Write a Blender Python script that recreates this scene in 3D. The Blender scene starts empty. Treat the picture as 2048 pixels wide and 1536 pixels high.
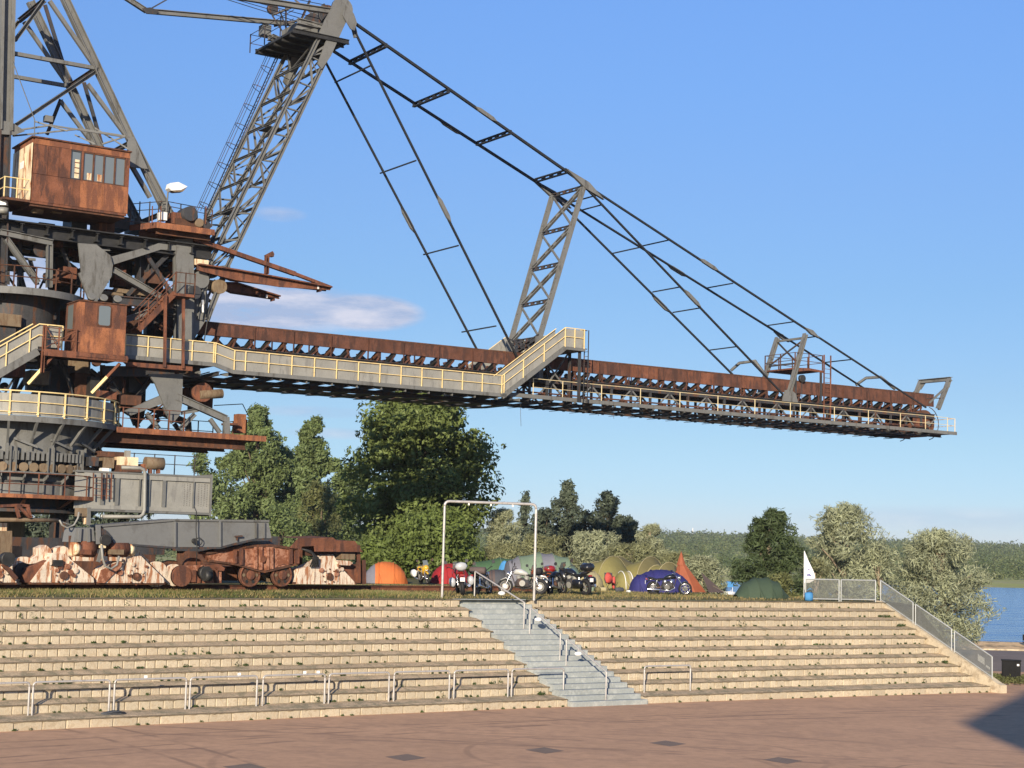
import bpy, math, random
import numpy as np
from mathutils import Vector, Matrix
random.seed(11); RNG = np.random.default_rng(5)
SC = bpy.context.scene
COL = SC.collection
R = math.radians

# ------------------------------------------------------------------ camera
FPX, ROLL, PITCH, EYE = 3300.0, 0.026, math.atan(328 / 3300), 5.67
_f = Vector((0, math.cos(PITCH), math.sin(PITCH)))
_r0 = Vector((1, 0, 0)); _u0 = Vector((0, -math.sin(PITCH), math.cos(PITCH)))
_rc = _r0 * math.cos(ROLL) + _u0 * math.sin(ROLL)
_uc = _u0 * math.cos(ROLL) - _r0 * math.sin(ROLL)
CAM = Vector((0, 0, EYE))
cd = bpy.data.cameras.new('camera'); cam = bpy.data.objects.new('camera', cd); COL.objects.link(cam)
cam.matrix_world = Matrix(((_rc.x, _uc.x, -_f.x, 0), (_rc.y, _uc.y, -_f.y, 0), (_rc.z, _uc.z, -_f.z, EYE), (0, 0, 0, 1)))
cd.sensor_width = 36; cd.lens = FPX / 2048 * 36; cd.clip_start = 0.5; cd.clip_end = 6000
SC.camera = cam

# ------------------------------------------------------------------ sky, sun, exposure
SUN_EL, SUN_AZ = R(15.5), R(189.0)          # the sun stands low behind the camera
wd = bpy.data.worlds.new('World'); SC.world = wd; wd.use_nodes = True
nt = wd.node_tree; N = nt.nodes; L = nt.links; N.clear()
def _n(tree, kind, **kw):
    x = tree.nodes.new(kind)
    for k, v in kw.items(): setattr(x, k, v)
    return x
sky = _n(nt, 'ShaderNodeTexSky', sky_type='NISHITA', sun_disc=False, sun_elevation=SUN_EL, sun_rotation=SUN_AZ,
         altitude=50, air_density=1.0, dust_density=0.0, ozone_density=4.0)
bg = _n(nt, 'ShaderNodeBackground'); bg.inputs[1].default_value = 0.104
wo = _n(nt, 'ShaderNodeOutputWorld')
# thin low clouds, laid out by direction
tc = _n(nt, 'ShaderNodeTexCoord'); sep = _n(nt, 'ShaderNodeSeparateXYZ'); L.new(tc.outputs['Generated'], sep.inputs[0])
def m2(op, a, b=None, c=None, clamp=False):
    x = _n(nt, 'ShaderNodeMath', operation=op, use_clamp=clamp)
    for i, v in enumerate((a, b, c)):
        if v is None: continue
        if isinstance(v, (int, float)): x.inputs[i].default_value = v
        else: L.new(v, x.inputs[i])
    return x.outputs[0]
az = m2('ARCTAN2', sep.outputs[0], sep.outputs[1]); el = m2('ARCSINE', sep.outputs[2])
comb = _n(nt, 'ShaderNodeCombineXYZ'); L.new(m2('MULTIPLY', az, 15.0), comb.inputs[0]); L.new(m2('MULTIPLY', el, 60.0), comb.inputs[1])
nz = _n(nt, 'ShaderNodeTexNoise'); nz.inputs['Scale'].default_value = 1.0; nz.inputs['Detail'].default_value = 7; nz.inputs['Roughness'].default_value = .62
L.new(comb.outputs[0], nz.inputs['Vector'])
def blob(a0, e0, ra, re, k=1.0):
    da = m2('DIVIDE', m2('SUBTRACT', az, a0), ra); de = m2('DIVIDE', m2('SUBTRACT', el, e0), re)
    q = m2('ADD', m2('MULTIPLY', da, da), m2('MULTIPLY', de, de))
    return m2('MULTIPLY', m2('SUBTRACT', 1.0, q, clamp=True), k)
cl = None
for args in [(-.165, .1400, .098, .017, 1.7), (-.092, .1395, .040, .012, 2.2), (-.345, .165, .16, .042, 1.25), (-.145, .196, .018, .005, .55),
             (-.120, .0785, .040, .004, .4), (-.105, .066, .035, .004, .45), (.27, .024, .12, .008, .30), (-.27, .150, .07, .02, .7),
             (.75, .13, .16, .02, .8), (-.9, .12, .2, .02, .9), (1.6, .16, .3, .02, .8), (-2.0, .15, .3, .02, .8)]:
    v = blob(*args); cl = v if cl is None else m2('MAXIMUM', cl, v)
dens = m2('MULTIPLY', cl, m2('MULTIPLY', m2('SUBTRACT', nz.outputs['Fac'], .24), 4.2, clamp=True), clamp=True)
dens = m2('MULTIPLY', dens, .95)
mx = _n(nt, 'ShaderNodeMix', data_type='RGBA'); L.new(dens, mx.inputs['Factor']); 
hsv = _n(nt, 'ShaderNodeHueSaturation'); hsv.inputs['Saturation'].default_value = 1.0; hsv.inputs['Value'].default_value = 1.0
# camera-like balance of the clear sky, by elevation only
rp0 = _n(nt, 'ShaderNodeValToRGB'); L.new(m2('DIVIDE', el, .4, clamp=True), rp0.inputs[0]); rp0.color_ramp.interpolation = 'LINEAR'
for i_, (e_, c_) in enumerate(((.0, (.62, .66, 1.06)), (.036, (.60, .65, .93)), (.066, (.65, .655, .82)), (.097, (.69, .655, .78)), (.157, (.745, .72, .83)), (.218, (.86, .81, .95)), (.278, (.94, .92, 1.10)), (.34, (1.03, 1.02, 1.24)))):
    q_ = rp0.color_ramp.elements[i_] if i_ < 2 else rp0.color_ramp.elements.new(e_ / .4)
    q_.position = e_ / .4; q_.color = (c_[0] * .965 / 1.3, c_[1] * 1.02 / 1.3, c_[2] / 1.3, 1)
gm = _n(nt, 'ShaderNodeMix', data_type='RGBA', blend_type='MULTIPLY'); gm.inputs['Factor'].default_value = 1.0
sc13 = _n(nt, 'ShaderNodeVectorMath', operation='SCALE'); sc13.inputs['Scale'].default_value = 1.3
L.new(sky.outputs[0], gm.inputs['A']); L.new(rp0.outputs[0], gm.inputs['B']); L.new(gm.outputs['Result'], sc13.inputs[0]); L.new(sc13.outputs[0], hsv.inputs['Color'])
L.new(hsv.outputs[0], mx.inputs['A'])
cs = _n(nt, 'ShaderNodeMix', data_type='RGBA')      # grey underside to sunlit top, by the cloud's own billows
L.new(m2('MULTIPLY', m2('SUBTRACT', nz.outputs['Fac'], .44), 5.0, clamp=True), cs.inputs['Factor'])
cs.inputs['A'].default_value = (2.9, 3.6, 5.2, 1); cs.inputs['B'].default_value = (5.0, 5.1, 6.0, 1)
L.new(cs.outputs['Result'], mx.inputs['B'])
L.new(mx.outputs['Result'], bg.inputs[0]); L.new(bg.outputs[0], wo.inputs[0])

sd = bpy.data.lights.new('sun', 'SUN'); sd.energy = 5.0; sd.angle = R(.53); sd.color = (1.0, .86, .66)
sun = bpy.data.objects.new('sun', sd); COL.objects.link(sun)
_sd = Vector((-math.sin(SUN_AZ) * math.cos(SUN_EL), -math.cos(SUN_AZ) * math.cos(SUN_EL), -math.sin(SUN_EL)))   # travel direction
sun.rotation_euler = _sd.to_track_quat('-Z', 'Y').to_euler()
vs = SC.view_settings; vs.view_transform = 'Standard'; vs.look = 'None'; vs.exposure = 0.45; vs.gamma = 1; vs.use_curve_mapping = False
SC.render.resolution_x, SC.render.resolution_y = 1024, 768
SC.cycles.max_bounces = 6; SC.cycles.transparent_max_bounces = 12

# ------------------------------------------------------------------ from the picture to the place
def ray(px, py):
    dx, dy = px - 1024, py - 768
    return _f + _rc * (dx / FPX) - _uc * (dy / FPX)
def G(px, py, z):                            # the point of a level plane seen at a pixel
    r = ray(px, py); return CAM + r * ((z - EYE) / r.z)
def V(px, py, P, n):                         # the point of an upright plane seen at a pixel
    r = ray(px, py); return CAM + r * ((P - CAM).dot(n) / r.dot(n))
def proj(p):
    q = Vector(p) - CAM; d = q.dot(_f); return 1024 + q.dot(_rc) / d * FPX, 768 - q.dot(_uc) / d * FPX
# terrace frame: a shallow arc, s along the rows, v back from the lowest riser
_al = R(33.717); _tn = Vector((-math.sin(_al), math.cos(_al), 0)); TR = 290.0
_tc = Vector((3.43, 60.53, 0)) + _tn * (.8 - TR); _ph0 = math.atan2(_tn.y, _tn.x)
def T(s, v, z=0.0):
    a = _ph0 - s / TR; return Vector((_tc.x + (TR + v) * math.cos(a), _tc.y + (TR + v) * math.sin(a), z))
def SV(p):
    q = Vector((p[0] - _tc.x, p[1] - _tc.y)); return (_ph0 - math.atan2(q.y, q.x)) * TR, q.length - TR
def trot(s): return _ph0 - s / TR - math.pi / 2       # rotation about z of something set square to the rows
# machine frame: a along the boom, b towards the camera side, origin on the boom's centre line
_th = R(33.5); MA = Vector((math.cos(_th), math.sin(_th), 0)); MB_ = Vector((math.sin(_th), -math.cos(_th), 0)); UP = Vector((0, 0, 1))
MO = CAM + ray(492, 700) * 85 - MB_ * 3.2; MO.z = 0
def M(s, w, z): return MO + MA * s + MB_ * w + UP * z
def B(px, py, w): return V(px, py, MO + MB_ * w, MB_)
def msw(p): q = p - MO; return q.dot(MA), q.dot(MB_), p.z

# ------------------------------------------------------------------ materials
MATS = {}
def material(name, col, rough=.8, metal=0.0, var=.25, scale=1.5, spots=None, spot_amt=.5, spot_scale=2.5, streak=False, bump=0.0, bump_scale=20,
             transl=0.0, spec=.3, fine=.12, coat=0, objvar=0.0):
    m = bpy.data.materials.new(name); m.use_nodes = True; t = m.node_tree; n = t.nodes; l = t.links; n.clear()
    out = n.new('ShaderNodeOutputMaterial'); p = n.new('ShaderNodeBsdfPrincipled')
    p.inputs['Roughness'].default_value = rough; p.inputs['Metallic'].default_value = metal; p.inputs['Specular IOR Level'].default_value = spec
    geo = n.new('ShaderNodeNewGeometry')
    def noise(sc, det, vec=None, ro=.6):
        x = n.new('ShaderNodeTexNoise'); x.inputs['Scale'].default_value = sc; x.inputs['Detail'].default_value = det; x.inputs['Roughness'].default_value = ro
        l.new(vec or geo.outputs['Position'], x.inputs['Vector']); return x
    def ramp(src, a, b):
        x = n.new('ShaderNodeMapRange'); x.inputs[1].default_value = a; x.inputs[2].default_value = b; l.new(src, x.inputs[0]); return x.outputs[0]
    def mixc(f, a, b, mode='MIX'):
        x = n.new('ShaderNodeMix'); x.data_type = 'RGBA'; x.blend_type = mode
        for s_, v in (('Factor', f), ('A', a), ('B', b)):
            if isinstance(v, (int, float)): x.inputs[s_].default_value = v
            elif isinstance(v, tuple): x.inputs[s_].default_value = (*v[:3], 1)
            else: l.new(v, x.inputs[s_])
        return x.outputs['Result']
    big = noise(scale, 5)
    dark = tuple(c * (1 - var) for c in col); lite = tuple(min(1, c * (1 + var)) for c in col)
    c = mixc(ramp(big.outputs['Fac'], .32, .68), dark, lite)
    if spots:
        vec = geo.outputs['Position']
        if streak:
            mp = n.new('ShaderNodeMapping'); mp.inputs['Scale'].default_value = (1, 1, .22 if streak is True else streak); l.new(vec, mp.inputs['Vector']); vec = mp.outputs[0]
        sn = noise(spot_scale, 8, vec, .68); th = .5 + (.5 - spot_amt) * .42
        c = mixc(ramp(sn.outputs['Fac'], th - .045, th + .045), c, spots)
    if fine:
        fn = noise(scale * 14, 3); g = mixc(ramp(fn.outputs['Fac'], .3, .7), (1 - fine,) * 3, (1 + fine,) * 3)
        c = mixc(1.0, c, g, 'MULTIPLY')
    if objvar:
        oi = n.new('ShaderNodeObjectInfo'); g = n.new('ShaderNodeMapRange'); g.inputs[3].default_value = 1 - objvar; g.inputs[4].default_value = 1 + objvar
        l.new(oi.outputs['Random'], g.inputs[0]); gg = n.new('ShaderNodeCombineXYZ')
        for i in range(3): l.new(g.outputs[0], gg.inputs[i])
        c = mixc(1.0, c, gg.outputs[0], 'MULTIPLY')
    l.new(c, p.inputs['Base Color'])
    if bump:
        bn = noise(bump_scale, 4); bp = n.new('ShaderNodeBump'); bp.inputs['Strength'].default_value = bump; bp.inputs['Distance'].default_value = .03
        l.new(bn.outputs['Fac'], bp.inputs['Height']); l.new(bp.outputs[0], p.inputs['Normal'])
    if coat: p.inputs['Coat Weight'].default_value = coat
    if transl:
        tr = n.new('ShaderNodeBsdfTranslucent'); l.new(c, tr.inputs[0]); ms = n.new('ShaderNodeMixShader'); ms.inputs[0].default_value = transl
        l.new(p.outputs[0], ms.inputs[1]); l.new(tr.outputs[0], ms.inputs[2]); l.new(ms.outputs[0], out.inputs[0])
    else: l.new(p.outputs[0], out.inputs[0])
    MATS[name] = m; return m
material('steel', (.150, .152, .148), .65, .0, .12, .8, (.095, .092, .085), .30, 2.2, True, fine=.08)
material('steel_plain', (.165, .17, .17), .6, .0, .06, .5, (.14, .142, .14), .3, 1.5, fine=.04)
material('rust_boom', (.115, .050, .033), .92, 0, .3, 1.4, (.065, .033, .026), .45, 3.0, True, bump=.3, fine=.22)
material('steel_dark', (.045, .046, .05), .6, .0, .25, 1.0, (.10, .05, .03), .35, 3, True)  # dark steel; also carries the shade of undersides and far members in its colour
material('galv', (.285, .28, .255), .55, .1, .10, 1.2, (.22, .215, .20), .32, 3, True, fine=.06)
material('rust', (.165, .066, .038), .9, 0, .3, 1.4, (.085, .04, .03), .42, 3.5, True, bump=.3, fine=.2)
material('rust_orange', (.27, .108, .052), .9, 0, .3, 1.2, (.16, .066, .040), .5, 2.5, True, bump=.3, fine=.2)
material('rust_dark', (.085, .042, .028), .9, 0, .35, 2.0, (.15, .06, .03), .35, 4, True, fine=.2)
material('rust_white', (.66, .57, .46), .8, 0, .12, 2.0, (.36, .16, .08), .42, 8.0, .16, fine=.12)
material('rust_pink', (.40, .20, .13), .85, 0, .2, 2.0, (.20, .075, .04), .5, 4.0, False, fine=.15)
material('yellow', (.80, .62, .30), .5, 0, .08, 2.0, (.62, .46, .22), .3, 6, fine=.05)
material('cream', (.72, .60, .40), .6, 0, .12, 2.0, (.34, .13, .05), .42, 2.4, True)
material('stay_black', (.022, .024, .028), .6, 0, .2, 1.0)
material('grease', (.03, .03, .03), .5, 0, .3, 3)
material('ochre', (.19, .14, .09), .8, 0, .15, 3, (.14, .09, .055), .35, 7, True)
material('rubber', (.018, .018, .02), .7, 0, .2, 6)
material('chrome', (.62, .62, .64), .22, .9, .05, 5)
material('white', (.78, .78, .76), .5, 0, .05, 3)
material('black_plastic', (.016, .016, .018), .35, 0, .2, 5, spec=.5)
material('concrete', (.50, .43, .318), .92, 0, .12, .5, (.375, .31, .22), .42, 7.0, False, bump=.5, bump_scale=16, fine=.18, objvar=.10)
material('concrete_plain', (.52, .44, .315), .92, 0, .14, .6, (.36, .29, .20), .4, 2.0, bump=.2, fine=.1)
material('dark_edge', (.17, .135, .09), .95, 0, .3, 3, fine=.3)
material('earth', (.47, .36, .235), .97, 0, .18, 1.3, (.30, .25, .16), .42, 2.2, bump=.6, bump_scale=30, fine=.25)
material('stair', (.30, .325, .32), .85, 0, .08, .8, (.38, .40, .385), .4, 2.5, bump=.15, fine=.08, objvar=.05)
material('pipe_metal', (.50, .48, .46), .45, .35, .08, 2.5, (.4, .38, .36), .35, 6, fine=.05)
material('rail_grey', (.42, .44, .44), .5, .2, .08, 2.5, fine=.05)
material('mesh_wire', (.22, .235, .23), .6, .2, .1, 2)
material('bark', (.12, .09, .06), .95, 0, .3, 3, bump=.6, bump_scale=12)
material('bark_pale', (.26, .21, .15), .95, 0, .3, 3, bump=.6, bump_scale=12)
def leafmat(name, col, var=.35, scale=.9, tr=.25): return material(name, col, .62, 0, var, scale, transl=tr, fine=.3, spec=.35)
leafmat('leaf_poplar', (.15, .195, .058)); leafmat('leaf_dark', (.10, .125, .085)); leafmat('leaf_bush', (.130, .175, .045))
leafmat('leaf_olive', (.23, .24, .125)); leafmat('leaf_silver', (.33, .355, .225)); leafmat('leaf_willow', (.15, .16, .06)); leafmat('leaf_deep', (.07, .10, .04)); leafmat('leaf_weed', (.06, .095, .025))
leafmat('leaf_birch', (.145, .19, .068))
def window_glass(name, col=(.05, .06, .06), rough=.08):
    m = bpy.data.materials.new(name); m.use_nodes = True; p = m.node_tree.nodes['Principled BSDF']
    p.inputs['Base Color'].default_value = (*col, 1); p.inputs['Roughness'].default_value = rough; p.inputs['Specular IOR Level'].default_value = .9; p.inputs['IOR'].default_value = 1.7
    MATS[name] = m
window_glass('glass', (.15, .17, .17), .10)

# ------------------------------------------------------------------ builders
def setp(o, label=None, cat=None, group=None, kind=None):
    if label: o['label'] = label
    if cat: o['category'] = cat
    if group: o['group'] = group
    if kind: o['kind'] = kind
    return o
def link(name, me, parent=None, mat=None):
    o = bpy.data.objects.new(name, me); COL.objects.link(o)
    if mat: me.materials.append(MATS[mat])
    if parent: adopt(o, parent)
    return o
PINV = {}
def adopt(o, parent):
    o.parent = parent
    k = parent.name
    if k not in PINV: PINV[k] = world_of(parent).inverted()
    o.matrix_parent_inverse = PINV[k]
def world_of(o):
    m = o.matrix_basis.copy()
    if o.parent: m = world_of(o.parent) @ o.matrix_parent_inverse @ m
    return m
def empty(name, loc, label=None, cat=None, group=None, parent=None):
    o = bpy.data.objects.new(name, None); COL.objects.link(o); o.location = loc; o.empty_display_size = .2
    if parent: adopt(o, parent)
    return setp(o, label, cat, group)
def mesh(name, verts, faces, mat=None, parent=None, smooth=False):
    me = bpy.data.meshes.new(name); me.from_pydata([tuple(v) for v in verts], [], faces); me.update()
    if smooth: me.shade_smooth()
    return link(name, me, parent, mat)
def npmesh(name, verts, quads, mat=None, parent=None, tri=False):
    """many faces at once: verts (n,3), quads (m,k)"""
    me = bpy.data.meshes.new(name); k = quads.shape[1]
    me.vertices.add(len(verts)); me.vertices.foreach_set('co', verts.astype(np.float32).ravel())
    me.loops.add(quads.size); me.loops.foreach_set('vertex_index', quads.astype(np.int32).ravel())
    me.polygons.add(len(quads)); me.polygons.foreach_set('loop_start', np.arange(0, quads.size, k, dtype=np.int32))
    me.polygons.foreach_set('loop_total', np.full(len(quads), k, dtype=np.int32)); me.update(); me.validate()
    return link(name, me, parent, mat)
# unit sections, length along z
def _ngon(k, r=.5): return [(r * math.cos(2 * math.pi * (i + .5) / k), r * math.sin(2 * math.pi * (i + .5) / k)) for i in range(k)]
SECTIONS = {'box': [(-.5, -.5), (.5, -.5), (.5, .5), (-.5, .5)], 'pipe': _ngon(8), 'rod': _ngon(5), 'drum': _ngon(20),
            'ibeam': [(-.5, -.5), (.5, -.5), (.5, -.38), (.07, -.38), (.07, .38), (.5, .38), (.5, .5), (-.5, .5), (-.5, .38), (-.07, .38), (-.07, -.38), (-.5, -.38)],
            'channel': [(-.5, -.5), (.5, -.5), (.5, -.36), (-.3, -.36), (-.3, .36), (.5, .36), (.5, .5), (-.5, .5)],
            'angle': [(-.5, -.5), (.5, -.5), (.5, -.32), (-.32, -.32), (-.32, .5), (-.5, .5)]}
UNIT = {}
def unit(shape, mat):
    if (shape, mat) not in UNIT:
        sec = SECTIONS[shape]; k = len(sec); me = bpy.data.meshes.new(shape + '_' + mat)
        vs_ = [(x, y, -.5) for x, y in sec] + [(x, y, .5) for x, y in sec]
        fs = [(i, (i + 1) % k, k + (i + 1) % k, k + i) for i in range(k)] + [tuple(range(k - 1, -1, -1)), tuple(range(k, 2 * k))]
        me.from_pydata(vs_, [], fs); me.materials.append(MATS[mat])
        if shape in ('pipe', 'drum', 'rod'):
            for p_ in me.polygons: p_.use_smooth = len(p_.vertices) == 4
        me.update(); UNIT[(shape, mat)] = me
    return UNIT[(shape, mat)]
def frame(p, q, up=UP):
    z = (q - p).normalized(); x = up.cross(z)
    if x.length < 1e-4: x = MA.cross(z)
    x.normalize(); y = z.cross(x); return x, y, z
def bar(parent, name, mat, p, q, w=.2, h=None, shape='box', up=UP):
    p, q = Vector(p), Vector(q); h = h or w
    x, y, z = frame(p, q, up); Ln = (q - p).length; c = (p + q) / 2
    o = bpy.data.objects.new(name, unit(shape, mat)); COL.objects.link(o)
    o.matrix_basis = Matrix(((x.x * w, y.x * h, z.x * Ln, c.x), (x.y * w, y.y * h, z.y * Ln, c.y), (x.z * w, y.z * h, z.z * Ln, c.z), (0, 0, 0, 1)))
    if parent: adopt(o, parent)
    return o
def tube(parent, name, mat, pts, r=.03, k=6):
    """one bent round bar through the points"""
    pts = [Vector(p) for p in pts]; pts = [p for i, p in enumerate(pts) if i == 0 or (p - pts[i - 1]).length > 1e-4]; vs_, fs = [], []; x = None
    for i, p in enumerate(pts):
        d = (pts[min(i + 1, len(pts) - 1)] - pts[max(i - 1, 0)]).normalized()
        if x is None: x = d.cross(UP if abs(d.z) < .9 else MA)
        x = (x - d * x.dot(d)).normalized(); y = d.cross(x)
        for j in range(k):
            t = 2 * math.pi * j / k; vs_.append(p + x * (r * math.cos(t)) + y * (r * math.sin(t)))
    for i in range(len(pts) - 1):
        for j in range(k): fs.append((i * k + j, i * k + (j + 1) % k, (i + 1) * k + (j + 1) % k, (i + 1) * k + j))
    fs += [tuple(range(k - 1, -1, -1)), tuple(range((len(pts) - 1) * k, len(pts) * k))]
    return mesh(name, vs_, fs, mat, parent, True)
def bend(p, c, q, r, k=4):
    """a rounded corner between p-c-q"""
    p, c, q = Vector(p), Vector(c), Vector(q); a = c + (p - c).normalized() * r; b = c + (q - c).normalized() * r
    return [a.lerp(c, t).lerp(c.lerp(b, t), t) for t in [i / k for i in range(k + 1)]]
def prism(parent, name, mat, pts, thick):
    """a flat outline (3-D points) given a thickness vector"""
    pts = [Vector(p) for p in pts]; k = len(pts); t = Vector(thick)
    vs_ = pts + [p + t for p in pts]
    fs = [tuple(range(k)), tuple(range(2 * k - 1, k - 1, -1))] + [(i, k + i, k + (i + 1) % k, (i + 1) % k) for i in range(k)]
    return mesh(name, vs_, fs, mat, parent)
def plate(parent, name, mat, px, w, thick=.15):
    """an upright plate in the machine's lateral plane w, outline read off the picture"""
    return prism(parent, name, mat, [B(x, y, w) for x, y in px], MB_ * -thick)
def slab(parent, name, mat, s0, s1, w0, w1, z0, z1):
    c = M((s0 + s1) / 2, (w0 + w1) / 2, (z0 + z1) / 2); o = bpy.data.objects.new(name, unit('box', mat)); COL.objects.link(o)
    a, b = MA * (s1 - s0), MB_ * (w1 - w0)
    o.matrix_basis = Matrix(((a.x, b.x, 0, c.x), (a.y, b.y, 0, c.y), (0, 0, z1 - z0, c.z), (0, 0, 0, 1)))
    if parent: adopt(o, parent)
    return o
def boxat(parent, name, mat, c, sx, sy, sz, rz=0, shape='box'):
    o = bpy.data.objects.new(name, unit(shape, mat)); COL.objects.link(o)
    o.matrix_basis = Matrix.Translation(Vector(c)) @ Matrix.Rotation(rz, 4, 'Z') @ Matrix.Diagonal((sx, sy, sz, 1))
    if parent: adopt(o, parent)
    return o
def arcwall(parent, name, mat, c, r0, r1, z0, z1, a0, a1, k=40):
    """a curved band about c between two radii and two heights"""
    vs_, fs = [], []
    for i in range(k + 1):
        t = a0 + (a1 - a0) * i / k; d = Vector((math.cos(t), math.sin(t), 0))
        for r_, z_ in ((r0, z0), (r1, z0), (r1, z1), (r0, z1)): vs_.append(c + d * r_ + UP * (z_ - c.z))
    for i in range(k):
        for j in range(4): fs.append((i * 4 + j, i * 4 + (j + 1) % 4, i * 4 + 4 + (j + 1) % 4, i * 4 + 4 + j))
    fs += [(3, 2, 1, 0), (k * 4, k * 4 + 1, k * 4 + 2, k * 4 + 3)]
    o = mesh(name, vs_, fs, mat, parent); return o
def disc(parent, name, mat, c, axis, r, t, k=20, r_in=0):
    """a wheel-like drum about an axis"""
    return bar(parent, name, mat, Vector(c) - axis * (t / 2), Vector(c) + axis * (t / 2), 2 * r, 2 * r, 'drum')
# ================================================================== the setting
ZG = 3.70                                   # the upper ground
ROW_V = [0.0] + [.95 + .63 * (k - 1) for k in range(1, 10)]
ROW_Z = [.26 + .371 * k for k in range(10)]
TOPV = ROW_V[9]; S0 = -27.0
def S1(v): return -.80 - .15 * v              # edges of the stairs, which cut the rows a little askew
def S2(v): return 2.66 - .185 * v
def S3(v): return 21.2 - .10 * v

def plaza_material():
    m = material('plaza', (.58, .345, .205), .93, 0, .07, .18, (.51, .305, .185), .40, .5, bump=.2, bump_scale=60, fine=.10)
    t = m.node_tree; n = t.nodes; l = t.links; p = n['Principled BSDF']; src = p.inputs['Base Color'].links[0].from_socket
    geo = [x for x in n if x.type == 'NEW_GEOMETRY'][0]
    def ring(cx, cy, r, wd, dark):
        v = n.new('ShaderNodeVectorMath'); v.operation = 'DISTANCE'; v.inputs[1].default_value = (cx, cy, 0); l.new(geo.outputs['Position'], v.inputs[0])
        s = n.new('ShaderNodeMath'); s.operation = 'SUBTRACT'; s.inputs[1].default_value = r; l.new(v.outputs['Value'], s.inputs[0])
        a = n.new('ShaderNodeMath'); a.operation = 'ABSOLUTE'; l.new(s.outputs[0], a.inputs[0])
        mr = n.new('ShaderNodeMapRange'); mr.interpolation_type = 'SMOOTHSTEP'; mr.inputs[1].default_value = wd * .4; mr.inputs[2].default_value = wd * 1.4; mr.inputs[3].default_value = dark; mr.inputs[4].default_value = 0; l.new(a.outputs[0], mr.inputs[0]); return mr.outputs[0]
    nz_ = n.new('ShaderNodeTexNoise'); nz_.inputs['Scale'].default_value = .45; nz_.inputs['Detail'].default_value = 3; l.new(geo.outputs['Position'], nz_.inputs['Vector'])
    gate = n.new('ShaderNodeMapRange'); gate.inputs[1].default_value = .40; gate.inputs[2].default_value = .56; l.new(nz_.outputs['Fac'], gate.inputs[0])
    acc = None
    rr = random.Random(3)
    marks = [(60, -25, 98.5, .10, .5), (60, -25, 99.6, .09, .42), (52, -40, 107.0, .12, .40), (52, -40, 108.3, .10, .38), (70, -60, 140, .15, .35), (12.9, 44.9, 1.25, .05, .6), (15.3, 44.8, 1.0, .05, .55), (12.7, 44.7, 2.2, .06, .35),
             (-30, -70, 122.5, .16, .32), (-30, -70, 124.4, .12, .3), (-12, -90, 139, .2, .25), (8, 40.5, 3.4, .08, .3), (-60, 10, 61.5, .1, .36), (-60, 10, 63.0, .1, .36), (30, 100, 52, .2, .2), (4, 47, 5, .1, .22), (0, 44, 7.5, .12, .2)]
    for q in marks:
        v = ring(*q)
        if acc is None: acc = v
        else:
            x = n.new('ShaderNodeMath'); x.operation = 'MAXIMUM'; l.new(acc, x.inputs[0]); l.new(v, x.inputs[1]); acc = x.outputs[0]
    g = n.new('ShaderNodeMath'); g.operation = 'MULTIPLY'; l.new(acc, g.inputs[0]); l.new(gate.outputs[0], g.inputs[1])
    mx_ = n.new('ShaderNodeMix'); mx_.data_type = 'RGBA'; l.new(g.outputs[0], mx_.inputs['Factor']); l.new(src, mx_.inputs['A']); mx_.inputs['B'].default_value = (.06, .045, .042, 1)
    l.new(mx_.outputs['Result'], p.inputs['Base Color'])
plaza_material()
material('asphalt', (.23, .185, .16), .9, 0, .15, .3, fine=.15)
material('sand', (.80, .56, .30), .95, 0, .14, .3, (.36, .26, .15), .4, .8, bump=.3, bump_scale=8)
material('grass_ground', (.15, .13, .055), .95, 0, .3, .35, (.10, .105, .035), .5, .8, fine=.3)
material('meadow', (.33, .35, .10), .95, 0, .2, .02, (.36, .33, .15), .4, .05)
material('bank', (.10, .11, .045), .95, 0, .3, .2)
material('paver', (.24, .175, .13), .9, 0, .12, 2, fine=.15)

mesh('plaza', [(-140, -120, 0), (200, -120, 0), (200, 106, 0), (-140, 106, 0)], [(0, 1, 2, 3)], 'plaza')['kind'] = 'structure'
mesh('path', [(17, 86, .004), (120, 86, .004), (120, 105.9, .004), (17, 105.9, .004)], [(0, 1, 2, 3)], 'asphalt')['kind'] = 'structure'
prism(None, 'kerb', 'concrete_plain', [(17, 105.9, 0), (120, 105.9, 0), (120, 106.2, 0), (17, 106.2, 0)], (0, 0, .10))['kind'] = 'structure'
mesh('beach', [(-60, 106.2, .02), (300, 106.2, .02), (300, 110.5, .30), (-60, 110.5, .30), (-60, 133, -.75), (340, 133, -.75), (-60, 145, -1.6), (340, 145, -1.6)], [(0, 1, 2, 3), (3, 2, 5, 4), (4, 5, 7, 6)], 'sand')['kind'] = 'structure'

def water_material():
    m = bpy.data.materials.new('water'); m.use_nodes = True; t = m.node_tree; n = t.nodes; l = t.links; p = n['Principled BSDF']
    p.inputs['Base Color'].default_value = (.02, .12, .32, 1); p.inputs['Roughness'].default_value = .16; p.inputs['IOR'].default_value = 1.33; p.inputs['Specular IOR Level'].default_value = .5
    geo = n.new('ShaderNodeNewGeometry'); b_ = None
    for sc_, st, d in ((.9, 1.0, .25), (.22, 1.0, .8)):
        mp = n.new('ShaderNodeMapping'); mp.inputs['Scale'].default_value = (.55, 1.0, 1); mp.inputs['Rotation'].default_value = (0, 0, .35); l.new(geo.outputs['Position'], mp.inputs[0])
        x = n.new('ShaderNodeTexNoise'); x.inputs['Scale'].default_value = sc_; x.inputs['Detail'].default_value = 5; l.new(mp.outputs[0], x.inputs['Vector'])
        bp = n.new('ShaderNodeBump'); bp.inputs['Strength'].default_value = st; bp.inputs['Distance'].default_value = d; l.new(x.outputs['Fac'], bp.inputs['Height'])
        if b_: l.new(b_, bp.inputs['Normal'])
        b_ = bp.outputs[0]
    l.new(b_, p.inputs['Normal']); MATS['water'] = m
water_material()
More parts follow.
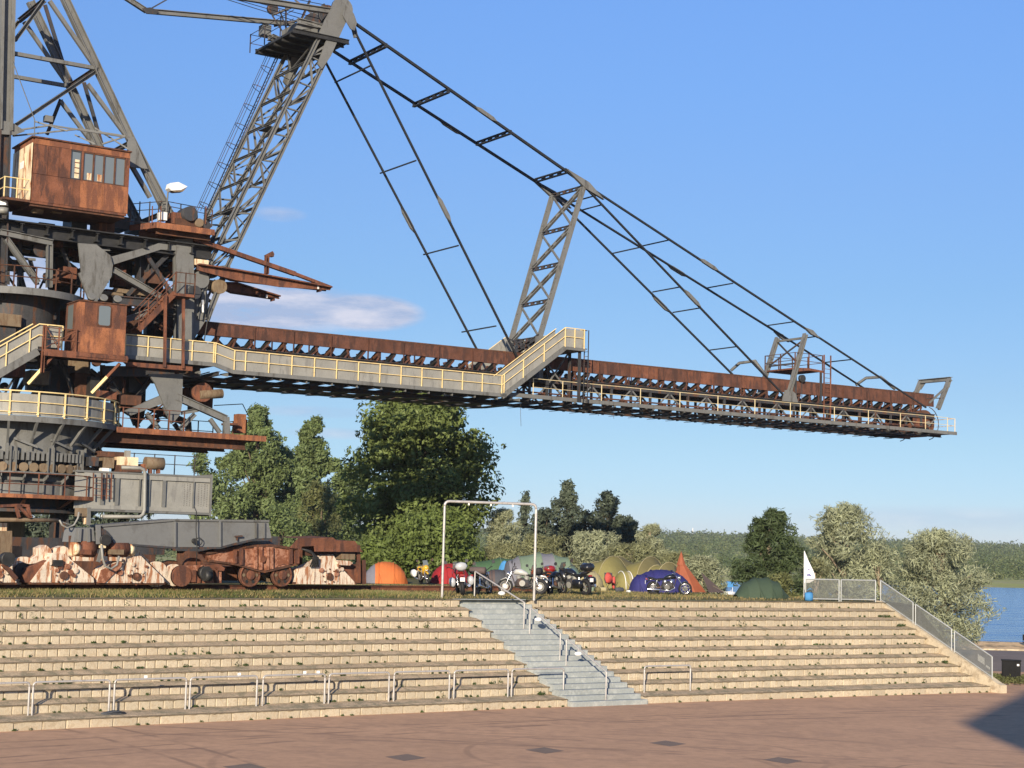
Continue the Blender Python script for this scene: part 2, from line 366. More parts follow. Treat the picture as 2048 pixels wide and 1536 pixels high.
mesh('lake', [(-900, 90, -.8), (1500, 90, -.8), (1500, 700, -.8), (-900, 700, -.8)], [(0, 1, 2, 3)], 'water')['kind'] = 'structure'

# the upper ground behind the terraces, with its banks down to the lake and the path
def _ss(t): t = max(0.0, min(1.0, t)); return t * t * (3 - 2 * t)
def gz(p):                                   # height of the upper ground and of its banks
    s, v = SV(p); e = 62 + 4 * math.sin(s * .13) + max(0, min(1, (4 - s) / 25)) * 150
    kd = _ss((p[0] / max(1, p[1]) - .112) / .022)
    drop = max(_ss((v - e) / 14), kd * max(_ss((p[1] - 79) / 14), _ss((s - 21.7) / 6.3)))
    return max(-1.6, ZG - 5.3 * drop)
def upper_ground():
    ss = [-70 + 2.5 * i for i in range(36)] + [19, 20.2, 21.0, 21.6, 22.5, 24, 26, 28, 31, 35, 40, 46]
    vv = [TOPV - .05, TOPV + .35, TOPV + 1.3] + [8.5 + 1.5 * i for i in range(14)] + [31, 35, 40, 46, 52, 60, 66, 72, 80, 100, 150, 200, 230]
    vs_, fs = [], []
    for s in ss:
        for v in vv:
            p = T(s, v, 0); z = gz(p)
            if v <= TOPV + .4: z = min(z, 3.598)
            elif v > 8.6: z += .03 * math.sin(s * .7 + v)
            vs_.append(T(s, v, z))
    w = len(vv)
    for i in range(len(ss) - 1):
        for j in range(w - 1): fs.append((i * w + j, (i + 1) * w + j, (i + 1) * w + j + 1, i * w + j + 1))
    o = mesh('upper_ground', vs_, fs, 'grass_ground'); o['kind'] = 'structure'
upper_ground()

# far shore, meadow and the wooded rise behind
def far_shore():
    xs = np.linspace(-700, 1300, 61); ys = np.array([372, 388, 410, 440, 500, 620, 800, 1050, 1350, 1700, 2100, 2600]); vs_ = []
    for y in ys:
        for x in xs:
            sh = 12 * math.sin(x * .021) + 9 * math.sin(x * .05 + 1)
            yy = y + sh + (max(0, x - 60) * .12 if y < 600 else 0)
            z = float(np.interp(y, [372, 388, 410, 440, 620, 1050, 1700, 2600], [-2.0, -.5, .3, .5, 1.6, 5.0, 16.0, 16.0]))
            if y > 800: z += 2.0 * math.sin(x * .0041 + .6) + 1.0 * math.sin(x * .011)
            vs_.append((x, yy, z))
    k = len(xs); fs = [(i * k + j, i * k + j + 1, (i + 1) * k + j + 1, (i + 1) * k + j) for i in range(len(ys) - 1) for j in range(k - 1)]
    o = mesh('far_shore', vs_, fs, 'meadow', None, True); o['kind'] = 'structure'
    return lambda x, y: float(np.interp(y, [372, 388, 410, 440, 620, 1050, 1700, 2600], [-2.0, -.5, .3, .5, 1.6, 5.0, 16.0, 16.0])) + ((2.0 * math.sin(x * .0041 + .6) + 1.0 * math.sin(x * .011)) if y > 800 else 0)
shore_z = far_shore()
leafmat('leaf_far', (.085, .115, .048), .3, .05, .15); leafmat('leaf_far_light', (.13, .155, .065), .3, .05, .15)
def leaf_cloud(cent, rad, per, size, rng, shell=.55, up=.25, aspect=1.0, droop=0.0):
    """small leaf faces through a set of ellipsoids: cent (n,3), rad (n,3), per faces each; returns verts and quads"""
    n = len(cent); idx = np.repeat(np.arange(n), per); m = len(idx)
    d = rng.normal(size=(m, 3)); d /= np.linalg.norm(d, axis=1, keepdims=True); r = (shell + (1 - shell) * rng.random((m, 1))) ** .7
    c = cent[idx] + d * rad[idx] * r
    nrm = d * .9 + rng.normal(size=(m, 3)) * .75; nrm[:, 2] += up; nrm /= np.linalg.norm(nrm, axis=1, keepdims=True)
    t = np.cross(nrm, rng.normal(size=(m, 3))); t /= np.linalg.norm(t, axis=1, keepdims=True); t[:, 2] -= droop; b = np.cross(nrm, t)
    sz = size * (.6 + .8 * rng.random((m, 1))); t = t * sz * aspect; b = b * sz / aspect
    v = np.stack([c - t, c - b * .62 + nrm * sz * .12, c + t, c + b * .62 + nrm * sz * .12], 1).reshape(-1, 3)
    return v, np.arange(4 * m).reshape(-1, 4)
def forest():
    """the wood on the far shore, one mass: crowns of small leafy facets"""
    rng = np.random.default_rng(21)
    def batch(name, mat, groups, label):
        vs_, qs, off = [], [], 0
        for rows, per in groups:
            a_ = np.array(rows); c = a_[:, :3].copy(); c[:, 2] += a_[:, 4] * .5; rd = np.stack([a_[:, 3], a_[:, 3], a_[:, 4] * .52], 1)
            for k in range(per[1]):          # sub-lobes give each crown an uneven outline
                o_ = rng.normal(size=c.shape) * rd * np.array([.42, .42, .38]); v, q = leaf_cloud(c + o_, rd * (.45 + .3 * rng.random((len(c), 1))), per[0], per[2], rng)
                vs_.append(v); qs.append(q + off); off += len(v)
        setp(npmesh(name, np.concatenate(vs_), np.concatenate(qs), mat), label, 'forest', None, 'stuff')
    D, Lt = [], []
    def put(n, y0, y1, hmin, hmax, per, xl=-.42, xr=.36, lp=.25):
        dk, lt = [], []
        for _ in range(n):
            y = y0 + (y1 - y0) * rng.random(); x = y * (xl + (xr - xl) * rng.random()); h = hmin + (hmax - hmin) * rng.random()
            (lt if rng.random() < lp else dk).append((x, y + max(0, x - 60) * .12, shore_z(x, y) - .5, h * (.3 + .2 * rng.random()), h))
        D.append((dk, per)); Lt.append((lt, per))
    put(620, 446, 500, 1.8, 4.6, (16, 4, .30), lp=.5); put(1100, 500, 640, 3, 6.0, (14, 4, .42), lp=.3); put(1700, 640, 880, 3.5, 6.2, (9, 4, .5)); put(2000, 880, 1180, 5, 7.5, (8, 3, .7)); put(2300, 1180, 1500, 6, 8.5, (8, 3, .95), lp=.2); put(3400, 1500, 1760, 8, 10.5, (7, 3, 1.1), lp=.12)
    batch('forest', 'leaf_far', D, 'dark green wood covering the far shore of the lake'); batch('forest', 'leaf_far_light', Lt, 'paler deciduous crowns scattered through the far wood')
forest()
mast = empty('radio_mast', (176, 1690, 8), 'thin far radio mast standing on the wooded skyline', 'mast')
_mb = G(1385, 1082, 8) ; _mp = CAM + ray(1385, 1090) * 1690; mast.location = (_mp.x, _mp.y, 8)
bar(mast, 'pole', 'white', (_mp.x, _mp.y, 8), (_mp.x, _mp.y, 31), .8, .8, 'rod')
bar(mast, 'antenna', 'white', (_mp.x, _mp.y, 27), (_mp.x, _mp.y, 28.6), 1.8, 1.8, 'rod')

# ------------------------------------------------------------------ seating terraces of set blocks
def block_mesh(w, h, d, rng, name, mat='concrete'):
    """one set block: front face slightly proud, worn arrises"""
    c = .018 + .012 * rng.random(); x0, x1 = -w / 2 + .006, w / 2 - .006; j = lambda: rng.uniform(-.006, .006)
    ring_back = [(x0, d, 0), (x1, d, 0), (x1, d, h), (x0, d, h)]
    ring_mid = [(x0, c, 0), (x1, c, 0), (x1, c, h), (x0, c, h)]
    ring_front = [(x0 + c + j(), j(), .0), (x1 - c + j(), j(), .0), (x1 - c + j(), j(), h - c * 1.3 + j()), (x0 + c + j(), j(), h - c * 1.3 + j())]
    vs_ = ring_back + ring_mid + ring_front; fs = []
    for a in (0, 4):
        for i in range(4): fs.append((a + i, a + (i + 1) % 4, a + 4 + (i + 1) % 4, a + 4 + i))
    fs.append((8, 9, 10, 11)); fs.append((3, 2, 1, 0))
    me = bpy.data.meshes.new(name); me.from_pydata(vs_, [], fs); me.materials.append(MATS[mat]); me.update(); return me
_br = random.Random(8)
BLOCKS = [block_mesh(w, .415, .28, _br, 'seat_block') for w in (.39, .385, .395, .30, .39, .45, .39, .34)]
BLOCK_W = (.39, .385, .395, .30, .39, .45, .39, .34)
KERBS = [block_mesh(w, .30, .28, _br, 'kerb_block') for w in (.80, .86, .74)]; KERB_W = (.80, .86, .74)
def terrace(name, fa, fb, label):
    root = empty(name, T((fa(0) + fb(0)) / 2, 0, 0), label, 'terrace')
    rng = random.Random(int(fa(0) * 7) + 99); n_ok = 0; rest_v, rest_q = [], []
    for k in range(10):
        v0, z1 = ROW_V[k], ROW_Z[k]; sa, sb = fa(v0), fb(v0); zb = z1 - (.415 if k else .30); v1 = (ROW_V[k + 1] if k < 9 else TOPV + .5)
        # earth-covered tread, heaped up a little at the foot of the next riser
        nseg = 26; vs_, fs = [], []
        for i in range(nseg + 1):
            s = sa + (sb - sa) * i / nseg; hz = .10 + .035 * rng.random()
            for vv, zz in ((v0 + .02, z1 - .02), (v0 + .20, z1 + (.03 if k < 9 else .004)), (v0 + (v1 - v0) * .6, z1 + (hz * .62 if k < 9 else .012)), (v1 + .05, z1 + (hz if k < 9 else .0))): vs_.append(T(s, vv, zz))
        for i in range(nseg):
            for j in range(3): fs.append((i * 4 + j, i * 4 + 4 + j, i * 4 + 5 + j, i * 4 + 1 + j))
        mesh('tread', vs_, fs, 'earth', root)
        # thin dark strip with a ragged lower edge along the front arris
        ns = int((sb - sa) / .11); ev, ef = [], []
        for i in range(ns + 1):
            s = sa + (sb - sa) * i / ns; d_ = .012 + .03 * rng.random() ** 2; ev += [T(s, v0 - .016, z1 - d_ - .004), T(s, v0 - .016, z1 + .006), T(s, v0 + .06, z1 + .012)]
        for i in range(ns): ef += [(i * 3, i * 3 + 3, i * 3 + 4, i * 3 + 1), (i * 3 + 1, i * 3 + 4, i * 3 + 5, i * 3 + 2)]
        mesh('arris_strip', ev, ef, 'dark_edge', root)
        s = sa
        while s < sb - .12:
            if k == 0: q = rng.randrange(3); me, w = KERBS[q], KERB_W[q]
            else: q = rng.randrange(8); me, w = BLOCKS[q], BLOCK_W[q]
            sc = 1.0
            if s + w > sb: sc = (sb - s) / w; w = sb - s
            p = T(s + w / 2, v0 + rng.uniform(-.012, .012), zb + rng.uniform(-.012, .004)); rz = trot(s) + rng.uniform(-.012, .012)
            if n_ok < 299:
                o = bpy.data.objects.new('seat_block' if k else 'kerb_block', me); COL.objects.link(o); o.location = p; o.rotation_euler = (rng.uniform(-.01, .02), 0, rz); o.scale = (sc, 1, 1); adopt(o, root); n_ok += 1
            else:
                c_, s_ = math.cos(rz), math.sin(rz); off = len(rest_v)
                for x, y, z in (v.co for v in me.vertices): x *= sc; rest_v.append((p.x + x * c_ - y * s_, p.y + x * s_ + y * c_, p.z + z))
                rest_q += [tuple(off + i for i in pl.vertices) for pl in me.polygons]
            s += w
    if rest_v:
        o = mesh('seat_blocks', rest_v, rest_q, 'concrete', root); o['kind'] = 'stuff'
    # solid mass behind the blocks, closing the ends
    prof = [(.1, -.2)]
    for k in range(10):
        v1 = ROW_V[k + 1] if k < 9 else TOPV + .4; prof += [(ROW_V[k] + .1, ROW_Z[k] - .045), (v1 + .1, ROW_Z[k] - .045)]
    prof += [(TOPV + .5, -.2)]; m_ = len(prof); segs = 12
    vs_ = [T(fa(v) + .02 + (fb(v) - fa(v) - .04) * i / segs, v, z) for i in range(segs + 1) for v, z in prof]
    fs = [(i * m_ + j, (i + 1) * m_ + j, (i + 1) * m_ + (j + 1) % m_, i * m_ + (j + 1) % m_) for i in range(segs) for j in range(m_)] + [tuple(range(m_)), tuple(range(segs * m_ + m_ - 1, segs * m_ - 1, -1))]
    mesh('core', vs_, fs, 'concrete_plain', root)
    return root
terr_l = terrace('seating_terrace', lambda v: S0, S1, 'long beige block seating terrace below the rusty excavator')
terr_r = terrace('seating_terrace', S2, S3, 'shorter beige block seating terrace ending at the sloping parapet')
# sloping parapet closing the terrace towards the lake
_pp = [(-.55, -.1), (-.55, .34), (-.30, .42), (TOPV + .35, 3.66), (TOPV + 1.2, 3.70), (TOPV + 1.2, -.1)]
vs_ = [T(S3(v) + o_, v, z) for o_ in (.01, .36) for v, z in _pp]; k = len(_pp)
mesh('parapet', vs_, [tuple(range(k)), tuple(range(2 * k - 1, k - 1, -1))] + [(i, k + i, k + (i + 1) % k, (i + 1) % k) for i in range(k)], 'concrete_plain', terr_r)

# ------------------------------------------------------------------ stairs
stairs = empty('stairs', T(.2, 0, 0), 'blue-grey concrete stairs between the two seating terraces', 'stairs')
NST = 20; ST_V0, ST_V1 = -.25, TOPV + .25
def stair_v(i): return ST_V0 + (ST_V1 - ST_V0) * i / (NST - 1)
def stair_z(v): return min(NST, max(0, math.floor((v - ST_V0) / (ST_V1 - ST_V0) * (NST - 1)) + 1)) * 3.62 / NST
for i in range(NST):
    v0 = stair_v(i); v1 = stair_v(i + 1) + .06 if i < NST - 1 else TOPV + 1.4; z1 = (i + 1) * 3.62 / NST; z0 = z1 - .26
    e = .02
    vs_ = [T(f_(v) + o_, v, z) for f_, o_ in ((S1, .01), (S2, -.01)) for v, z in ((v0, z0), (v0, z1 - e), (v0 + e, z1), (v1, z1), (v1, z0))]
    mesh('step', vs_, [(0, 1, 2, 3, 4), (9, 8, 7, 6, 5)] + [(j, 5 + j, 5 + (j + 1) % 5, (j + 1) % 5) for j in range(5)], 'stair', stairs)
vs_ = [T(f_(v) + o_, v, z) for f_, o_ in ((S1, .03), (S2, -.03)) for v, z in ((0, -.1), (ST_V1 + .2, 3.4), (ST_V1 + 1.2, 3.4), (ST_V1 + 1.2, -.1))]
mesh('core', vs_, [(0, 1, 2, 3), (7, 6, 5, 4)] + [(j, 4 + j, 4 + (j + 1) % 4, (j + 1) % 4) for j in range(4)], 'concrete_plain', stairs)

# handrails on the stairs, three lengths one above the other
def hs(v): return .95 - .15 * v
def foot_v(py):
    return min((abs(proj(T(hs(v / 50), v / 50, stair_z(v / 50) if v / 50 < TOPV + .3 else 3.66))[1] - py), v / 50) for v in range(-10, 420))[1]
def handrail(py0, py1, label, knob):
    va, vb = foot_v(py0), foot_v(py1); sa, sb = hs(va), hs(vb); s = sb
    za, zb = (stair_z(va) if va < TOPV + .3 else 3.66), stair_z(vb)
    r_ = empty('stair_handrail', T(s, vb, zb), label, 'handrail', 'handrails on the stairs')
    A0, A1, B1, B0 = T(sa, va, za), T(sa, va, za + 1.0), T(sb, vb, zb + 1.0), T(sb, vb, zb)
    bar(r_, 'post', 'pipe_metal', A0, A1, .06, .06, 'pipe'); bar(r_, 'post', 'pipe_metal', B0, B1, .06, .06, 'pipe')
    tube(r_, 'rail', 'pipe_metal', [A1, *bend(A1, A1 + UP * .04, B1, .05), *bend(A1, B1 + UP * .03, B0, .05), B1], .03, 8)
    for p in (A0, B0): boxat(r_, 'foot_plate', 'pipe_metal', p + UP * .012, .15, .15, .02, trot(s))
    if knob:                                  # pale oval lamp hung under the rail
        t = knob; c = A1.lerp(B1, t) - UP * .17; vs_, fs = [], []
        for i in range(9):
            a = math.pi * i / 8
            for j in range(10): b_ = 2 * math.pi * j / 10; vs_.append(c + Vector((.15 * math.sin(a) * math.cos(b_), .10 * math.sin(a) * math.sin(b_), .085 * math.cos(a))))
        for i in range(8):
            for j in range(10): fs.append((i * 10 + j, (i + 1) * 10 + j, (i + 1) * 10 + (j + 1) % 10, i * 10 + (j + 1) % 10))
        mesh('lamp', vs_, fs, 'white', r_, True); bar(r_, 'lamp_hanger', 'pipe_metal', c + UP * .09, c + UP * .18, .03, .03, 'rod')
handrail(1194, 1254, 'topmost tubular handrail at the head of the stairs', .55)
handrail(1264, 1319, 'middle tubular handrail halfway down the stairs', .27)
handrail(1329, 1400, 'lowest tubular handrail at the foot of the stairs', .30)

# tubular barriers along the lowest tread
def barrier(pa, pb, label, v=.70, h=1.05, z=.27):
    def s_at(px): return min((abs(proj(T(s / 50, v, z))[0] - px), s / 50) for s in range(-1400, 400))[1]
    sa, sb = s_at(pa), s_at(pb)
    r_ = empty('crowd_barrier', T((sa + sb) / 2, v, z), label, 'barrier', 'tubular barriers on the lowest tread')
    A0, A1, B1, B0 = T(sa, v, z - .03), T(sa, v, z + h), T(sb, v, z + h), T(sb, v, z - .03); r0 = .12
    bar(r_, 'post', 'pipe_metal', A0, A1 - UP * r0, .065, .065, 'pipe'); bar(r_, 'post', 'pipe_metal', B0, B1 - UP * r0, .065, .065, 'pipe')
    tube(r_, 'top_rail', 'pipe_metal', [A1 - UP * r0, *bend(A0, A1, B1, r0), *bend(A1, B1, B0, r0), B1 - UP * r0], .0325, 8)
    for p in (A0, B0): boxat(r_, 'foot_plate', 'pipe_metal', p + UP * .045, .16, .16, .025, trot(sa))
    return r_, A1, B1
ends = [(-95, 55), (64, 217), (226, 370), (378, 512), (524, 648), (657, 777), (787, 898), (907, 1015), (1023, 1126)]
words = ['cut by the picture edge', 'second', 'third', 'fourth', 'fifth', 'sixth', 'seventh', 'eighth', 'ninth']
rails = []
for i, (a, b) in enumerate(ends):
    lab = 'tubular barrier on the lowest tread, leftmost and cut by the picture edge' if i == 0 else ('tubular barrier on the lowest tread reaching into the foot of the stairs' if i == 8 else f'tubular barrier on the lowest tread, {words[i]} in the row from the left')
    rails.append(barrier(a, b, lab))
rails.append(barrier(1288, 1380, 'single tubular barrier standing alone on the terrace right of the stairs'))
for i, (k, t) in enumerate(((2, .42), (3, .72), (4, .66), (4, .88))):   # small stickers and cups left on the rails
    p = rails[k][1].lerp(rails[k][2], t)
    setp(boxat(None, 'white_cup', 'white', p + UP * .075, .10, .07, .08, .3), ['small white scrap lying on the third barrier rail', 'small white scrap lying on the fourth barrier rail', 'small white scrap at the middle of the fifth barrier rail', 'small white scrap near the end of the fifth barrier rail'][i], 'litter')
bag = empty('bag', T(-17.9, .72, .28), 'flat dark bag lying on the lowest tread by the second barrier', 'bag')
vs_, fs = [], []
for i in range(7):
    for j in range(10):
        a = math.pi * i / 6; b_ = 2 * math.pi * j / 10; p = T(-17.95, .45, .33) + MA * (.42 * math.sin(a) * math.cos(b_)) + MB_ * (.16 * math.sin(a) * math.sin(b_)) + UP * (.085 * math.cos(a) * (1 + .25 * math.sin(3 * b_)))
        vs_.append(p)
fs = [(i * 10 + j, (i + 1) * 10 + j, (i + 1) * 10 + (j + 1) % 10, i * 10 + (j + 1) % 10) for i in range(6) for j in range(10)]
material('bag_cloth', (.06, .065, .075), .8, 0, .3, 8)
mesh('body', vs_, fs, 'bag_cloth', bag, True); tube(bag, 'strap', 'bag_cloth', [T(-18.2, .35, .36), T(-18.05, .25, .40), T(-17.8, .25, .40), T(-17.65, .35, .35)], .018)

# pipe gate over the head of the stairs
ga, gb = G(884, 1193, ZG), G(1068, 1196, ZG); gt = UP * 3.75
gate = empty('pipe_gate', (ga + gb) / 2, 'tall plain pipe gate frame over the head of the stairs', 'gate')
bar(gate, 'post', 'pipe_metal', ga - UP * .1, ga + gt - UP * .2, .10, .10, 'pipe'); bar(gate, 'post', 'pipe_metal', gb - UP * .1, gb + gt - UP * .2, .11, .11, 'pipe')
tube(gate, 'top_bar', 'pipe_metal', [ga + gt - UP * .2, *bend(ga, ga + gt, gb + gt, .2), *bend(ga + gt, gb + gt, gb, .2), gb + gt - UP * .2], .055, 8)
for t in (.26, .5, .74): boxat(gate, 'eyelet', 'pipe_metal', ga.lerp(gb, t) + gt - UP * .09, .06, .06, .08)

# wire-filled guard panels at the lake end
def guard(p0, p1, label, h=.95, z_is_ground=True):
    """p0, p1: foot points; a framed panel with wire infill"""
    p0, p1 = Vector(p0), Vector(p1); r_ = empty('guard_panel', (p0 + p1) / 2, label, 'railing', 'wire guard panels at the lake end')
    q0, q1 = p0 + UP * h, p1 + UP * h
    bar(r_, 'post', 'rail_grey', p0 - UP * .08, q0, .06, .06, 'pipe'); bar(r_, 'post', 'rail_grey', p1 - UP * .08, q1, .06, .06, 'pipe')
    bar(r_, 'top_rail', 'rail_grey', q0, q1, .06, .06, 'pipe'); lo = UP * .06; bar(r_, 'bottom_rail', 'rail_grey', p0 + lo, p1 + lo, .04, .04, 'box')
    vs_, q = [], []
    d = p1 - p0; n = Vector((d.y, -d.x, 0)).normalized() * .004
    def strip(a, b, t):
        o = len(vs_); e = (b - a).normalized(); sd_ = e.cross(n.normalized()) * t
        for x in (a - sd_ - n, b - sd_ - n, b + sd_ - n, a + sd_ - n, a - sd_ + n, b - sd_ + n, b + sd_ + n, a + sd_ + n): vs_.append(x)
        q.extend([(o, o + 1, o + 2, o + 3), (o + 7, o + 6, o + 5, o + 4), (o, o + 4, o + 5, o + 1), (o + 3, o + 2, o + 6, o + 7)])
    nx = int(d.length / .04)
    for i in range(1, nx): a = p0.lerp(p1, i / nx); strip(a + lo, a + UP * h, .0058)
    nz_ = int(h / .04)
    for i in range(2, nz_): strip(p0 + UP * (h * i / nz_), p1 + UP * (h * i / nz_), .0042)
    mesh('wire_infill', vs_, q, 'mesh_wire', r_)['kind'] = 'stuff'
    return r_
def _gs(v): return S3(v) + .16
guard(G(1611, 1200, 3.66), G(1678, 1201, 3.66), 'level wire guard panel beside the flag')
guard(G(1682, 1201, 3.66), G(1751, 1202, 3.66), 'level wire guard panel at the upper terrace corner')
def par_v(px):                               # where along the parapet top a pixel column falls
    f = lambda v: .42 + (v + .30) * (3.66 - .42) / (TOPV + .35 + .30)
    return min((abs(proj(T(_gs(v / 50), v / 50, f(v / 50)))[0] - px), v / 50, f(v / 50)) for v in range(-14, 320))[1:]
for (a, b), lab in zip(((1757, 1826), (1831, 1903), (1909, 1984)), ('upper sloping wire guard panel on the parapet', 'middle sloping wire guard panel on the parapet', 'lowest sloping wire guard panel on the parapet')):
    (va, za), (vb, zb) = par_v(a), par_v(b); g = guard(T(_gs(va), va, za), T(_gs(vb), vb, zb), lab, .93)
    if 'lowest' in lab:
        P0, P1 = T(_gs(va), va, za), T(_gs(vb), vb, zb); e = Vector((-MB_.x, -MB_.y, 0)); nn = (P1 - P0).cross(UP).normalized() * -.012
        for t0, t1, h0, h1 in ((.62, .80, .34, .62), (.84, .94, .30, .40)):
            prism(g, 'sticker', 'white', [P0.lerp(P1, t0) + UP * h0 + nn, P0.lerp(P1, t1) + UP * h0 + nn, P0.lerp(P1, t1) + UP * h1 + nn, P0.lerp(P1, t0) + UP * h1 + nn], nn * .4)

# dark paving inserts let into the plaza
plates = [((-2.59, 45.1), 'dark square paving insert nearest below the stairs'), ((1.2, 47.45), 'dark square paving insert second from the left on the plaza'), ((4.91, 49.94), 'dark square paving insert farthest out, right of the stairs'),
          ((7.78, 46.57), 'dark square paving insert low at the right of the plaza'), ((-6.48, 42.35), 'dark square paving insert cut by the lower picture edge')]
for (x, y), lab in plates:
    d = .56; o = mesh('paving_insert', [(x - d, y, .004), (x, y - .75 * 1.0, .004), (x + d, y, .004), (x, y + .75, .004)], [(0, 1, 2, 3)], 'paver'); setp(o, lab, 'paving', 'dark inserts in the plaza')

# low dark service cabinet by the path
bp = (G(2005, 1362, 0) + G(2040, 1364, 0)) / 2; bc = empty('service_cabinet', bp, 'black service cabinet standing beyond the foot of the parapet', 'cabinet')
ax = (G(2040, 1364, 0) - G(2005, 1362, 0)); wz = math.atan2(-.25, .97)
material('cabinet_black', (.008, .008, .009), .85, 0, .2, 3)
boxat(bc, 'body', 'cabinet_black', bp + UP * .5, .84, .6, .94, wz); boxat(bc, 'lid', 'cabinet_black', bp + UP * .99, .90, .66, .05, wz)
fr = Matrix.Rotation(wz, 3, 'Z') @ Vector((0, -1, 0)); rt = Matrix.Rotation(wz, 3, 'Z') @ Vector((1, 0, 0))
for t in (-.21, .21): boxat(bc, 'door', 'cabinet_black', bp + UP * .48 + fr * .305 + rt * t, .40, .02, .84, wz)
boxat(bc, 'label_plate', 'white', bp + UP * .80 + fr * .318 + rt * .30, .10, .006, .09, wz); boxat(bc, 'plinth', 'concrete_plain', bp + UP * .03, .9, .66, .06, wz)
bb = CAM + ray(2046, 1287) * 108; bench = empty('bench', (bb.x + .6, 108.6, 0), 'dark bench on the sand cut by the picture edge', 'bench')
for x in (.1, 1.3): boxat(bench, 'leg', 'cabinet_black', (bb.x + x, 108.6, .18), .1, .4, .45)
boxat(bench, 'seat', 'cabinet_black', (bb.x + .7, 108.6, .43), 1.6, .45, .06); boxat(bench, 'backrest', 'cabinet_black', (bb.x + .7, 108.8, .72), 1.6, .05, .4)
# ================================================================== trees and plants
def limb(pts, r0, r1, k=7):
    """a tapered bent limb as vertices and faces"""
    vs_, fs = [], []; x = None; n = len(pts)
    for i, p in enumerate(pts):
        d = (pts[min(i + 1, n - 1)] - pts[max(i - 1, 0)]).normalized()
        if x is None: x = d.cross(Vector((0.3, .9, .1)))
        x = (x - d * x.dot(d)).normalized(); y = d.cross(x); r_ = r0 + (r1 - r0) * i / (n - 1)
        for j in range(k): t = 2 * math.pi * j / k; vs_.append(p + x * (r_ * math.cos(t)) + y * (r_ * math.sin(t)))
    for i in range(n - 1):
        for j in range(k): fs.append((i * k + j, i * k + (j + 1) % k, (i + 1) * k + (j + 1) % k, (i + 1) * k + j))
    return vs_, fs
def tree(name, label, base, height, width, leafmat_, seed, n_lobes=40, per=260, leaf=.17, shape='poplar', trunk='bark', lean=0, cat='tree', group=None, lobe=.2, aspect=1.2, clear=.12, up=.25, hollow=.5):
    """trunk with limbs, crown of lobes full of leaf faces"""
    rng = np.random.default_rng(seed); base = Vector(base)
    root = empty(name, base, label, cat, group); H_ = height; W_ = width / 2
    cents, rads, limbs_ = [], [], []
    for i in range(n_lobes):
        t = (i + rng.random()) / n_lobes
        if shape == 'poplar': prof = (min(1, .55 + t * 2.2) * max(.05, 1 - t ** 3.2)) ** .8
        elif shape == 'block': prof = min(1, .62 + 1.3 * t) * max(.05, 1 - t ** 7)
        elif shape == 'cone': prof = (1 - t ** 2.8) * .92 + .07
        elif shape == 'round': prof = math.sin(math.pi * min(1, .2 + .78 * t)) ** .5
        elif shape == 'spire': prof = (1 - t) ** .8 * .95 + .06
        else: prof = (.75 + .25 * math.sin(t * 3)) * (1 - .35 * t)          # bush
        a = rng.random() * 2 * math.pi; rr = W_ * prof * math.sqrt(rng.random()) * .88
        z = H_ * (clear + (1 - clear) * t); c = base + Vector((rr * math.cos(a) + lean * t, rr * math.sin(a), z))
        lr = W_ * lobe * (.7 + .7 * rng.random()) * ((.65 + .5 * prof) if shape != 'cone' else (.34 + .8 * prof))
        if z + lr > H_ * 1.02: c.z = base.z + H_ * 1.02 - lr
        cents.append(c); rads.append((lr, lr, lr * (1.25 if shape in ('poplar', 'spire') else .9)))
        if i % 3 == 0: limbs_.append(c)
    v, q = leaf_cloud(np.array([tuple(c) for c in cents]), np.array(rads), per, leaf, rng, .35, up, aspect)
    # sprays beyond the lobes break the outline
    sp = np.array([tuple(c) for c in cents]); m_ = len(sp) * 5; id_ = rng.integers(0, len(sp), m_); d = rng.normal(size=(m_, 3)); d /= np.linalg.norm(d, axis=1, keepdims=True); d[:, 2] = np.abs(d[:, 2]) * .9
    tips = sp[id_] + d * np.array(rads)[id_] * (.95 + .32 * rng.random((m_, 1)))
    v2, q2 = leaf_cloud(tips, np.full((m_, 3), leaf * 1.8), max(5, per // 30), leaf * .85, rng, .2, up, aspect)
    npmesh('crown', np.concatenate([v, v2]), np.concatenate([q, q2 + len(v)]), leafmat_, root)
    vs_, fs = limb([base - UP * .1, base + Vector((lean * .1, 0, H_ * .2)), base + Vector((lean * .4, .1, H_ * .5)), base + Vector((lean * .8, 0, H_ * .86))], H_ * .022 + .05, .03)
    mesh('trunk', vs_, fs, trunk, root, True)
    for c in limbs_:
        t = max(.1, (c.z - base.z) / H_ - .2); a = base + Vector((lean * t * .7, 0, H_ * t)); vs_, fs = limb([a, a.lerp(c, .5) + UP * .15, c], .05 + .006 * H_, .015, 5); mesh('limb', vs_, fs, trunk, root, True)
    return root
def at_d(px, d, z=None):
    """the ground point under a picture column at a given distance"""
    p = CAM + ray(px, 1120) * d; return Vector((p.x, p.y, gz(p) if z is None else z))
def top_h(px, py, d, z=None): p = CAM + ray(px, py) * d; return p.z - (gz(CAM + ray(px, 1120) * d) if z is None else z)
def wd_(px, d): return px / FPX * d
g1 = 'trees behind the excavator'
tree('poplar_tree', 'broad dense poplar rising to the underside of the boom', at_d(832, 111), top_h(832, 778, 111), wd_(308, 111), 'leaf_poplar', 1, 150, 360, .15, 'block', clear=.10, group=g1, lobe=.22)
tree('poplar_tree', 'tall poplar behind the rusty lower platform of the excavator', at_d(505, 188), top_h(505, 815, 188), wd_(225, 188), 'leaf_birch', 2, 95, 340, .21, 'cone', group=g1, lobe=.22, clear=.04)
tree('poplar_tree', 'narrow pointed poplar between the two larger poplars', at_d(622, 182), top_h(622, 838, 182), wd_(165, 182), 'leaf_birch', 3, 75, 320, .21, 'cone', group=g1, lobe=.25, clear=.04)
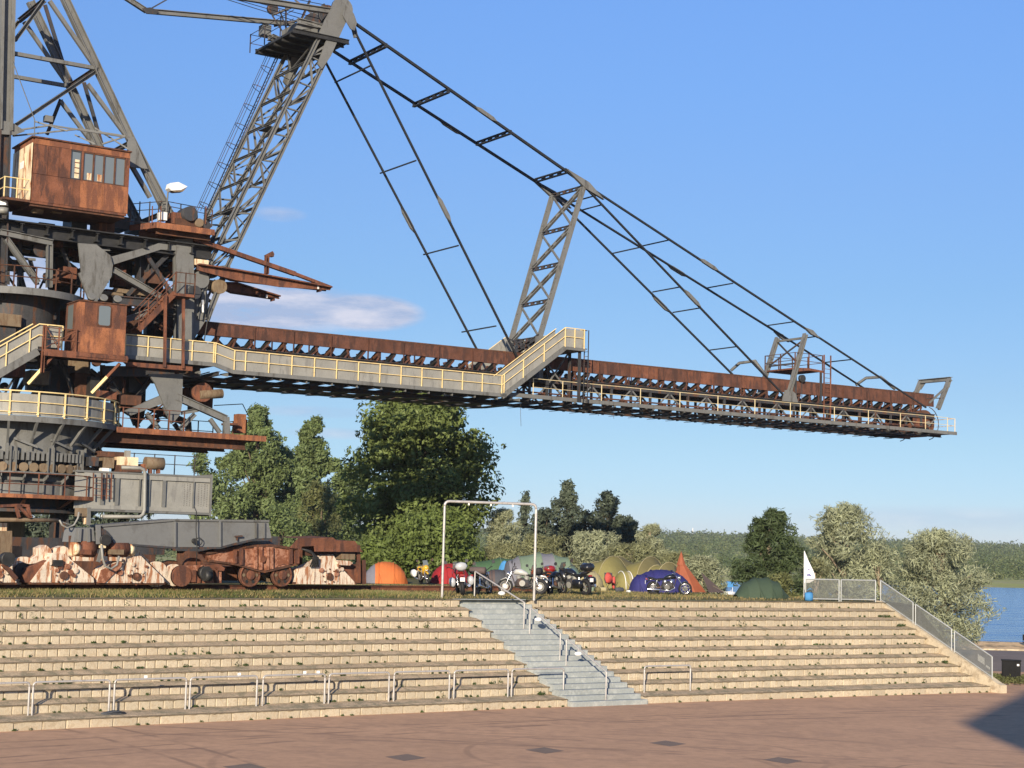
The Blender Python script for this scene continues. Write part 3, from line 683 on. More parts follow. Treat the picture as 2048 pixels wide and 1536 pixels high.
tree('poplar_tree', 'low leafy tree filling the gap beside the broad poplar', at_d(700, 172), top_h(700, 935, 172), wd_(120, 172), 'leaf_birch', 4, 34, 300, .2, 'round', group=g1, lobe=.34, clear=.05)
tree('poplar_tree', 'broad low tree between the two left poplars', at_d(572, 196), top_h(572, 900, 196), wd_(150, 196), 'leaf_birch', 41, 50, 300, .21, 'round', group=g1, lobe=.28, clear=.02)
tree('willow_shrub', 'olive willow shrub behind the roofed end bogie', at_d(640, 150), top_h(640, 965, 150), wd_(140, 150), 'leaf_willow', 5, 30, 260, .14, 'round', group=g1, lobe=.32, clear=.04, aspect=1.5)
tree('willow_shrub', 'low dark shrub behind the grey bogie beam', at_d(560, 146), top_h(560, 1010, 146), wd_(150, 146), 'leaf_birch', 6, 26, 220, .15, 'round', group=g1, lobe=.34, clear=.02)
tree('poplar_tree', 'small thin tree seen behind the machinery on the box girder', at_d(395, 190), top_h(395, 890, 190), wd_(75, 190), 'leaf_birch', 7, 26, 160, .2, 'poplar', group=g1, lobe=.32)
tree('poplar_tree', 'tree half hidden behind the box girder end', at_d(445, 194), top_h(445, 905, 194), wd_(110, 194), 'leaf_birch', 8, 32, 280, .2, 'round', group=g1, lobe=.34, clear=.02)
for i, (x, y, w) in enumerate(((250, 985, 150), (130, 1000, 160), (20, 990, 150), (-90, 1000, 160))):
    tree('thicket_shrub', ['dark shrub under the grey box girder', 'dark shrub behind the ring of the excavator', 'dark shrub at the left picture edge behind the bogies', 'dark shrub beyond the left picture edge'][i], at_d(x, 122), top_h(x, y, 122), wd_(w, 122), 'leaf_dark', 60 + i, 24, 170, .17, 'round', group=g1, lobe=.34, clear=0)
tree('leafy_bush', 'large bright green bush in front of the broad poplar', at_d(880, 100), top_h(880, 1020, 100), wd_(205, 100), 'leaf_bush', 9, 40, 260, .13, 'round', lobe=.30, clear=.14, group='bushes round the camp', cat='bush')
tree('leafy_bush', 'lower green bush behind the orange tent', at_d(785, 102), top_h(785, 1072, 102), wd_(150, 102), 'leaf_bush', 10, 30, 240, .13, 'round', lobe=.34, clear=.02, group='bushes round the camp', cat='bush')
g2 = 'dark trees behind the camp'
tree('dark_tree', 'tallest dark tree behind the camp, blunt topped', at_d(1132, 140), top_h(1132, 968, 140), wd_(112, 140), 'leaf_dark', 11, 64, 120, .15, 'poplar', group=g2, lobe=.24, clear=.05)
tree('dark_tree', 'dark tree behind the right end of the camp', at_d(1212, 138), top_h(1212, 988, 138), wd_(100, 138), 'leaf_dark', 12, 58, 120, .15, 'poplar', group=g2, lobe=.24, clear=.05)
tree('dark_tree', 'slender dark tree crossed by the gate top bar', at_d(1047, 142), top_h(1047, 992, 142), wd_(69, 142), 'leaf_dark', 13, 40, 80, .14, 'spire', group=g2, lobe=.32, clear=.05)
tree('dark_tree', 'low dark tree right of the gate post', at_d(1090, 136), top_h(1090, 1020, 136), wd_(89, 136), 'leaf_dark', 14, 44, 120, .15, 'round', group=g2, lobe=.32, clear=.02)
tree('dark_tree', 'small dark tree at the end of the dark row', at_d(1262, 134), top_h(1262, 1040, 134), wd_(78, 134), 'leaf_dark', 15, 22, 170, .15, 'round', group=g2, lobe=.34, clear=.02)
tree('dark_tree', 'rounded dark tree left of the tallest dark tree', at_d(1072, 139), top_h(1072, 1022, 139), wd_(95, 139), 'leaf_dark', 16, 46, 120, .15, 'round', group=g2, lobe=.27, clear=.02)
tree('dark_tree', 'rounded dark tree filling the gap between the two tallest dark trees', at_d(1172, 139), top_h(1172, 1024, 139), wd_(90, 139), 'leaf_dark', 17, 46, 120, .15, 'round', group=g2, lobe=.27, clear=.02)
tree('dark_tree', 'low rounded dark tree at the right of the second tallest dark tree', at_d(1245, 137), top_h(1245, 1034, 137), wd_(90, 137), 'leaf_dark', 18, 46, 120, .15, 'round', group=g2, lobe=.27, clear=.02)
g3 = 'silvery shrubs'
for i, (x, y, w, d, m_, lab) in enumerate(((1003, 1018, 80, 112, 'leaf_silver', 'pale feathery shrub beside the broad poplar'), (1010, 1085, 110, 104, 'leaf_olive', 'olive shrub above the red tent'), (1085, 1070, 120, 106, 'leaf_olive', 'olive shrub behind the large grey and green tent'), (1190, 1062, 130, 106, 'leaf_silver', 'pale grey shrub under the dark trees'),
        (1265, 1085, 120, 103, 'leaf_olive', 'dense olive shrub behind the twin olive tents'), (1300, 1050, 60, 110, 'leaf_silver', 'small silvery shrub behind the far end of the dark trees'), (1405, 1112, 105, 104, 'leaf_silver', 'low silvery shrub beside the rust-red tipi'), (1350, 1105, 90, 108, 'leaf_olive', 'low olive shrub behind the tipi'),
        (1760, 1095, 120, 99, 'leaf_silver', 'low silvery shrub behind the corner guard panel'), (1630, 1120, 90, 96, 'leaf_olive', 'dull shrub behind the flag'), (1560, 1150, 110, 90, 'leaf_willow', 'low yellowish shrub right of the dark green tent'))):
    tree('silver_shrub', lab, at_d(x, d), top_h(x, y, d), wd_(w, d), m_, 100 + i, 40, 190, .085, 'round', 'bark_pale', lobe=.30, clear=.0, group=g3, cat='shrub', aspect=2.0, up=.1)
tree('birch_tree', 'loose drooping green tree behind the dark green tent', at_d(1540, 95), top_h(1540, 1024, 95), wd_(150, 95), 'leaf_deep', 31, 80, 200, .10, 'round', 'bark_pale', lobe=.22, clear=.25, aspect=1.7)
tree('oleaster_tree', 'tall silvery oleaster tree behind the flag', at_d(1690, 100), top_h(1690, 1012, 100), wd_(200, 100), 'leaf_silver', 32, 90, 230, .09, 'round', 'bark_pale', lobe=.22, clear=.25, cat='tree', aspect=2.0, up=.1)
tree('oleaster_tree', 'silvery oleaster tree standing below the sloping parapet by the water', at_d(1885, 96, -.1), top_h(1885, 1062, 96, -.1), wd_(205, 96), 'leaf_silver', 33, 90, 240, .085, 'round', 'bark_pale', lobe=.25, clear=.16, cat='tree', aspect=2.0, up=.1, hollow=.55)

# grass on the upper ground and weeds in the joints
def blades(name, mat, pts, h, label, seed):
    rng = np.random.default_rng(seed); n = len(pts); a = rng.random(n) * 2 * math.pi; w = .012 + .012 * rng.random(n); hh = h * (.45 + .8 * rng.random(n)); ln = .5 * hh
    d = np.stack([np.cos(a), np.sin(a), np.zeros(n)], 1); l_ = np.stack([np.cos(a * 3.1), np.sin(a * 3.1), np.zeros(n)], 1)
    v = np.stack([pts - d * w[:, None], pts + d * w[:, None], pts + l_ * ln[:, None] + np.array([0, 0, 1]) * hh[:, None]], 1).reshape(-1, 3)
    o = npmesh(name, v, np.arange(3 * n).reshape(-1, 3), mat); setp(o, label, 'grass', None, 'stuff')
leafmat('grass_green', (.13, .155, .045), .3, 1.2, .3); leafmat('grass_dry', (.30, .235, .10), .3, 1.5, .3)
def scatter(n, s0, s1, v0, v1, seed, z=ZG, clump=.6):
    rng = np.random.default_rng(seed); s = s0 + (s1 - s0) * rng.random(n); v = v0 + (v1 - v0) * rng.random(n)
    if clump:
        cs_ = rng.random((n // 40 + 1, 2)); k = rng.integers(0, len(cs_), n); use = rng.random(n) < clump
        s = np.where(use, s0 + (s1 - s0) * cs_[k, 0] + rng.normal(0, .22, n), s); v = np.where(use, v0 + (v1 - v0) * cs_[k, 1] + rng.normal(0, .22, n), v)
    s = np.clip(s, s0, s1); v = np.clip(v, v0, v1)
    a = _ph0 - s / TR; zz = np.where(v > TOPV + 1.3, z - .01, 3.6 + (z - 3.6) * np.clip((v - TOPV - .35) / .95, 0, 1))
    P = np.stack([_tc.x + (TR + v) * np.cos(a), _tc.y + (TR + v) * np.sin(a), zz], 1); return P[~((P[:, 1] > 79) & (P[:, 0] / P[:, 1] > .112))]
blades('grass', 'grass_green', scatter(26000, -27, -1.9, TOPV + .6, TOPV + 7.5, 1), .10, 'green grass strip along the rail above the left terrace', 1)
blades('grass', 'grass_dry', scatter(15000, -27, -1.9, TOPV + .45, TOPV + 8, 2), .12, 'dry yellow grass stalks mixed along the rail above the left terrace', 2)
blades('grass', 'grass_dry', scatter(24000, -3, 20.5, TOPV + .6, 22, 3, clump=.3), .09, 'dry trampled grass under the camp', 3)
blades('grass', 'grass_green', scatter(9000, -3, 20.5, TOPV + 1.4, 22, 4, clump=.5), .10, 'green grass tufts between the tents', 4)
def weeds():
    rng = np.random.default_rng(77); cs, rs = [], []
    for k in range(9):
        for fa, fb in ((lambda v: S0, S1), (S2, S3)):
            v = ROW_V[k + 1]; s = fa(v)
            while s < fb(v):
                s += rng.exponential(.62)
                if s > fb(v): break
                big = rng.random(); r_ = .02 + .075 * big ** 4; c = T(s, v - .035, ROW_Z[k] + .12 + r_ * .5); cs.append(tuple(c)); rs.append((r_ * 1.5, r_ * .8, r_ * (.8 + 1.6 * (big > .9))))
    for s in np.arange(S0, 21, .55):
        if S1(0) < s < S2(0): continue
        if rng.random() < .5: c = T(s + rng.random() * .4, -.03, .02); cs.append(tuple(c)); rs.append((.07, .04, .03 + .03 * rng.random()))
    for s, k, v_ in ((-1.35, 0, .85), (20.3, 6, 4.6), (19.9, 7, 5.3), (20.5, 2, 2.1)):
        for _ in range(5): c = T(s + rng.normal(0, .14), v_ + rng.normal(0, .05), ROW_Z[k] + .14); cs.append(tuple(c)); rs.append((.12, .1, .09))
    v, q = leaf_cloud(np.array(cs), np.array(rs), 22, .032, rng, .2, .5, 1.6)
    setp(npmesh('weeds', v, q, 'leaf_weed'), 'small weeds rooted in the joints of the seating terraces', 'weeds', None, 'stuff')
    cs, rs = [], []
    for _ in range(170):
        p = bp + Vector((rng.normal(0, 1.4) - .3, rng.normal(.2, 1.0), .12)); cs.append(tuple(p)); rs.append((.22, .22, .14 + .12 * rng.random()))
    v, q = leaf_cloud(np.array(cs), np.array(rs), 40, .05, rng, .2, .5, 1.6)
    setp(npmesh('undergrowth', v, q, 'leaf_willow'), 'scrubby plants round the black service cabinet', 'plants', None, 'stuff')
weeds()
# ================================================================== the mining machine
def q2(px, py, w): return B(px, py, w)
SLW = B(15, 850, 0); SLW.z = ZG
ex = empty('mining_excavator', SLW, 'huge rusty mining excavator with a long conveyor boom held by steel stays', 'excavator')
NW = 2.05
def wst(s): return max(1.35, min(2.15, 2.15 - .035 * (s - 8)))
def Bn(px, py):                              # a point on the tapering near stay plane
    w = 1.8
    for _ in range(3): w = wst(msw(B(px, py, w))[0])
    return B(px, py, w)
def far(p): s, w, z = msw(p); return M(s, -w, z)
def part(name): return empty(name, SLW, parent=ex)
def laced(parent, name, mat, p, q, wd=.36, flat=.07, step=.9, up=None):
    """a built-up member: two flats joined by batten plates, with the gaps open"""
    p, q = Vector(p), Vector(q); up = up or MB_; z = (q - p).normalized(); x = up.cross(z).normalized(); y = z.cross(x); Ln = (q - p).length; vs_, fs = [], []
    def bx(x0, x1, y0, y1, z0, z1):
        o = len(vs_)
        for a in (z0, z1):
            for b_, c in ((x0, y0), (x1, y0), (x1, y1), (x0, y1)): vs_.append(p + x * b_ + y * c + z * a)
        fs.extend([(o, o + 1, o + 2, o + 3), (o + 7, o + 6, o + 5, o + 4)] + [(o + i, o + 4 + i, o + 4 + (i + 1) % 4, o + (i + 1) % 4) for i in range(4)])
    h = wd / 2; d = flat * 1.6
    bx(-h, -h + flat, -d, d, 0, Ln); bx(h - flat, h, -d, d, 0, Ln); n = max(2, int(Ln / step))
    for i in range(n + 1): c = Ln * i / n; bx(-h + flat, h - flat, -d * .8, d * .8, max(0, c - .13), min(Ln, c + .13))
    return mesh(name, vs_, fs, mat, parent)

# ---- conveyor boom
boom = part('conveyor_boom'); ZD = 15.70
S_A, S_B = -3.2, 53.3
for sgn in (1, -1):
    w = 1.3 * sgn; s = S_A; i = 0
    while s < S_B - .3:
        e = min(s + 2.27, S_B); z1 = 16.93 + .004 * (s - S_A)
        slab(boom, 'side_plate', 'rust' if (20 < s < 36 and i % 2) else 'rust_boom', s + .012, e - .012, w - .03, w + .03, 16.30 if sgn > 0 else 16.62, z1)
        bar(boom, 'plate_rib', 'rust_boom', M(s, w + .06 * sgn, ZD), M(s, w + .06 * sgn, 16.95), .10, .09, 'angle')
        s += 2.27; i += 1
    bar(boom, 'top_edge', 'rust_dark', M(S_A, w, 16.96), M(S_B, w, 17.15), .10, .08)
    bar(boom, 'deck_girder', 'steel_dark', M(S_A - 2, w * 1.05, ZD - .1), M(S_B, w * 1.05, ZD - .1), .22, .34, 'ibeam')
    bar(boom, 'bottom_chord', 'steel_dark', M(S_A - 2, w * 1.1, 13.95), M(17.4, w * 1.1, 14.02), .24, .24, 'ibeam'); bar(boom, 'bottom_chord', 'steel_dark', M(17.4, w * 1.1, 14.22), M(S_B + .6, w * 1.1, 14.26), .18, .18, 'ibeam')
s = S_A + .6; i = 0
while s < S_B - 1:
    for sgn in (1, -1):
        if i % 2 == 0: bar(boom, 'idler_stand', 'rust_boom', M(s + .1, 1.16 * sgn, ZD), M(s - .12, 1.22 * sgn, 16.4), .11, .09, 'channel')
        bar(boom, 'roller', 'grease' if i % 3 else 'rust_dark', M(s, .36 * sgn, 15.92), M(s, 1.16 * sgn, 16.32), .27, .27, 'drum')
        bar(boom, 'idler_bracket', 'rust_boom', M(s - .22 - .1 * (i % 3), 1.24 * sgn, ZD + .02), M(s + .02, 1.24 * sgn, 16.1 + .12 * (i % 2)), .10, .07)
    bar(boom, 'roller', 'rust_dark', M(s, -.36, 15.92), M(s, .36, 15.92), .27, .27, 'drum')
    bar(boom, 'idler_frame', 'rust_dark', M(s + .2, -1.25, ZD + .08), M(s + .2, 1.25, ZD + .08), .14, .12, 'channel')
    s += .96; i += 1
# belt, sagging between the idlers, and the guard plates under the boom
vs_, fs = [], []
for i in range(60):
    s = S_A + (S_B - S_A) * i / 59
    for w, z in ((-1.12, 16.12), (-.45, 15.74), (.45, 15.74), (1.12, 16.12)): vs_.append(M(s, w, z + .02 * math.sin(i * 2.1)))
fs = [(i * 4 + j, i * 4 + 4 + j, i * 4 + 5 + j, i * 4 + 1 + j) for i in range(59) for j in range(3)]
# the belt itself is gone from the machine: only a short torn length stays near the head
s = S_A
while s < S_B - .8:
    near_part = s < 17.5; st = 1.5 if near_part else 1.52
    zg_ = 13.80 if near_part else 14.03
    prism(boom, 'guard_plate', 'steel_dark', [M(s, -1.5, zg_), M(s + (1.46 if near_part else .9), -1.5, zg_ + .12), M(s + (1.46 if near_part else .9), 1.9 if near_part else -.9, zg_ + .12), M(s, 1.9 if near_part else -.9, zg_)], UP * .03)
    if not near_part:
        bar(boom, 'cross_beam', 'steel_dark', M(s + .3, -1.6, 14.22), M(s + .3, 2.5, 14.24), .14, .16, 'ibeam')
        bar(boom, 'return_roller', 'rust_dark', M(s + .9, -1.1, 14.72), M(s + .9, 1.1, 14.72), .24, .24, 'drum')
    else:
        bar(boom, 'cross_beam', 'steel_dark', M(s + .3, -1.6, 14.06), M(s + .3, 3.1, 14.15), .16, .2, 'ibeam')
        prism(boom, 'walkway_bracket', 'steel', [M(s + .75, 3.12, 14.20), M(s + .75, 2.2, 14.16), M(s + .75, 3.12, 14.02)], MA * .06)
    s += st
for sgn in (1, -1):                           # side truss of the outer boom
    w = 1.42 * sgn; s = 17.4; k = 0
    while s < S_B - 1:
        bar(boom, 'truss_post', 'steel_dark', M(s, w, 14.1), M(s, w, ZD - .2), .14, .12)
        a, b_ = (14.15, ZD - .2) if k % 2 else (ZD - .2, 14.15)
        bar(boom, 'truss_diagonal', 'steel', M(s, w, a), M(min(s + 1.5, S_B), w, b_), .09, .09, 'angle'); s += 1.5; k += 1
    if sgn > 0: bar(boom, 'cable_tray', 'rust_boom', M(17, 1.62 * sgn, 14.78), M(52.5, 1.62 * sgn, 14.80), .12, .08, 'channel')
    if sgn > 0: bar(boom, 'cable_pipe', 'rust', M(17, 1.75 * sgn, 14.62), M(50.5, 1.75 * sgn, 14.62), .06, .06, 'pipe')

# near walkway with solid panels, then the stair over the conveyor
walk = part('boom_walkway')
def rail_run(parent, pts, mat='yellow', posts=None, drop=1.08, r=.028, mid=.52, post=.05, foot=True, stubs=True):
    """handrail through the points, knee rail below it, posts at the given points"""
    pts = [Vector(p) for p in pts]
    for a, b_ in zip(pts, pts[1:]):
        bar(parent, 'handrail', mat, a, b_, 2 * r, 2 * r, 'pipe')
        if mid: bar(parent, 'knee_rail', mat, a - UP * mid, b_ - UP * mid, 1.6 * r, 1.6 * r, 'pipe')
    for p in (posts if posts is not None else pts): bar(parent, 'rail_post', mat, Vector(p) - UP * (drop + .06), Vector(p), post, post)
def panel(parent, a, b_, h, mat='galv', t=.03):
    """sheet panel hanging below the line a-b, set just behind the rail"""
    o_ = MB_ * -.07; return prism(parent, 'sheet_panel', mat, [a + o_, b_ + o_, b_ + o_ - UP * h, a + o_ - UP * h], MB_ * -t)
ZR, ZF = 15.40, 14.30; WN = 3.2
posts_s = [0 + 1.316 * i for i in range(13)]
k0 = [B(248, 668, WN), B(432, 686, WN), B(472, 700, WN)]; k0[1].z = k0[0].z
p_end = M(15.82, WN, ZR)
rail_run(walk, [M(-.62, WN, ZR), M(15.82, WN, ZR)], posts=[M(s, WN, ZR) for s in [-.62] + posts_s])
for a, b_ in zip([-.62] + posts_s, posts_s): panel(walk, M(a, WN, ZR - .06), M(b_ - .015, WN, ZR - .06), 1.0)
bar(walk, 'kick_beam', 'steel', M(-.7, WN, ZF - .02), M(16.1, WN, ZF - .02), .10, .20, 'channel')
slab(walk, 'deck_plate', 'steel_dark', -.7, 16.1, 1.6, 3.15, ZF - .08, ZF - .02)
# short ramp and level length beside the superstructure
zl = k0[0].z; sl0, sl1 = msw(k0[0])[0], msw(k0[1])[0]
rail_run(walk, [M(sl0, WN, zl), M(sl1, WN, zl), M(-.62, WN, ZR)], posts=[M(sl0 + .1 + i * 1.17, WN, zl) for i in range(5)] + [M(sl1, WN, zl)])
for i in range(4): a = sl0 + (sl1 - sl0) * i / 4; panel(walk, M(a + .01, WN, zl - .05), M(a + (sl1 - sl0) / 4 - .01, WN, zl - .05), 1.05)
prism(walk, 'sheet_panel', 'galv', [M(sl1, WN - .07, zl - .05), M(-.63, WN - .07, ZR - .05), M(-.63, WN - .07, ZR - 1.08), M(sl1, WN - .07, zl - 1.08)], MB_ * -.03)
bar(walk, 'kick_beam', 'steel', M(sl0, WN, zl - 1.12), M(sl1, WN, zl - 1.12), .10, .20, 'channel'); bar(walk, 'kick_beam', 'steel', M(sl1, WN, zl - 1.12), M(-.7, WN, ZF - .02), .10, .20, 'channel')
slab(walk, 'deck_plate', 'steel_dark', sl0, sl1, 1.6, 3.15, zl - 1.2, zl - 1.14)
# stair
material('cream_rail', (.72, .60, .36), .6, 0, .1, 2)
tA, tB = M(15.82, WN, ZR), B(1131, 655, WN); tB2 = B(1169, 658, WN); sB = msw(tB)[0]; zB = tB.z; sB2 = msw(tB2)[0]
rail_run(walk, [tA, tB], posts=[tA.lerp(tB, t) for t in (.03, .33, .66)]); rail_run(walk, [tB, M(sB2, WN, zB)], posts=[tB, tB.lerp(M(sB2, WN, zB), .5), M(sB2, WN, zB)])
for t0, t1 in ((0, .33), (.335, .66), (.665, 1)): a, b_ = tA.lerp(tB, t0), tA.lerp(tB, t1); panel(walk, a - UP * .05, b_ - UP * .05, 1.15)
panel(walk, tB - UP * .05, M(sB2, WN, zB - .05), 1.05)
bar(walk, 'stair_stringer', 'steel', tA - UP * 1.22, tB - UP * 1.2, .10, .26, 'channel'); bar(walk, 'stair_stringer', 'steel', far(tA - UP * 1.22), far(tB - UP * 1.2), .10, .26, 'channel')
for i in range(10): t = (i + .5) / 10; c = (tA - UP * 1.2).lerp(tB - UP * 1.15, t); s_, w_, z_ = msw(c); slab(walk, 'stair_tread', 'steel_dark', s_ - .14, s_ + .14, 2.3, 3.15, z_ - .02, z_ + .02)
inner = [p - MB_ * .95 for p in (tA, tB)]; bar(walk, 'handrail', 'yellow', inner[0] + UP * .02, inner[1] + UP * .02, .056, .056, 'pipe')
panel(walk, inner[0] - UP * .05, inner[1] - UP * .05, 1.0)
slab(walk, 'bridge_deck', 'steel', sB - .1, sB2 + .1, -3.2, 3.2, zB - 1.28, zB - 1.12)
for sx in (sB2 + .02,): 
    rail_run(walk, [M(sx, 3.2, zB), M(sx, -3.2, zB)], posts=[M(sx, w, zB) for w in (2.1, 1.0, -.2, -1.3, -3.2)])
    for a, b_ in ((3.2, 1.1), (1.1, -1.1), (-1.1, -3.2)): prism(walk, 'sheet_panel', 'galv', [M(sx, a, zB - .06), M(sx, b_, zB - .06), M(sx, b_, zB - 1.05), M(sx, a, zB - 1.05)], MA * .03)
fA, fB = far(tA), far(tB); fB2 = M(sB2, -WN, zB)
rail_run(walk, [fA, fB, fB2], posts=[fA.lerp(fB, .4), fA.lerp(fB, .75), fB])
for t0, t1 in ((0, .5), (.505, 1)): a, b_ = fA.lerp(fB, t0), fA.lerp(fB, t1); prism(walk, 'sheet_panel', 'galv', [a, b_, b_ - UP * 1.1, a - UP * 1.1], MB_ * .03)
prism(walk, 'sheet_panel', 'galv', [fB, fB2, fB2 - UP * 1.05, fB - UP * 1.05], MB_ * .03)
for s_, w_ in ((sB2 - .1, 2.9), (sB2 - .1, 1.9), (sB - .3, 1.9)): bar(walk, 'bridge_post', 'steel_dark', M(s_, w_, 14.3), M(s_, w_, zB - 1.2), .14, .14, 'ibeam')
bar(walk, 'bridge_brace', 'steel', M(sB2 - .2, 1.9, zB - 1.3), M(sB - .2, 1.9, 15.4), .08, .08, 'angle'); bar(walk, 'bridge_brace', 'steel', M(sB - .4, 1.9, zB - 2.0), M(sB2 - .6, 1.9, 15.4), .08, .08, 'angle')
# ladder at the end of the bridge
for w_ in (2.75, 3.15): bar(walk, 'ladder_stile', 'steel_dark', M(sB2 + .35, w_, 14.3), M(sB2 + .35, w_, zB), .045, .045)
for i in range(11): z_ = 14.5 + i * .28; bar(walk, 'ladder_rung', 'steel_dark', M(sB2 + .35, 2.75, z_), M(sB2 + .35, 3.15, z_), .03, .03, 'rod')
for z_ in (zB, zB - 1.1): bar(walk, 'ladder_tie', 'steel_dark', M(sB2, 2.95, z_), M(sB2 + .38, 2.95, z_), .05, .05)
# outer walkway, open, thin yellow rail
WO = 2.6; zo = (B(1203, 767, WO).z + B(1801, 829, WO).z) / 2; so0 = msw(B(1066, 752, WO))[0]; so1 = msw(B(1895, 838, WO))[0]
ps = [msw(B(x, 790, WO))[0] for x in (1066, 1125, 1203, 1281, 1360, 1436, 1510, 1581, 1601, 1669, 1737, 1801, 1851)]
rail_run(walk, [M(so0, WO, zo), M(so1, WO, zo)], 'cream_rail', posts=[M(s, WO, zo) for s in ps] + [M(so1, WO, zo)], drop=.95, r=.018, mid=.5, post=.036)
bar(walk, 'edge_beam', 'steel', M(14.6, WO, zo - 1.05), M(so1 + .9, WO, zo - 1.05), .12, .22, 'channel')
s = 16.5
while s < so1: slab(walk, 'grating', 'steel_dark', s, s + 1.0, 1.75, 2.5, zo - 1.06, zo - 1.02); s += 1.52
ge = so1 + .75
rail_run(walk, [M(so1, WO, zo - .03), M(ge, WO, zo - .03), M(ge, -1.6, zo - .03)], 'cream', [M(ge, WO, zo - .03), M(ge, -1.6, zo - .03)], .95, .022, .5, .042)
slab(walk, 'end_plate', 'steel', so1 - 1.5, ge + .05, -1.6, WO, zo - 1.12, zo - 1.06)
for i, (x, l_) in enumerate(((1041, 1.35), (1195, .35), (1226, .45))):  # loose wires hanging under the boom
    p = B(x, 806 + (x - 1041) * .09, 1.9); tube(walk, 'loose_wire', 'steel_dark', [p, p - UP * l_ * .5 + MA * .03, p - UP * l_ + MA * .08], .012, 4)

# drum and portal at the boom head
head = part('boom_head'); sd0 = 52.6
bar(head, 'end_drum', 'rust_dark', M(sd0, -1.15, 15.1), M(sd0, 1.15, 15.1), 1.9, 1.9, 'drum'); bar(head, 'drum_shaft', 'steel', M(sd0, -1.5, 15.1), M(sd0, 1.5, 15.1), .3, .3, 'drum')
for w in (-1.3, 1.3): prism(head, 'bearing_plate', 'rust', [M(sd0 - 1.4, w, 15.5), M(sd0 + .25, w, 15.35), M(sd0 + .3, w, 14.6), M(sd0 - 1.4, w, 14.4)], MB_ * .06)
hoop = [M(sd0 + 1.15 * math.sin(a), 1.35, 15.1 + 1.15 * math.cos(a)) for a in [R(10 + 16 * i) for i in range(11)]]; tube(head, 'drum_guard', 'steel_dark', hoop, .03, 5)
tube(head, 'drum_guard', 'steel_dark', [far(p) for p in hoop], .03, 5)
for i in range(7): slab(head, 'scraper_bar', 'rust_dark', sd0 - 3.6 + i * .32, sd0 - 3.45 + i * .32, -1.2, 1.4, 14.3 + .05 * (i % 2), 14.42)
lt, lb_ = B(1899, 758, 1.35), B(1876, 818, 1.35)
bar(head, 'portal_leg', 'steel', lb_, lt, .26, .26, 'ibeam'); bar(head, 'portal_leg', 'steel', far(lb_), far(lt), .26, .26, 'ibeam'); bar(head, 'portal_beam', 'steel', lt + MB_ * .15, far(lt) - MB_ * .15, .30, .28, 'ibeam')
for f_ in (lambda p: p, far): bar(head, 'portal_brace', 'steel', f_(lt - UP * .35), f_(B(1858, 806, 1.35)), .12, .12); prism(head, 'corner_plate', 'steel', [f_(lt), f_(lt - UP * .6), f_(lt - UP * .08) + MB_ * (-.5 if f_(lt) == lt else .5)], MA * .05)
bar(head, 'portal_tie', 'steel_dark', B(1852, 797, 1.35), B(1888, 796, 1.35), .06, .06)
# hoops over the conveyor that carry the stay ends
for xs in (((1462, 741), (1479, 726), (1510, 722), (1532, 752)), ((1712, 770), (1732, 756), (1761, 754), (1790, 778))):
    tube(head, 'stay_hoop', 'steel', [B(*xs[0], -1.3), B(*xs[1], -1.0), B(*xs[2], 1.0), B(*xs[3], 1.3)], .11, 6)
# service platform over the belt with its ladder
pl = part('service_platform'); zp = B(1645, 741, 1.4).z; sp0, sp1 = msw(B(1590, 745, 1.4))[0], msw(B(1645, 741, 1.4))[0]
slab(pl, 'floor', 'rust', sp0, sp1, -1.5, 1.4, zp - .1, zp)
prism(pl, 'arch_plate', 'rust', [M(sp0 - .1, 1.42, zp - .02), M((sp0 + sp1) / 2, 1.42, zp + .06), M(sp1 + .1, 1.42, zp - .02), M(sp1 + .1, 1.42, zp - .16), M((sp0 + sp1) / 2, 1.42, zp - .10), M(sp0 - .1, 1.42, zp - .3)], MB_ * -.05)
for z_ in (zp + 1.0, zp + .5):
    for a, b_ in (((sp0, 1.4), (sp1, 1.4)), ((sp1, 1.4), (sp1, -1.5)), ((sp1, -1.5), (sp0, -1.5)), ((sp0, -1.5), (sp0, 1.4))): bar(pl, 'rail', 'rust_dark', M(*a, z_), M(*b_, z_), .045, .045, 'rod')
for s_, w_ in ((sp0, 1.4), (sp1, 1.4), ((sp0 + sp1) / 2, 1.4), (sp0, -1.5), (sp1, -1.5), ((sp0 + sp1) / 2, -1.5), (sp0, 0), (sp1, 0)): bar(pl, 'rail_post', 'rust_dark', M(s_, w_, zp), M(s_, w_, zp + 1.02), .06, .06)
for s_, w_ in ((sp0 + .1, 1.35), (sp1 - .1, 1.35), (sp0 + .1, -1.45), (sp1 - .1, -1.45)): bar(pl, 'leg', 'steel_dark', M(s_, w_, ZD), M(s_, w_, zp - .1), .12, .12)
for s_ in (sp1 + .05, sp1 + .65): bar(pl, 'ladder_stile', 'rust', M(s_, 1.5, 14.5), M(s_, 1.5, zp + 1.05), .07, .07)
for i in range(12): z_ = 14.8 + i * .3; bar(pl, 'ladder_rung', 'rust', M(sp1 + .05, 1.5, z_), M(sp1 + .65, 1.5, z_), .035, .035, 'rod')
lp = B(1604, 757, 1.5); bar(pl, 'lamp_post', 'steel_dark', M(msw(lp)[0], 1.5, ZD), lp, .05, .05, 'rod'); disc(pl, 'floodlight', 'grease', lp, MB_, .24, .22)

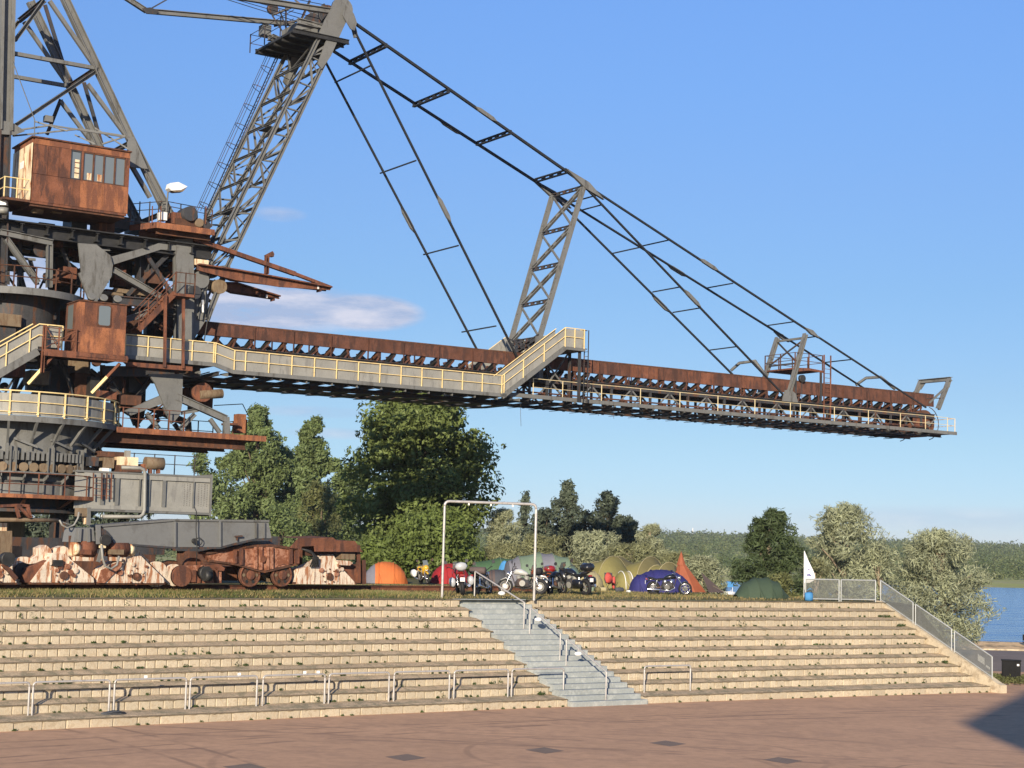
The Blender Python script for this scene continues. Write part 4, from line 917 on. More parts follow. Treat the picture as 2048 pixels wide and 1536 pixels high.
# ---- stays and their pylons
st = part('boom_stays')
def stay(a, b_, wd=.20, ht=.16, splices=()):
    p, q = Bn(*a), Bn(*b_)
    for f_ in (lambda x: x, far):
        bar(st, 'stay_bar', 'stay_black', f_(p), f_(q), wd, ht)
        for t in splices:
            c = f_(p).lerp(f_(q), t); e = (f_(q) - f_(p)).normalized(); n_ = e.cross(MB_).normalized(); L2 = .85
            prism(st, 'splice_plate', 'steel', [c - e * L2, c - e * .5 + n_ * .11, c + e * .5 + n_ * .11, c + e * L2, c + e * .5 - n_ * .11, c - e * .5 - n_ * .11], MB_ * (.16 if f_(p) == p else -.16))
stay((706, 44), (1172, 370), .15, .14, (.545,)); stay((1172, 370), (1621, 664), .12, .11, (.52,)); stay((1621, 664), (1852, 815), .11, .10)
stay((1172, 376), (1566, 789), .12, .10, (.515,)); stay((708, 60), (1034, 714), .12, .10, (.535,))
for x, y, kind in ((771.8, 90.4, 1), (897.5, 181.5, 1), (1021, 264, 1), (1135, 342, 1), (1199, 389, 0), (1336.4, 480.4, 0), (1465.8, 566.6, 0), (1591, 643, 0), (1632, 673, 0), (1703, 719, 0),
                   (1206, 409, 0), (1283, 494, 0), (1360, 574, 0), (1400, 616, 0), (1475, 693, 0), (742, 131, 0), (832, 321, 0), (917, 491, 0), (992, 652, 0)):
    p = Bn(x, y); (laced(st, 'stay_strut', 'stay_black', p, far(p), .26, .06, .7, MA) if kind else bar(st, 'stay_strut', 'stay_black', p, far(p), .07, .07))
for (a, b_, c_) in (((1128, 337), (1172, 372), (1205, 400)), ((1606, 655), (1621, 665), (1636, 677))):
    p, q, r_ = Bn(*a), Bn(*b_), Bn(*c_); n_ = (r_ - p).normalized().cross(MB_).normalized(); k = .24 if a[0] < 1300 else .15
    for f_ in (lambda x: x, far): prism(st, 'saddle_plate', 'steel', [f_(x) for x in (p, q + n_ * k, r_, q - n_ * k)], MB_ * (.2 if f_(p) == p else -.2))
# lattice pylon
py = part('lattice_pylon'); nt_, nb_ = Bn(1167, 374), B(1079, 676, 1.55); ft_, fb_ = far(nt_), far(nb_)
laced(py, 'leg', 'steel', nb_, nt_, .29, .07, .95, MA); laced(py, 'leg', 'steel', fb_, ft_, .29, .07, .95, MA)
lv = [0, .245, .487, .735, 1.0]
for i, t in enumerate(lv):
    a, b_ = nb_.lerp(nt_, t), fb_.lerp(ft_, t); laced(py, 'cross_member', 'steel_dark', a, b_, .22, .05, .55, MA)
    prism(py, 'gusset', 'steel', [a + UP * .35, a + (b_ - a) * .2, a - UP * .35], MA * .06)
    if i < 4:
        a1, b1 = nb_.lerp(nt_, lv[i + 1]), fb_.lerp(ft_, lv[i + 1]); laced(py, 'brace', 'steel', b_, a1, .22, .055, .8, MA); bar(py, 'brace', 'steel', a, b1, .11, .10)
for p in (nb_, fb_): bar(py, 'foot', 'steel', Vector((p.x, p.y, 15.6)), p + UP * .1, .5, .3); 
laced(py, 'brace', 'steel_dark', nb_ - UP * .8, fb_ + UP * .1, .28, .07, .7, MA); laced(py, 'brace', 'steel_dark', fb_ - UP * .8, nb_ + UP * .1, .28, .07, .7, MA)
p2 = part('outer_pylon'); a, b_ = Bn(1611, 668), B(1577, 790, 1.45); fa_, fb2 = far(a), far(b_)
bar(p2, 'leg', 'steel', b_, a, .30, .24, 'ibeam'); bar(p2, 'leg', 'steel', fb2, fa_, .30, .24, 'ibeam'); bar(p2, 'cross_member', 'steel', a - UP * .25, fa_ - UP * .25, .14, .14)
bar(p2, 'cross_member', 'steel_dark', b_.lerp(a, .52), fb2.lerp(fa_, .52), .10, .10); bar(p2, 'brace', 'steel_dark', a - UP * .3, fb2.lerp(fa_, .52), .09, .09); bar(p2, 'brace', 'steel_dark', fa_ - UP * .3, b_.lerp(a, .52), .09, .09)
for c in (b_, fb2): prism(p2, 'foot_plate', 'steel', [c + MA * -.6 - UP * .45, c + MA * .75 - UP * .45, c + MA * .55 + UP * .1, c + MA * .15 + UP * .35, c - MA * .35 + UP * .3], MB_ * .12)

# ---- leaning mast that carries the stays
ma = part('stay_mast')
An, Mn = [B(694, 30, NW), B(455, 532, NW)], [B(668, 12, NW), B(415, 536, NW)]
foot = B(402, 640, NW)
chords = [An, Mn, [far(p) for p in An], [far(p) for p in Mn]]
for c in chords: bar(ma, 'chord', 'steel', c[0], c[1], .21, .19, 'ibeam')
for f_ in (lambda x: x, far):
    bar(ma, 'chord', 'steel', f_(An[1]), f_(foot + MA * .3), .28, .24, 'ibeam'); bar(ma, 'chord', 'steel', f_(Mn[1]), f_(foot - MA * .1), .28, .24, 'ibeam')
    n = 10
    for i in range(n):
        t0, t1 = i / n, (i + 1) / n; a0, a1, m0, m1 = [f_(x) for x in (An[0].lerp(An[1], t0), An[0].lerp(An[1], t1), Mn[0].lerp(Mn[1], t0), Mn[0].lerp(Mn[1], t1))]
        bar(ma, 'lacing', 'steel', a0, m1, .10, .10, 'angle') if i % 2 else bar(ma, 'lacing', 'steel', m0, a1, .10, .10, 'angle')
        bar(ma, 'lacing', 'steel', a1, m1, .10, .10, 'angle'); bar(ma, 'lacing', 'steel', (a0 + a1) / 2, m1 if i % 2 else m0, .07, .07, 'angle')
n = 9
for k, (c, d) in enumerate(((An, 0), (Mn, 1))):
    for i in range(n):
        a0, a1 = c[0].lerp(c[1], i / n), c[0].lerp(c[1], (i + 1) / n); b0, b1 = far(a0), far(a1); bar(ma, 'cross_member', 'steel', a1, b1, .12, .12, 'channel')
        bar(ma, 'brace', 'steel', a0, (a1 + b1) / 2, .12, .10, 'angle'); bar(ma, 'brace', 'steel', b0, (a1 + b1) / 2, .12, .10, 'angle')
        if i in (3, 6) and k == 0: slab(ma, 'landing', 'steel_dark', msw(a1)[0] - .9, msw(a1)[0], -.7, .6, a1.z - .04, a1.z)
# caged ladder up the far side
l0, l1 = B(565, 85, -2.5), B(408, 432, -2.5)
for d in (0, .42): bar(ma, 'ladder_stile', 'steel_dark', l0 + MB_ * d, l1 + MB_ * d, .05, .05)
for i in range(44): c = l0.lerp(l1, (i + .5) / 44); bar(ma, 'ladder_rung', 'steel_dark', c, c + MB_ * .42, .03, .03, 'rod')
up_ = (l0 - l1).normalized(); out_ = MB_.cross(up_).normalized(); out_ = out_ if out_.dot(MA) < 0 else -out_
for i in range(9):
    c = l0.lerp(l1, (i + .6) / 9) + MB_ * .21; tube(ma, 'cage_hoop', 'steel_dark', [c + MB_ * (.36 * math.cos(t)) + out_ * (.62 * math.sin(t)) for t in [math.pi * j / 7 for j in range(8)]], .022, 4)
for t in (.5, .25, .75): c0, c1 = [c + MB_ * .21 + MB_ * (.36 * math.cos(math.pi * t)) + out_ * (.62 * math.sin(math.pi * t)) for c in (l0, l1)]; bar(ma, 'cage_strip', 'steel_dark', c0, c1, .025, .025)
# head of the mast
hd = part('mast_head')
for f_, sg in ((lambda x: x, 1), (far, -1)):
    prism(hd, 'cheek_plate', 'steel', [f_(B(x, y, NW + .15)) for x, y in ((672, 0), (690, 6), (699, 28), (662, 112), (644, 138), (636, 128), (654, 78), (640, 66), (650, 40))], MB_ * -.12 * sg)
    prism(hd, 'pulley_plate', 'steel', [f_(B(x, y, NW + .35)) for x, y in ((690, 10), (707, 28), (713, 46), (708, 62), (700, 58), (684, 30))], MB_ * .06 * sg)
    disc(hd, 'pulley', 'steel', f_(B(684, 18, 1.4)), MB_, .62, .25); disc(hd, 'pulley', 'steel_dark', f_(B(655, 30, .9)), MB_, .55, .2)
    bar(hd, 'hanger', 'steel', f_(B(704, 44, NW)), f_(B(712, 75, NW)), .22, .2); bar(hd, 'knee_brace', 'steel', f_(B(662, 60, NW)), f_(B(600, 40, NW - .3)), .2, .2, 'ibeam')
    bar(hd, 'knee_brace', 'steel', f_(B(640, 52, NW - .3)), f_(B(590, 58, NW - .4)), .16, .16); bar(hd, 'head_beam', 'steel', f_(B(595, 42, NW - .2)), f_(B(642, 53, NW - .2)), .25, .3, 'ibeam')
zh = B(700, 82, 2.6).z; s0h = msw(B(600, 62, 2.2))[0]; s1h = msw(B(708, 80, 2.6))[0]
slab(hd, 'platform', 'grease', s0h - .4, s1h - .1, -2.6, 2.2, zh, zh + .12)
for w_ in (-2.6, 2.2): bar(hd, 'platform_beam', 'grease', M(s0h - .4, w_, zh + .05), M(s1h - .1, w_, zh + .05), .16, .26, 'ibeam')
for i in range(5): w_ = -2.2 + i * 1.0; bar(hd, 'platform_beam', 'grease', M(s0h - .4, w_, zh - .08), M(s1h - .2, w_, zh - .08), .12, .22, 'ibeam')
for a, b_ in (((s0h - .6, -2.9), (s1h, -2.9)), ((s0h - .6, -2.9), (s0h - .6, 2.6))):
    for dz in (.55, 1.05): bar(hd, 'rail', 'steel_dark', M(*a, zh + dz), M(*b_, zh + dz), .04, .04, 'rod')
for s_, w_ in ((s0h - .6, -2.9), (s0h - .6, -1), (s0h - .6, 1), (s0h + 1, -2.9), (s1h, -2.9)): bar(hd, 'rail_post', 'steel_dark', M(s_, w_, zh), M(s_, w_, zh + 1.08), .05, .05)
slab(hd, 'winch', 'steel', s0h + .4, s0h + 1.7, -1.0, .9, zh + .2, zh + 1.0); bar(hd, 'winch_drum', 'grease', M(s0h + 2.4, -1.2, zh + .8), M(s0h + 2.4, 1.2, zh + .8), .9, .9, 'drum')
slab(hd, 'motor', 'steel', s0h - .3, s0h + .2, -2.5, -1.9, zh + .9, zh + 1.5); disc(hd, 'sheave', 'steel_dark', B(545, 18, -2.6), MB_, .3, .3)
for a, b_ in (((545, 30), (600, 8)), ((545, 30), (565, 62)), ((560, 20), (575, 60)), ((572, 2), (572, 60)), ((590, 0), (640, 40)), ((620, 0), (600, 45)), ((610, 40), (650, 8)), ((548, 52), (600, 40))): bar(hd, 'frame_bar', 'steel_dark', B(*a, -2.2), B(*b_, -1.2), .1, .1, 'angle')
# ties running back to the counterweight arm
ti = part('back_ties')
for w_ in (-1.9,):
    bar(ti, 'tie_beam', 'steel', B(293, 22, w_), B(590, 48, w_), .22, .26, 'ibeam'); bar(ti, 'tie_beam', 'steel', B(293, 22, w_), B(225, -22, w_), .22, .26, 'ibeam'); bar(ti, 'tie_rod', 'steel_dark', B(295, 21, w_), B(350, -10, w_), .07, .07)
    prism(ti, 'joint_plate', 'steel_dark', [B(x, y, w_ + .15) for x, y in ((284, 17), (300, 15), (318, 22), (312, 29), (292, 27))], MB_ * .04)
bar(ti, 'tie_beam', 'steel', B(440, -12, NW), B(660, 22, NW), .26, .3, 'ibeam')
for i, (a, b_) in enumerate((((425, -10), (600, 45)), ((440, -10), (620, 42)), ((455, -10), (640, 38)), ((470, -14), (650, 30)), ((530, -14), (690, 18)))): bar(ti, 'rope', 'grease', B(*a, -.8 + .4 * i), B(*b_, -.8 + .4 * i), .045, .045, 'rod')
# ---- superstructure
def pbox(parent, name, mat, x0, y0, x1, y1, w, depth):
    """a level box whose near face spans a picture rectangle in the plane w"""
    a, b_ = msw(B(x0, y0, w)), msw(B(x1, y1, w)); c = msw(B((x0 + x1) / 2, y0, w)); d = msw(B((x0 + x1) / 2, y1, w))
    return slab(parent, name, mat, a[0], b_[0], w - depth, w, d[2], c[2])
def pbar(parent, name, mat, a, b_, w, wd=.2, ht=None, shape='box', w2=None, mirror=False):
    p, q = B(*a, w), B(*b_, w2 if w2 is not None else w); o = bar(parent, name, mat, p, q, wd, ht, shape)
    if mirror: bar(parent, name, mat, far(p), far(q), wd, ht, shape)
    return o
# upper gantry
gan = part('gantry')
pbar(gan, 'upright', 'steel', (16, -40), (10, 262), NW, .68, .6, 'ibeam', mirror=True); pbar(gan, 'upright', 'steel_dark', (8, 262), (-2, 600), NW, .55, .55, 'ibeam', mirror=True)
pbar(gan, 'flange', 'steel', (26, -40), (21, 262), NW + .2, .12, .1); pbar(gan, 'flange', 'steel', (6, -40), (1, 262), NW + .2, .12, .1)
pbar(gan, 'leg', 'steel', (112, -40), (262, 280), NW, .35, .38, 'ibeam', mirror=True); pbar(gan, 'leg', 'steel', (262, 280), (345, 440), NW, .35, .38, 'ibeam', mirror=True)
for a, b_, wd in (((99, 2), (192, 137), .2), ((28, 107), (193, 137), .2), ((194, 142), (26, 254), .2), ((89, 0), (30, 81), .22), ((175, 168), (256, 277), .2), ((262, 330), (300, 395), .26), ((282, 330), (330, 430), .2)): pbar(gan, 'brace', 'steel', a, b_, NW, wd, .18, 'channel', mirror=True)
for a, b_ in (((90, 10), (137, 162)), ((168, 165), (203, 287)), ((122, 198), (94, 269))): pbar(gan, 'brace', 'steel_dark', a, b_, -NW, .16, .16, 'angle')
pbar(gan, 'lightning_rod', 'steel', (25, 122), (69, 239), NW + .4, .05, .05, 'rod'); pbar(gan, 'lightning_rod', 'steel', (69, 239), (69, 276), NW + .4, .05, .05, 'rod')
prism(gan, 'gusset', 'steel', [B(x, y, NW + .25) for x, y in ((255, 276), (268, 274), (296, 338), (262, 334), (256, 325))], MB_ * -.1)
prism(gan, 'gusset', 'steel', [B(x, y, NW + .25) for x, y in ((0, 240), (25, 245), (50, 262), (30, 270), (0, 268))], MB_ * -.1)
# roof truss over the upper cab and cross members between the planes
for a, b_ in (((25, 262), (105, 250)), ((97, 250), (250, 274)), ((70, 243), (135, 262)), ((25, 272), (160, 258)), ((160, 258), (250, 272)), ((150, 270), (190, 288)), ((190, 256), (256, 298)), ((205, 288), (248, 274))): pbar(gan, 'roof_bar', 'steel', a, b_, NW - .2, .07, .07, 'angle', w2=NW + .5)
pbox(gan, 'lamp', 'steel', 91, 231, 106, 243, NW - .2, .35)
for x, y in ((192, 138), (28, 107), (262, 285), (89, 0), (330, 425)): p = B(x, y, NW); bar(gan, 'cross_member', 'steel_dark', p, far(p), .2, .2, 'ibeam')
# upper operator cab
cab = part('operator_cab'); WC = 3.6; DC = 3.0
a, b_ = msw(B(67, 277, WC)), msw(B(259, 303, WC)); zt = (a[2] + b_[2]) / 2; zb_ = msw(B(62, 400, WC))[2]; cs0, cs1 = a[0], b_[0]
def cabbox(nm, mat, s0, s1, w0, w1, z0, z1): return slab(cab, nm, mat, s0, s1, w0, w1, z0, z1)
def face_rect(nm, mat, x0, y0, x1, y1, proud, t=.03, parent=None): return pbox(parent or cab, nm, mat, x0, y0, x1, y1, WC + proud, t)
cabbox('body', 'rust_orange', cs0, cs1, WC - DC, WC - .1, zb_, zt)
cabbox('roof', 'rust_dark', cs0 - .1, cs1 + .1, WC - DC - .1, WC + .1, zt, zt + .07)
# front sheeting, plate by plate around the window band
zw0, zw1 = msw(B(200, 366, WC))[2], msw(B(200, 318, WC))[2]; sx = [msw(B(x, 340, WC))[0] for x in (67, 95, 118, 141, 162, 166, 187, 208, 230, 251, 259)]
for i in range(3): cabbox('wall_plate', 'rust', sx[i] + .008, sx[i + 1] - .008, WC - .1, WC, zw0 + .01, zw1 + .25)
cabbox('wall_plate', 'rust_orange', sx[0], sx[-1], WC - .1, WC + .012, zw1 + .26, zt - .005)
for i, (i0, i1) in enumerate(((0, 4), (4, 7), (7, 10))): cabbox('wall_plate', 'rust_orange' if i else 'rust', sx[i0] + .006, sx[i1] - .006, WC - .1, WC + .004 * i, zb_ - .02, zw0 - .01)
cabbox('wall_plate', 'rust', sx[9], sx[10], WC - .1, WC, zw0, zw1 + .25); cabbox('wall_plate', 'rust', sx[4], sx[5], WC - .1, WC, zw0, zw1 + .25)
for i in (3, 5, 6, 7, 8):
    w_ = cabbox('window', 'glass', sx[i] + .02, sx[i + 1] - .02, WC - .09, WC - .06, zw0 + .03, zw1 + .22)
    for z_ in (zw0 + .02, zw1 + .22): slab(w_, 'frame', 'steel_dark' if i == 3 else 'rust_dark', sx[i] + .01, sx[i + 1] - .01, WC - .06, WC - .005, z_ - .03, z_ + .03)
    for s_ in (sx[i] + .02, sx[i + 1] - .02): slab(w_, 'frame', 'steel_dark' if i == 3 else 'rust_dark', s_ - .018, s_ + .018, WC - .06, WC - .005, zw0 - .01, zw1 + .25)
    if i in (3, 5, 6): slab(w_, 'blind', 'cream', sx[i] + .22, sx[i + 1] - .08, WC - .055, WC - .05, zw0 + .08, zw0 + (1.0 if i == 3 else .42))
for i in range(3):
    z_ = zw0 + .3 + i * .26; slab(cab, 'slat', 'rust_dark', sx[3] + .2, sx[4] - .06, WC - .05, WC - .045, z_, z_ + .05)
# left side with flaked cream paint, door and small balcony
slab(cab, 'side_wall', 'cream', cs0 - .04, cs0, WC - DC, WC - .02, zb_, zt - .25); slab(cab, 'side_door', 'cream', cs0 - .07, cs0 - .04, WC - 1.9, WC - .9, zb_ + .1, zt - .6); slab(cab, 'door_window', 'white', cs0 - .08, cs0 - .07, WC - 1.7, WC - 1.1, zt - 1.3, zt - .95)
for dz in (.5, 1.0):
    bar(cab, 'balcony_rail', 'yellow', M(cs0 - 1.2, WC - .2, zb_ + dz), M(cs0, WC - .2, zb_ + dz), .05, .05, 'pipe'); bar(cab, 'balcony_rail', 'yellow', M(cs0 - 1.2, WC - .2, zb_ + dz), M(cs0 - 1.2, WC - DC, zb_ + dz), .05, .05, 'pipe')
for s_ in (cs0 - 1.2, cs0 - .6): bar(cab, 'balcony_post', 'yellow', M(s_, WC - .2, zb_), M(s_, WC - .2, zb_ + 1.02), .05, .05)
slab(cab, 'balcony_floor', 'rust_dark', cs0 - 1.3, cs0, WC - DC, WC, zb_ - .12, zb_)
slab(cab, 'underframe', 'rust_dark', cs0 + .05, cs1 - .05, WC - DC, WC - .12, zb_ - .25, zb_ - .03)
slab(cab, 'skirt', 'rust', cs0 - .02, cs1, WC - .08, WC - .02, zb_ - .14, zb_ - .03)
for x in (75, 113): p = B(x, 415, WC - .9); disc(cab, 'floodlight', 'ochre', p, MA, .3, .5); bar(cab, 'lamp_bracket', 'rust_dark', p, p + UP * .6, .08, .08)
p = B(6, 422, WC - .6); disc(cab, 'floodlight', 'galv', p, UP, .26, .3); boxat(cab, 'lamp_box', 'white', p + UP * .4, .35, .3, .25)

# main deck and the platforms round it
dk = part('main_deck')
zdk = msw(B(200, 462, 2.6))[2]; sdl, sdr = msw(B(-60, 462, 2.6))[0], msw(B(432, 470, 2.6))[0]
slab(dk, 'deck_plate', 'grease', sdl, sdr, -3.4, 2.6, zdk - .06, zdk); 
for w_ in (2.1, 0.6, -1.4, -3.4): bar(dk, 'deck_beam', 'grease', M(sdl, w_, zdk - .35), M(sdr, w_, zdk - .35), .3, .6, 'ibeam')
s = sdl
while s < sdr: bar(dk, 'cross_beam', 'grease', M(s, -3.3, zdk - .3), M(s, 2.5, zdk - .3), .2, .45, 'ibeam'); s += 1.25
for i, (x, y) in enumerate(((30, 452), (95, 458), (160, 446), (215, 452), (245, 445), (285, 450), (60, 470))): pbox(dk, 'machinery_box', ('rust_dark', 'grease', 'grease')[i % 3], x - 16, y - 12, x + 14, y + 12, 1.6 - .3 * (i % 3), 1.4)
for a, b_ in (((262, 408), (335, 402)), ((262, 422), (335, 417)), ((335, 403), (425, 420)), ((335, 412), (425, 430)), ((225, 440), (300, 446))): pbar(dk, 'rail', 'steel_dark', a, b_, 2.3, .045, .045, 'rod')
for x in (262, 280, 300, 318, 335, 362, 390, 410, 425): pbar(dk, 'rail_post', 'steel_dark', (x, 403 + max(0, x - 335) * .19), (x - 2, 445 + max(0, x - 335) * .1), 2.3, .05, .05)
rp = part('winch_platform'); zr_ = msw(B(372, 455, 3.3))[2]; r0_, r1_ = msw(B(303, 450, 3.3))[0], msw(B(427, 461, 3.3))[0]
slab(rp, 'floor', 'rust', r0_ + .3, r1_, 1.2, 3.3, zr_ - .12, zr_ + .02); slab(rp, 'edge_plate', 'rust_orange', r0_ + .25, r1_ + .05, 3.3, 3.36, zr_ - .22, zr_ + .08)
prism(rp, 'edge_plate', 'rust', [M(r0_ + .25, 3.34, zr_ + .08), M(r0_ - .5, 1.6, zr_ + .08), M(r0_ - .5, 1.6, zr_ - .22), M(r0_ + .25, 3.34, zr_ - .22)], MB_ * -.05)
pbox(rp, 'winch_frame', 'rust', 346, 427, 395, 450, 2.8, 1.0); disc(rp, 'winch_drum', 'steel_dark', B(374, 430, 2.7), MB_, .38, 1.0); disc(rp, 'sheave', 'ochre', B(397, 446, 3.0), MB_, .22, .3); disc(rp, 'sheave', 'steel_dark', B(413, 452, 3.0), MB_, .2, .3)
pbox(rp, 'gearbox', 'rust_dark', 352, 440, 420, 455, 3.0, 1.2); pbox(rp, 'control_box', 'white', 322, 424, 334, 440, 3.0, .5)
pbar(rp, 'lamp_pole', 'steel', (331, 440), (336, 384), 2.9, .08, .08, 'pipe'); pbar(rp, 'lamp_arm', 'steel', (336, 384), (345, 378), 2.9, .07, .07, 'pipe')
fl = prism(rp, 'floodlight', 'white', [B(x, y, 3.4) for x, y in ((338, 376), (341, 366), (357, 364), (375, 373), (362, 380), (343, 381))], MB_ * -.5); prism(fl, 'glass', 'ochre', [B(x, y, 3.38) for x, y in ((343, 381.5), (362, 380.5), (374, 374.5), (366, 383), (350, 384))], MB_ * -.4)
for x in (305, 322, 412): pbar(rp, 'rail_post', 'rust', (x, 412), (x - 1, 448), 3.2, .045, .045)
bar(rp, 'under_beam', 'rust_dark', M(r0_, 1.6, zr_ - .35), M(r1_, 1.6, zr_ - .35), .2, .4, 'ibeam'); bar(rp, 'under_beam', 'rust_dark', M(r0_ + .4, 2.9, zr_ - .3), M(r1_, 2.9, zr_ - .3), .14, .3, 'ibeam')

# grey main frame between deck and ring
mf = part('main_frame')
for f_, sg, mt in ((lambda p: p, 1, 'steel'), (far, -1, 'steel_dark')):  # far copy darker: its shade is put into the material
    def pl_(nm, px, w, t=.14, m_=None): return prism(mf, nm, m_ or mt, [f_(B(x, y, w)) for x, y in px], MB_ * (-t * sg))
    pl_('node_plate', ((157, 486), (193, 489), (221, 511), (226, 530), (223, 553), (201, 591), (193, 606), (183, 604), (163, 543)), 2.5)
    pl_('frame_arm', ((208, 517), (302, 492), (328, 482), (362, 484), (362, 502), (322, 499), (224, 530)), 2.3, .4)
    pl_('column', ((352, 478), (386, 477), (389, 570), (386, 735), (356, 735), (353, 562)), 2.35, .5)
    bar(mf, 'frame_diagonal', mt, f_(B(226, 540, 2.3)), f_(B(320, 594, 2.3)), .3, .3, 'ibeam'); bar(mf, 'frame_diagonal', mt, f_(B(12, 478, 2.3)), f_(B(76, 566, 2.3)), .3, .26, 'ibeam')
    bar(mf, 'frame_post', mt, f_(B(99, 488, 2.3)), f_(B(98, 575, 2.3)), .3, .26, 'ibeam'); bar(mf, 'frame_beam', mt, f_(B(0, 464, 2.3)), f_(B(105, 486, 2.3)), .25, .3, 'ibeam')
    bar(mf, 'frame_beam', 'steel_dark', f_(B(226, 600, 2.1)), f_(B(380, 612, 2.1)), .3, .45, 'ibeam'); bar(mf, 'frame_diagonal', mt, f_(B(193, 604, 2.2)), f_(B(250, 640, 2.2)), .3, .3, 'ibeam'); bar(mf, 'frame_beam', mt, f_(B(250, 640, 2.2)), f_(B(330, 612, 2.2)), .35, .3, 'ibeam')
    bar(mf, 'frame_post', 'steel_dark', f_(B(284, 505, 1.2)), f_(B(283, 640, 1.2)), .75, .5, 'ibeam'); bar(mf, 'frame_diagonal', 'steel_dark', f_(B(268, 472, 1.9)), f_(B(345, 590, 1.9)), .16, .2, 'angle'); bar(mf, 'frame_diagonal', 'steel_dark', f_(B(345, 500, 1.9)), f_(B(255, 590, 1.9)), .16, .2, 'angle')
    for a, b_ in (((40, 480), (40, 560)), ((60, 520), (75, 570)), ((120, 490), (150, 560)), ((0, 500), (40, 540))): bar(mf, 'lattice_bar', 'steel_dark', f_(B(*a, 1.0)), f_(B(*b_, 1.0)), .18, .16, 'angle')
    bar(mf, 'strut', mt, f_(B(160, 545, 2.4)), f_(B(186, 612, 2.4)), .18, .2)
    pl_('pivot_plate', ((384, 560), (408, 560), (418, 600), (412, 640), (392, 672), (382, 690), (380, 600)), 2.0, .3)
    for a, b_ in (((388, 600), (425, 545)), ((392, 580), (430, 610)), ((395, 640), (430, 560)), ((430, 470), (400, 530)), ((395, 520), (445, 545))): bar(mf, 'lattice_bar', 'steel_dark', f_(B(*a, 1.7)), f_(B(*b_, 1.7)), .13, .13, 'angle')
for i, (x, y, w_) in enumerate(((245, 560, 1.0), (262, 572, .2), (300, 560, .6), (130, 555, .8), (140, 545, 1.6), (250, 555, -.6), (310, 555, 1.8), (225, 590, 1.4), (175, 560, .0))): pbox(mf, 'machinery_box', ('rust_dark', 'rust', 'steel_dark')[i % 3], x - 13, y - 11, x + 13, y + 12, w_, .9)
pbar(mf, 'pipe', 'ochre', (172, 580), (245, 591), 1.8, .22, .22, 'pipe'); pbar(mf, 'pipe', 'ochre', (228, 580), (318, 592), 1.6, .2, .2, 'box')
# hydraulic bracket and the two rusty crane beams
cr = part('crane_beams')
for (x0, y0, x1, y1, x2, y2, w_) in ((395, 529, 470, 540, 661, 575, 2.6), (430, 566, 470, 566, 558, 593, -1.9)):
    a, m_, e_ = B(x0, y0, w_), B(x1, y1, w_), B(x2, y2, w_); tall = .52
    prism(cr, 'beam', 'rust', [a, m_, e_, e_ - UP * .14, B(x1 + 90, y1 + 34 if w_ > 0 else y1 + 30, w_) , m_ - UP * tall, a - UP * (tall * .55)], MB_ * -.08)
    bar(cr, 'flange', 'rust', a + MB_ * .08, m_ + MB_ * .08, .34, .07); bar(cr, 'flange', 'rust', m_ + MB_ * .08, e_ + MB_ * .08, .34, .07)
    prism(cr, 'beam', 'rust_dark', [p - MB_ * .5 for p in (a, m_, e_, e_ - UP * .14, m_ - UP * tall)], MB_ * -.08)
    for t in (.25, .6, .9): c = m_.lerp(e_, t); slab(cr, 'stiffener', 'rust', msw(c)[0] - .03, msw(c)[0] + .03, w_ - .5, w_, c.z - .3, c.z)
    pbox(cr, 'end_mark', 'white', x2 - 26, y2 - 4, x2 - 23, y2 + 3, w_ + .03, .02)
pbar(cr, 'stay_tube', 'rust', (388, 478), (590, 548), 2.5, .26, .22, 'box'); pbar(cr, 'stay_tube', 'rust', (590, 548), (661, 575), 2.5, .22, .16)
pbar(cr, 'post', 'rust', (533, 548), (534, 512), 2.4, .3, .16, 'channel'); pbar(cr, 'post_arm', 'rust', (531, 514), (546, 506), 2.4, .18, .2); pbox(cr, 'post_block', 'rust_dark', 542, 505, 548, 513, 2.5, .3)
pbox(cr, 'cable_box', 'cream', 390, 519, 417, 531, 2.4, .6); pbox(cr, 'bracket', 'ochre', 404, 560, 442, 578, 1.8, .7); disc(cr, 'pulley', 'ochre', B(436, 574, 1.9), MB_, .38, .6); disc(cr, 'pulley', 'steel', B(400, 560, 2.1), MB_, .45, .3); disc(cr, 'pulley', 'steel_dark', B(424, 545, 2.0), MB_, .3, .3); disc(cr, 'pulley', 'steel_dark', B(388, 585, 2.4), MB_, .35, .3)
pbar(cr, 'hose', 'grease', (420, 610), (407, 690), 2.4, .06, .06, 'pipe'); pbar(cr, 'chain', 'white', (405, 600), (406, 625), 2.6, .16, .12, 'rod')

# curved walkway round the slewing column
def circ(t, r, z): d = MA * math.cos(t) + MB_ * math.sin(t); return Vector((SLW.x + d.x * r, SLW.y + d.y * r, z))
a0, a1 = _th - math.pi, _th + .3               # the arc that faces the camera, as world angles
def ring(parent, nm, mat, r0, r1, z0, z1, k=44): c = Vector((SLW.x, SLW.y, z0)); return arcwall(parent, nm, mat, c, r0, r1, z0, z1, _th - math.pi * .98, _th + math.pi * .35, k)
cw = part('ring_walkway'); zc = msw(B(60, 578, 3.0))[2]
ring(cw, 'edge_plate', 'steel', 3.3, 3.36, zc - .32, zc + .02); ring(cw, 'deck', 'steel_dark', 2.0, 3.3, zc - .2, zc - .08)
for i in range(9):
    t = R(18 + i * 18); p = circ(t, 3.3, zc); bar(cw, 'rail_post', 'rust_dark', p, p + UP * 1.05, .06, .06)
for dz in (.52, 1.04): tube(cw, 'rail', 'rust_dark', [circ(R(10 + i * 8), 3.3, zc + dz) for i in range(22)], .03, 5)
ring(cw, 'inner_drum', 'steel_dark', 1.2, 2.2, zc - 3.4, zc - .1)

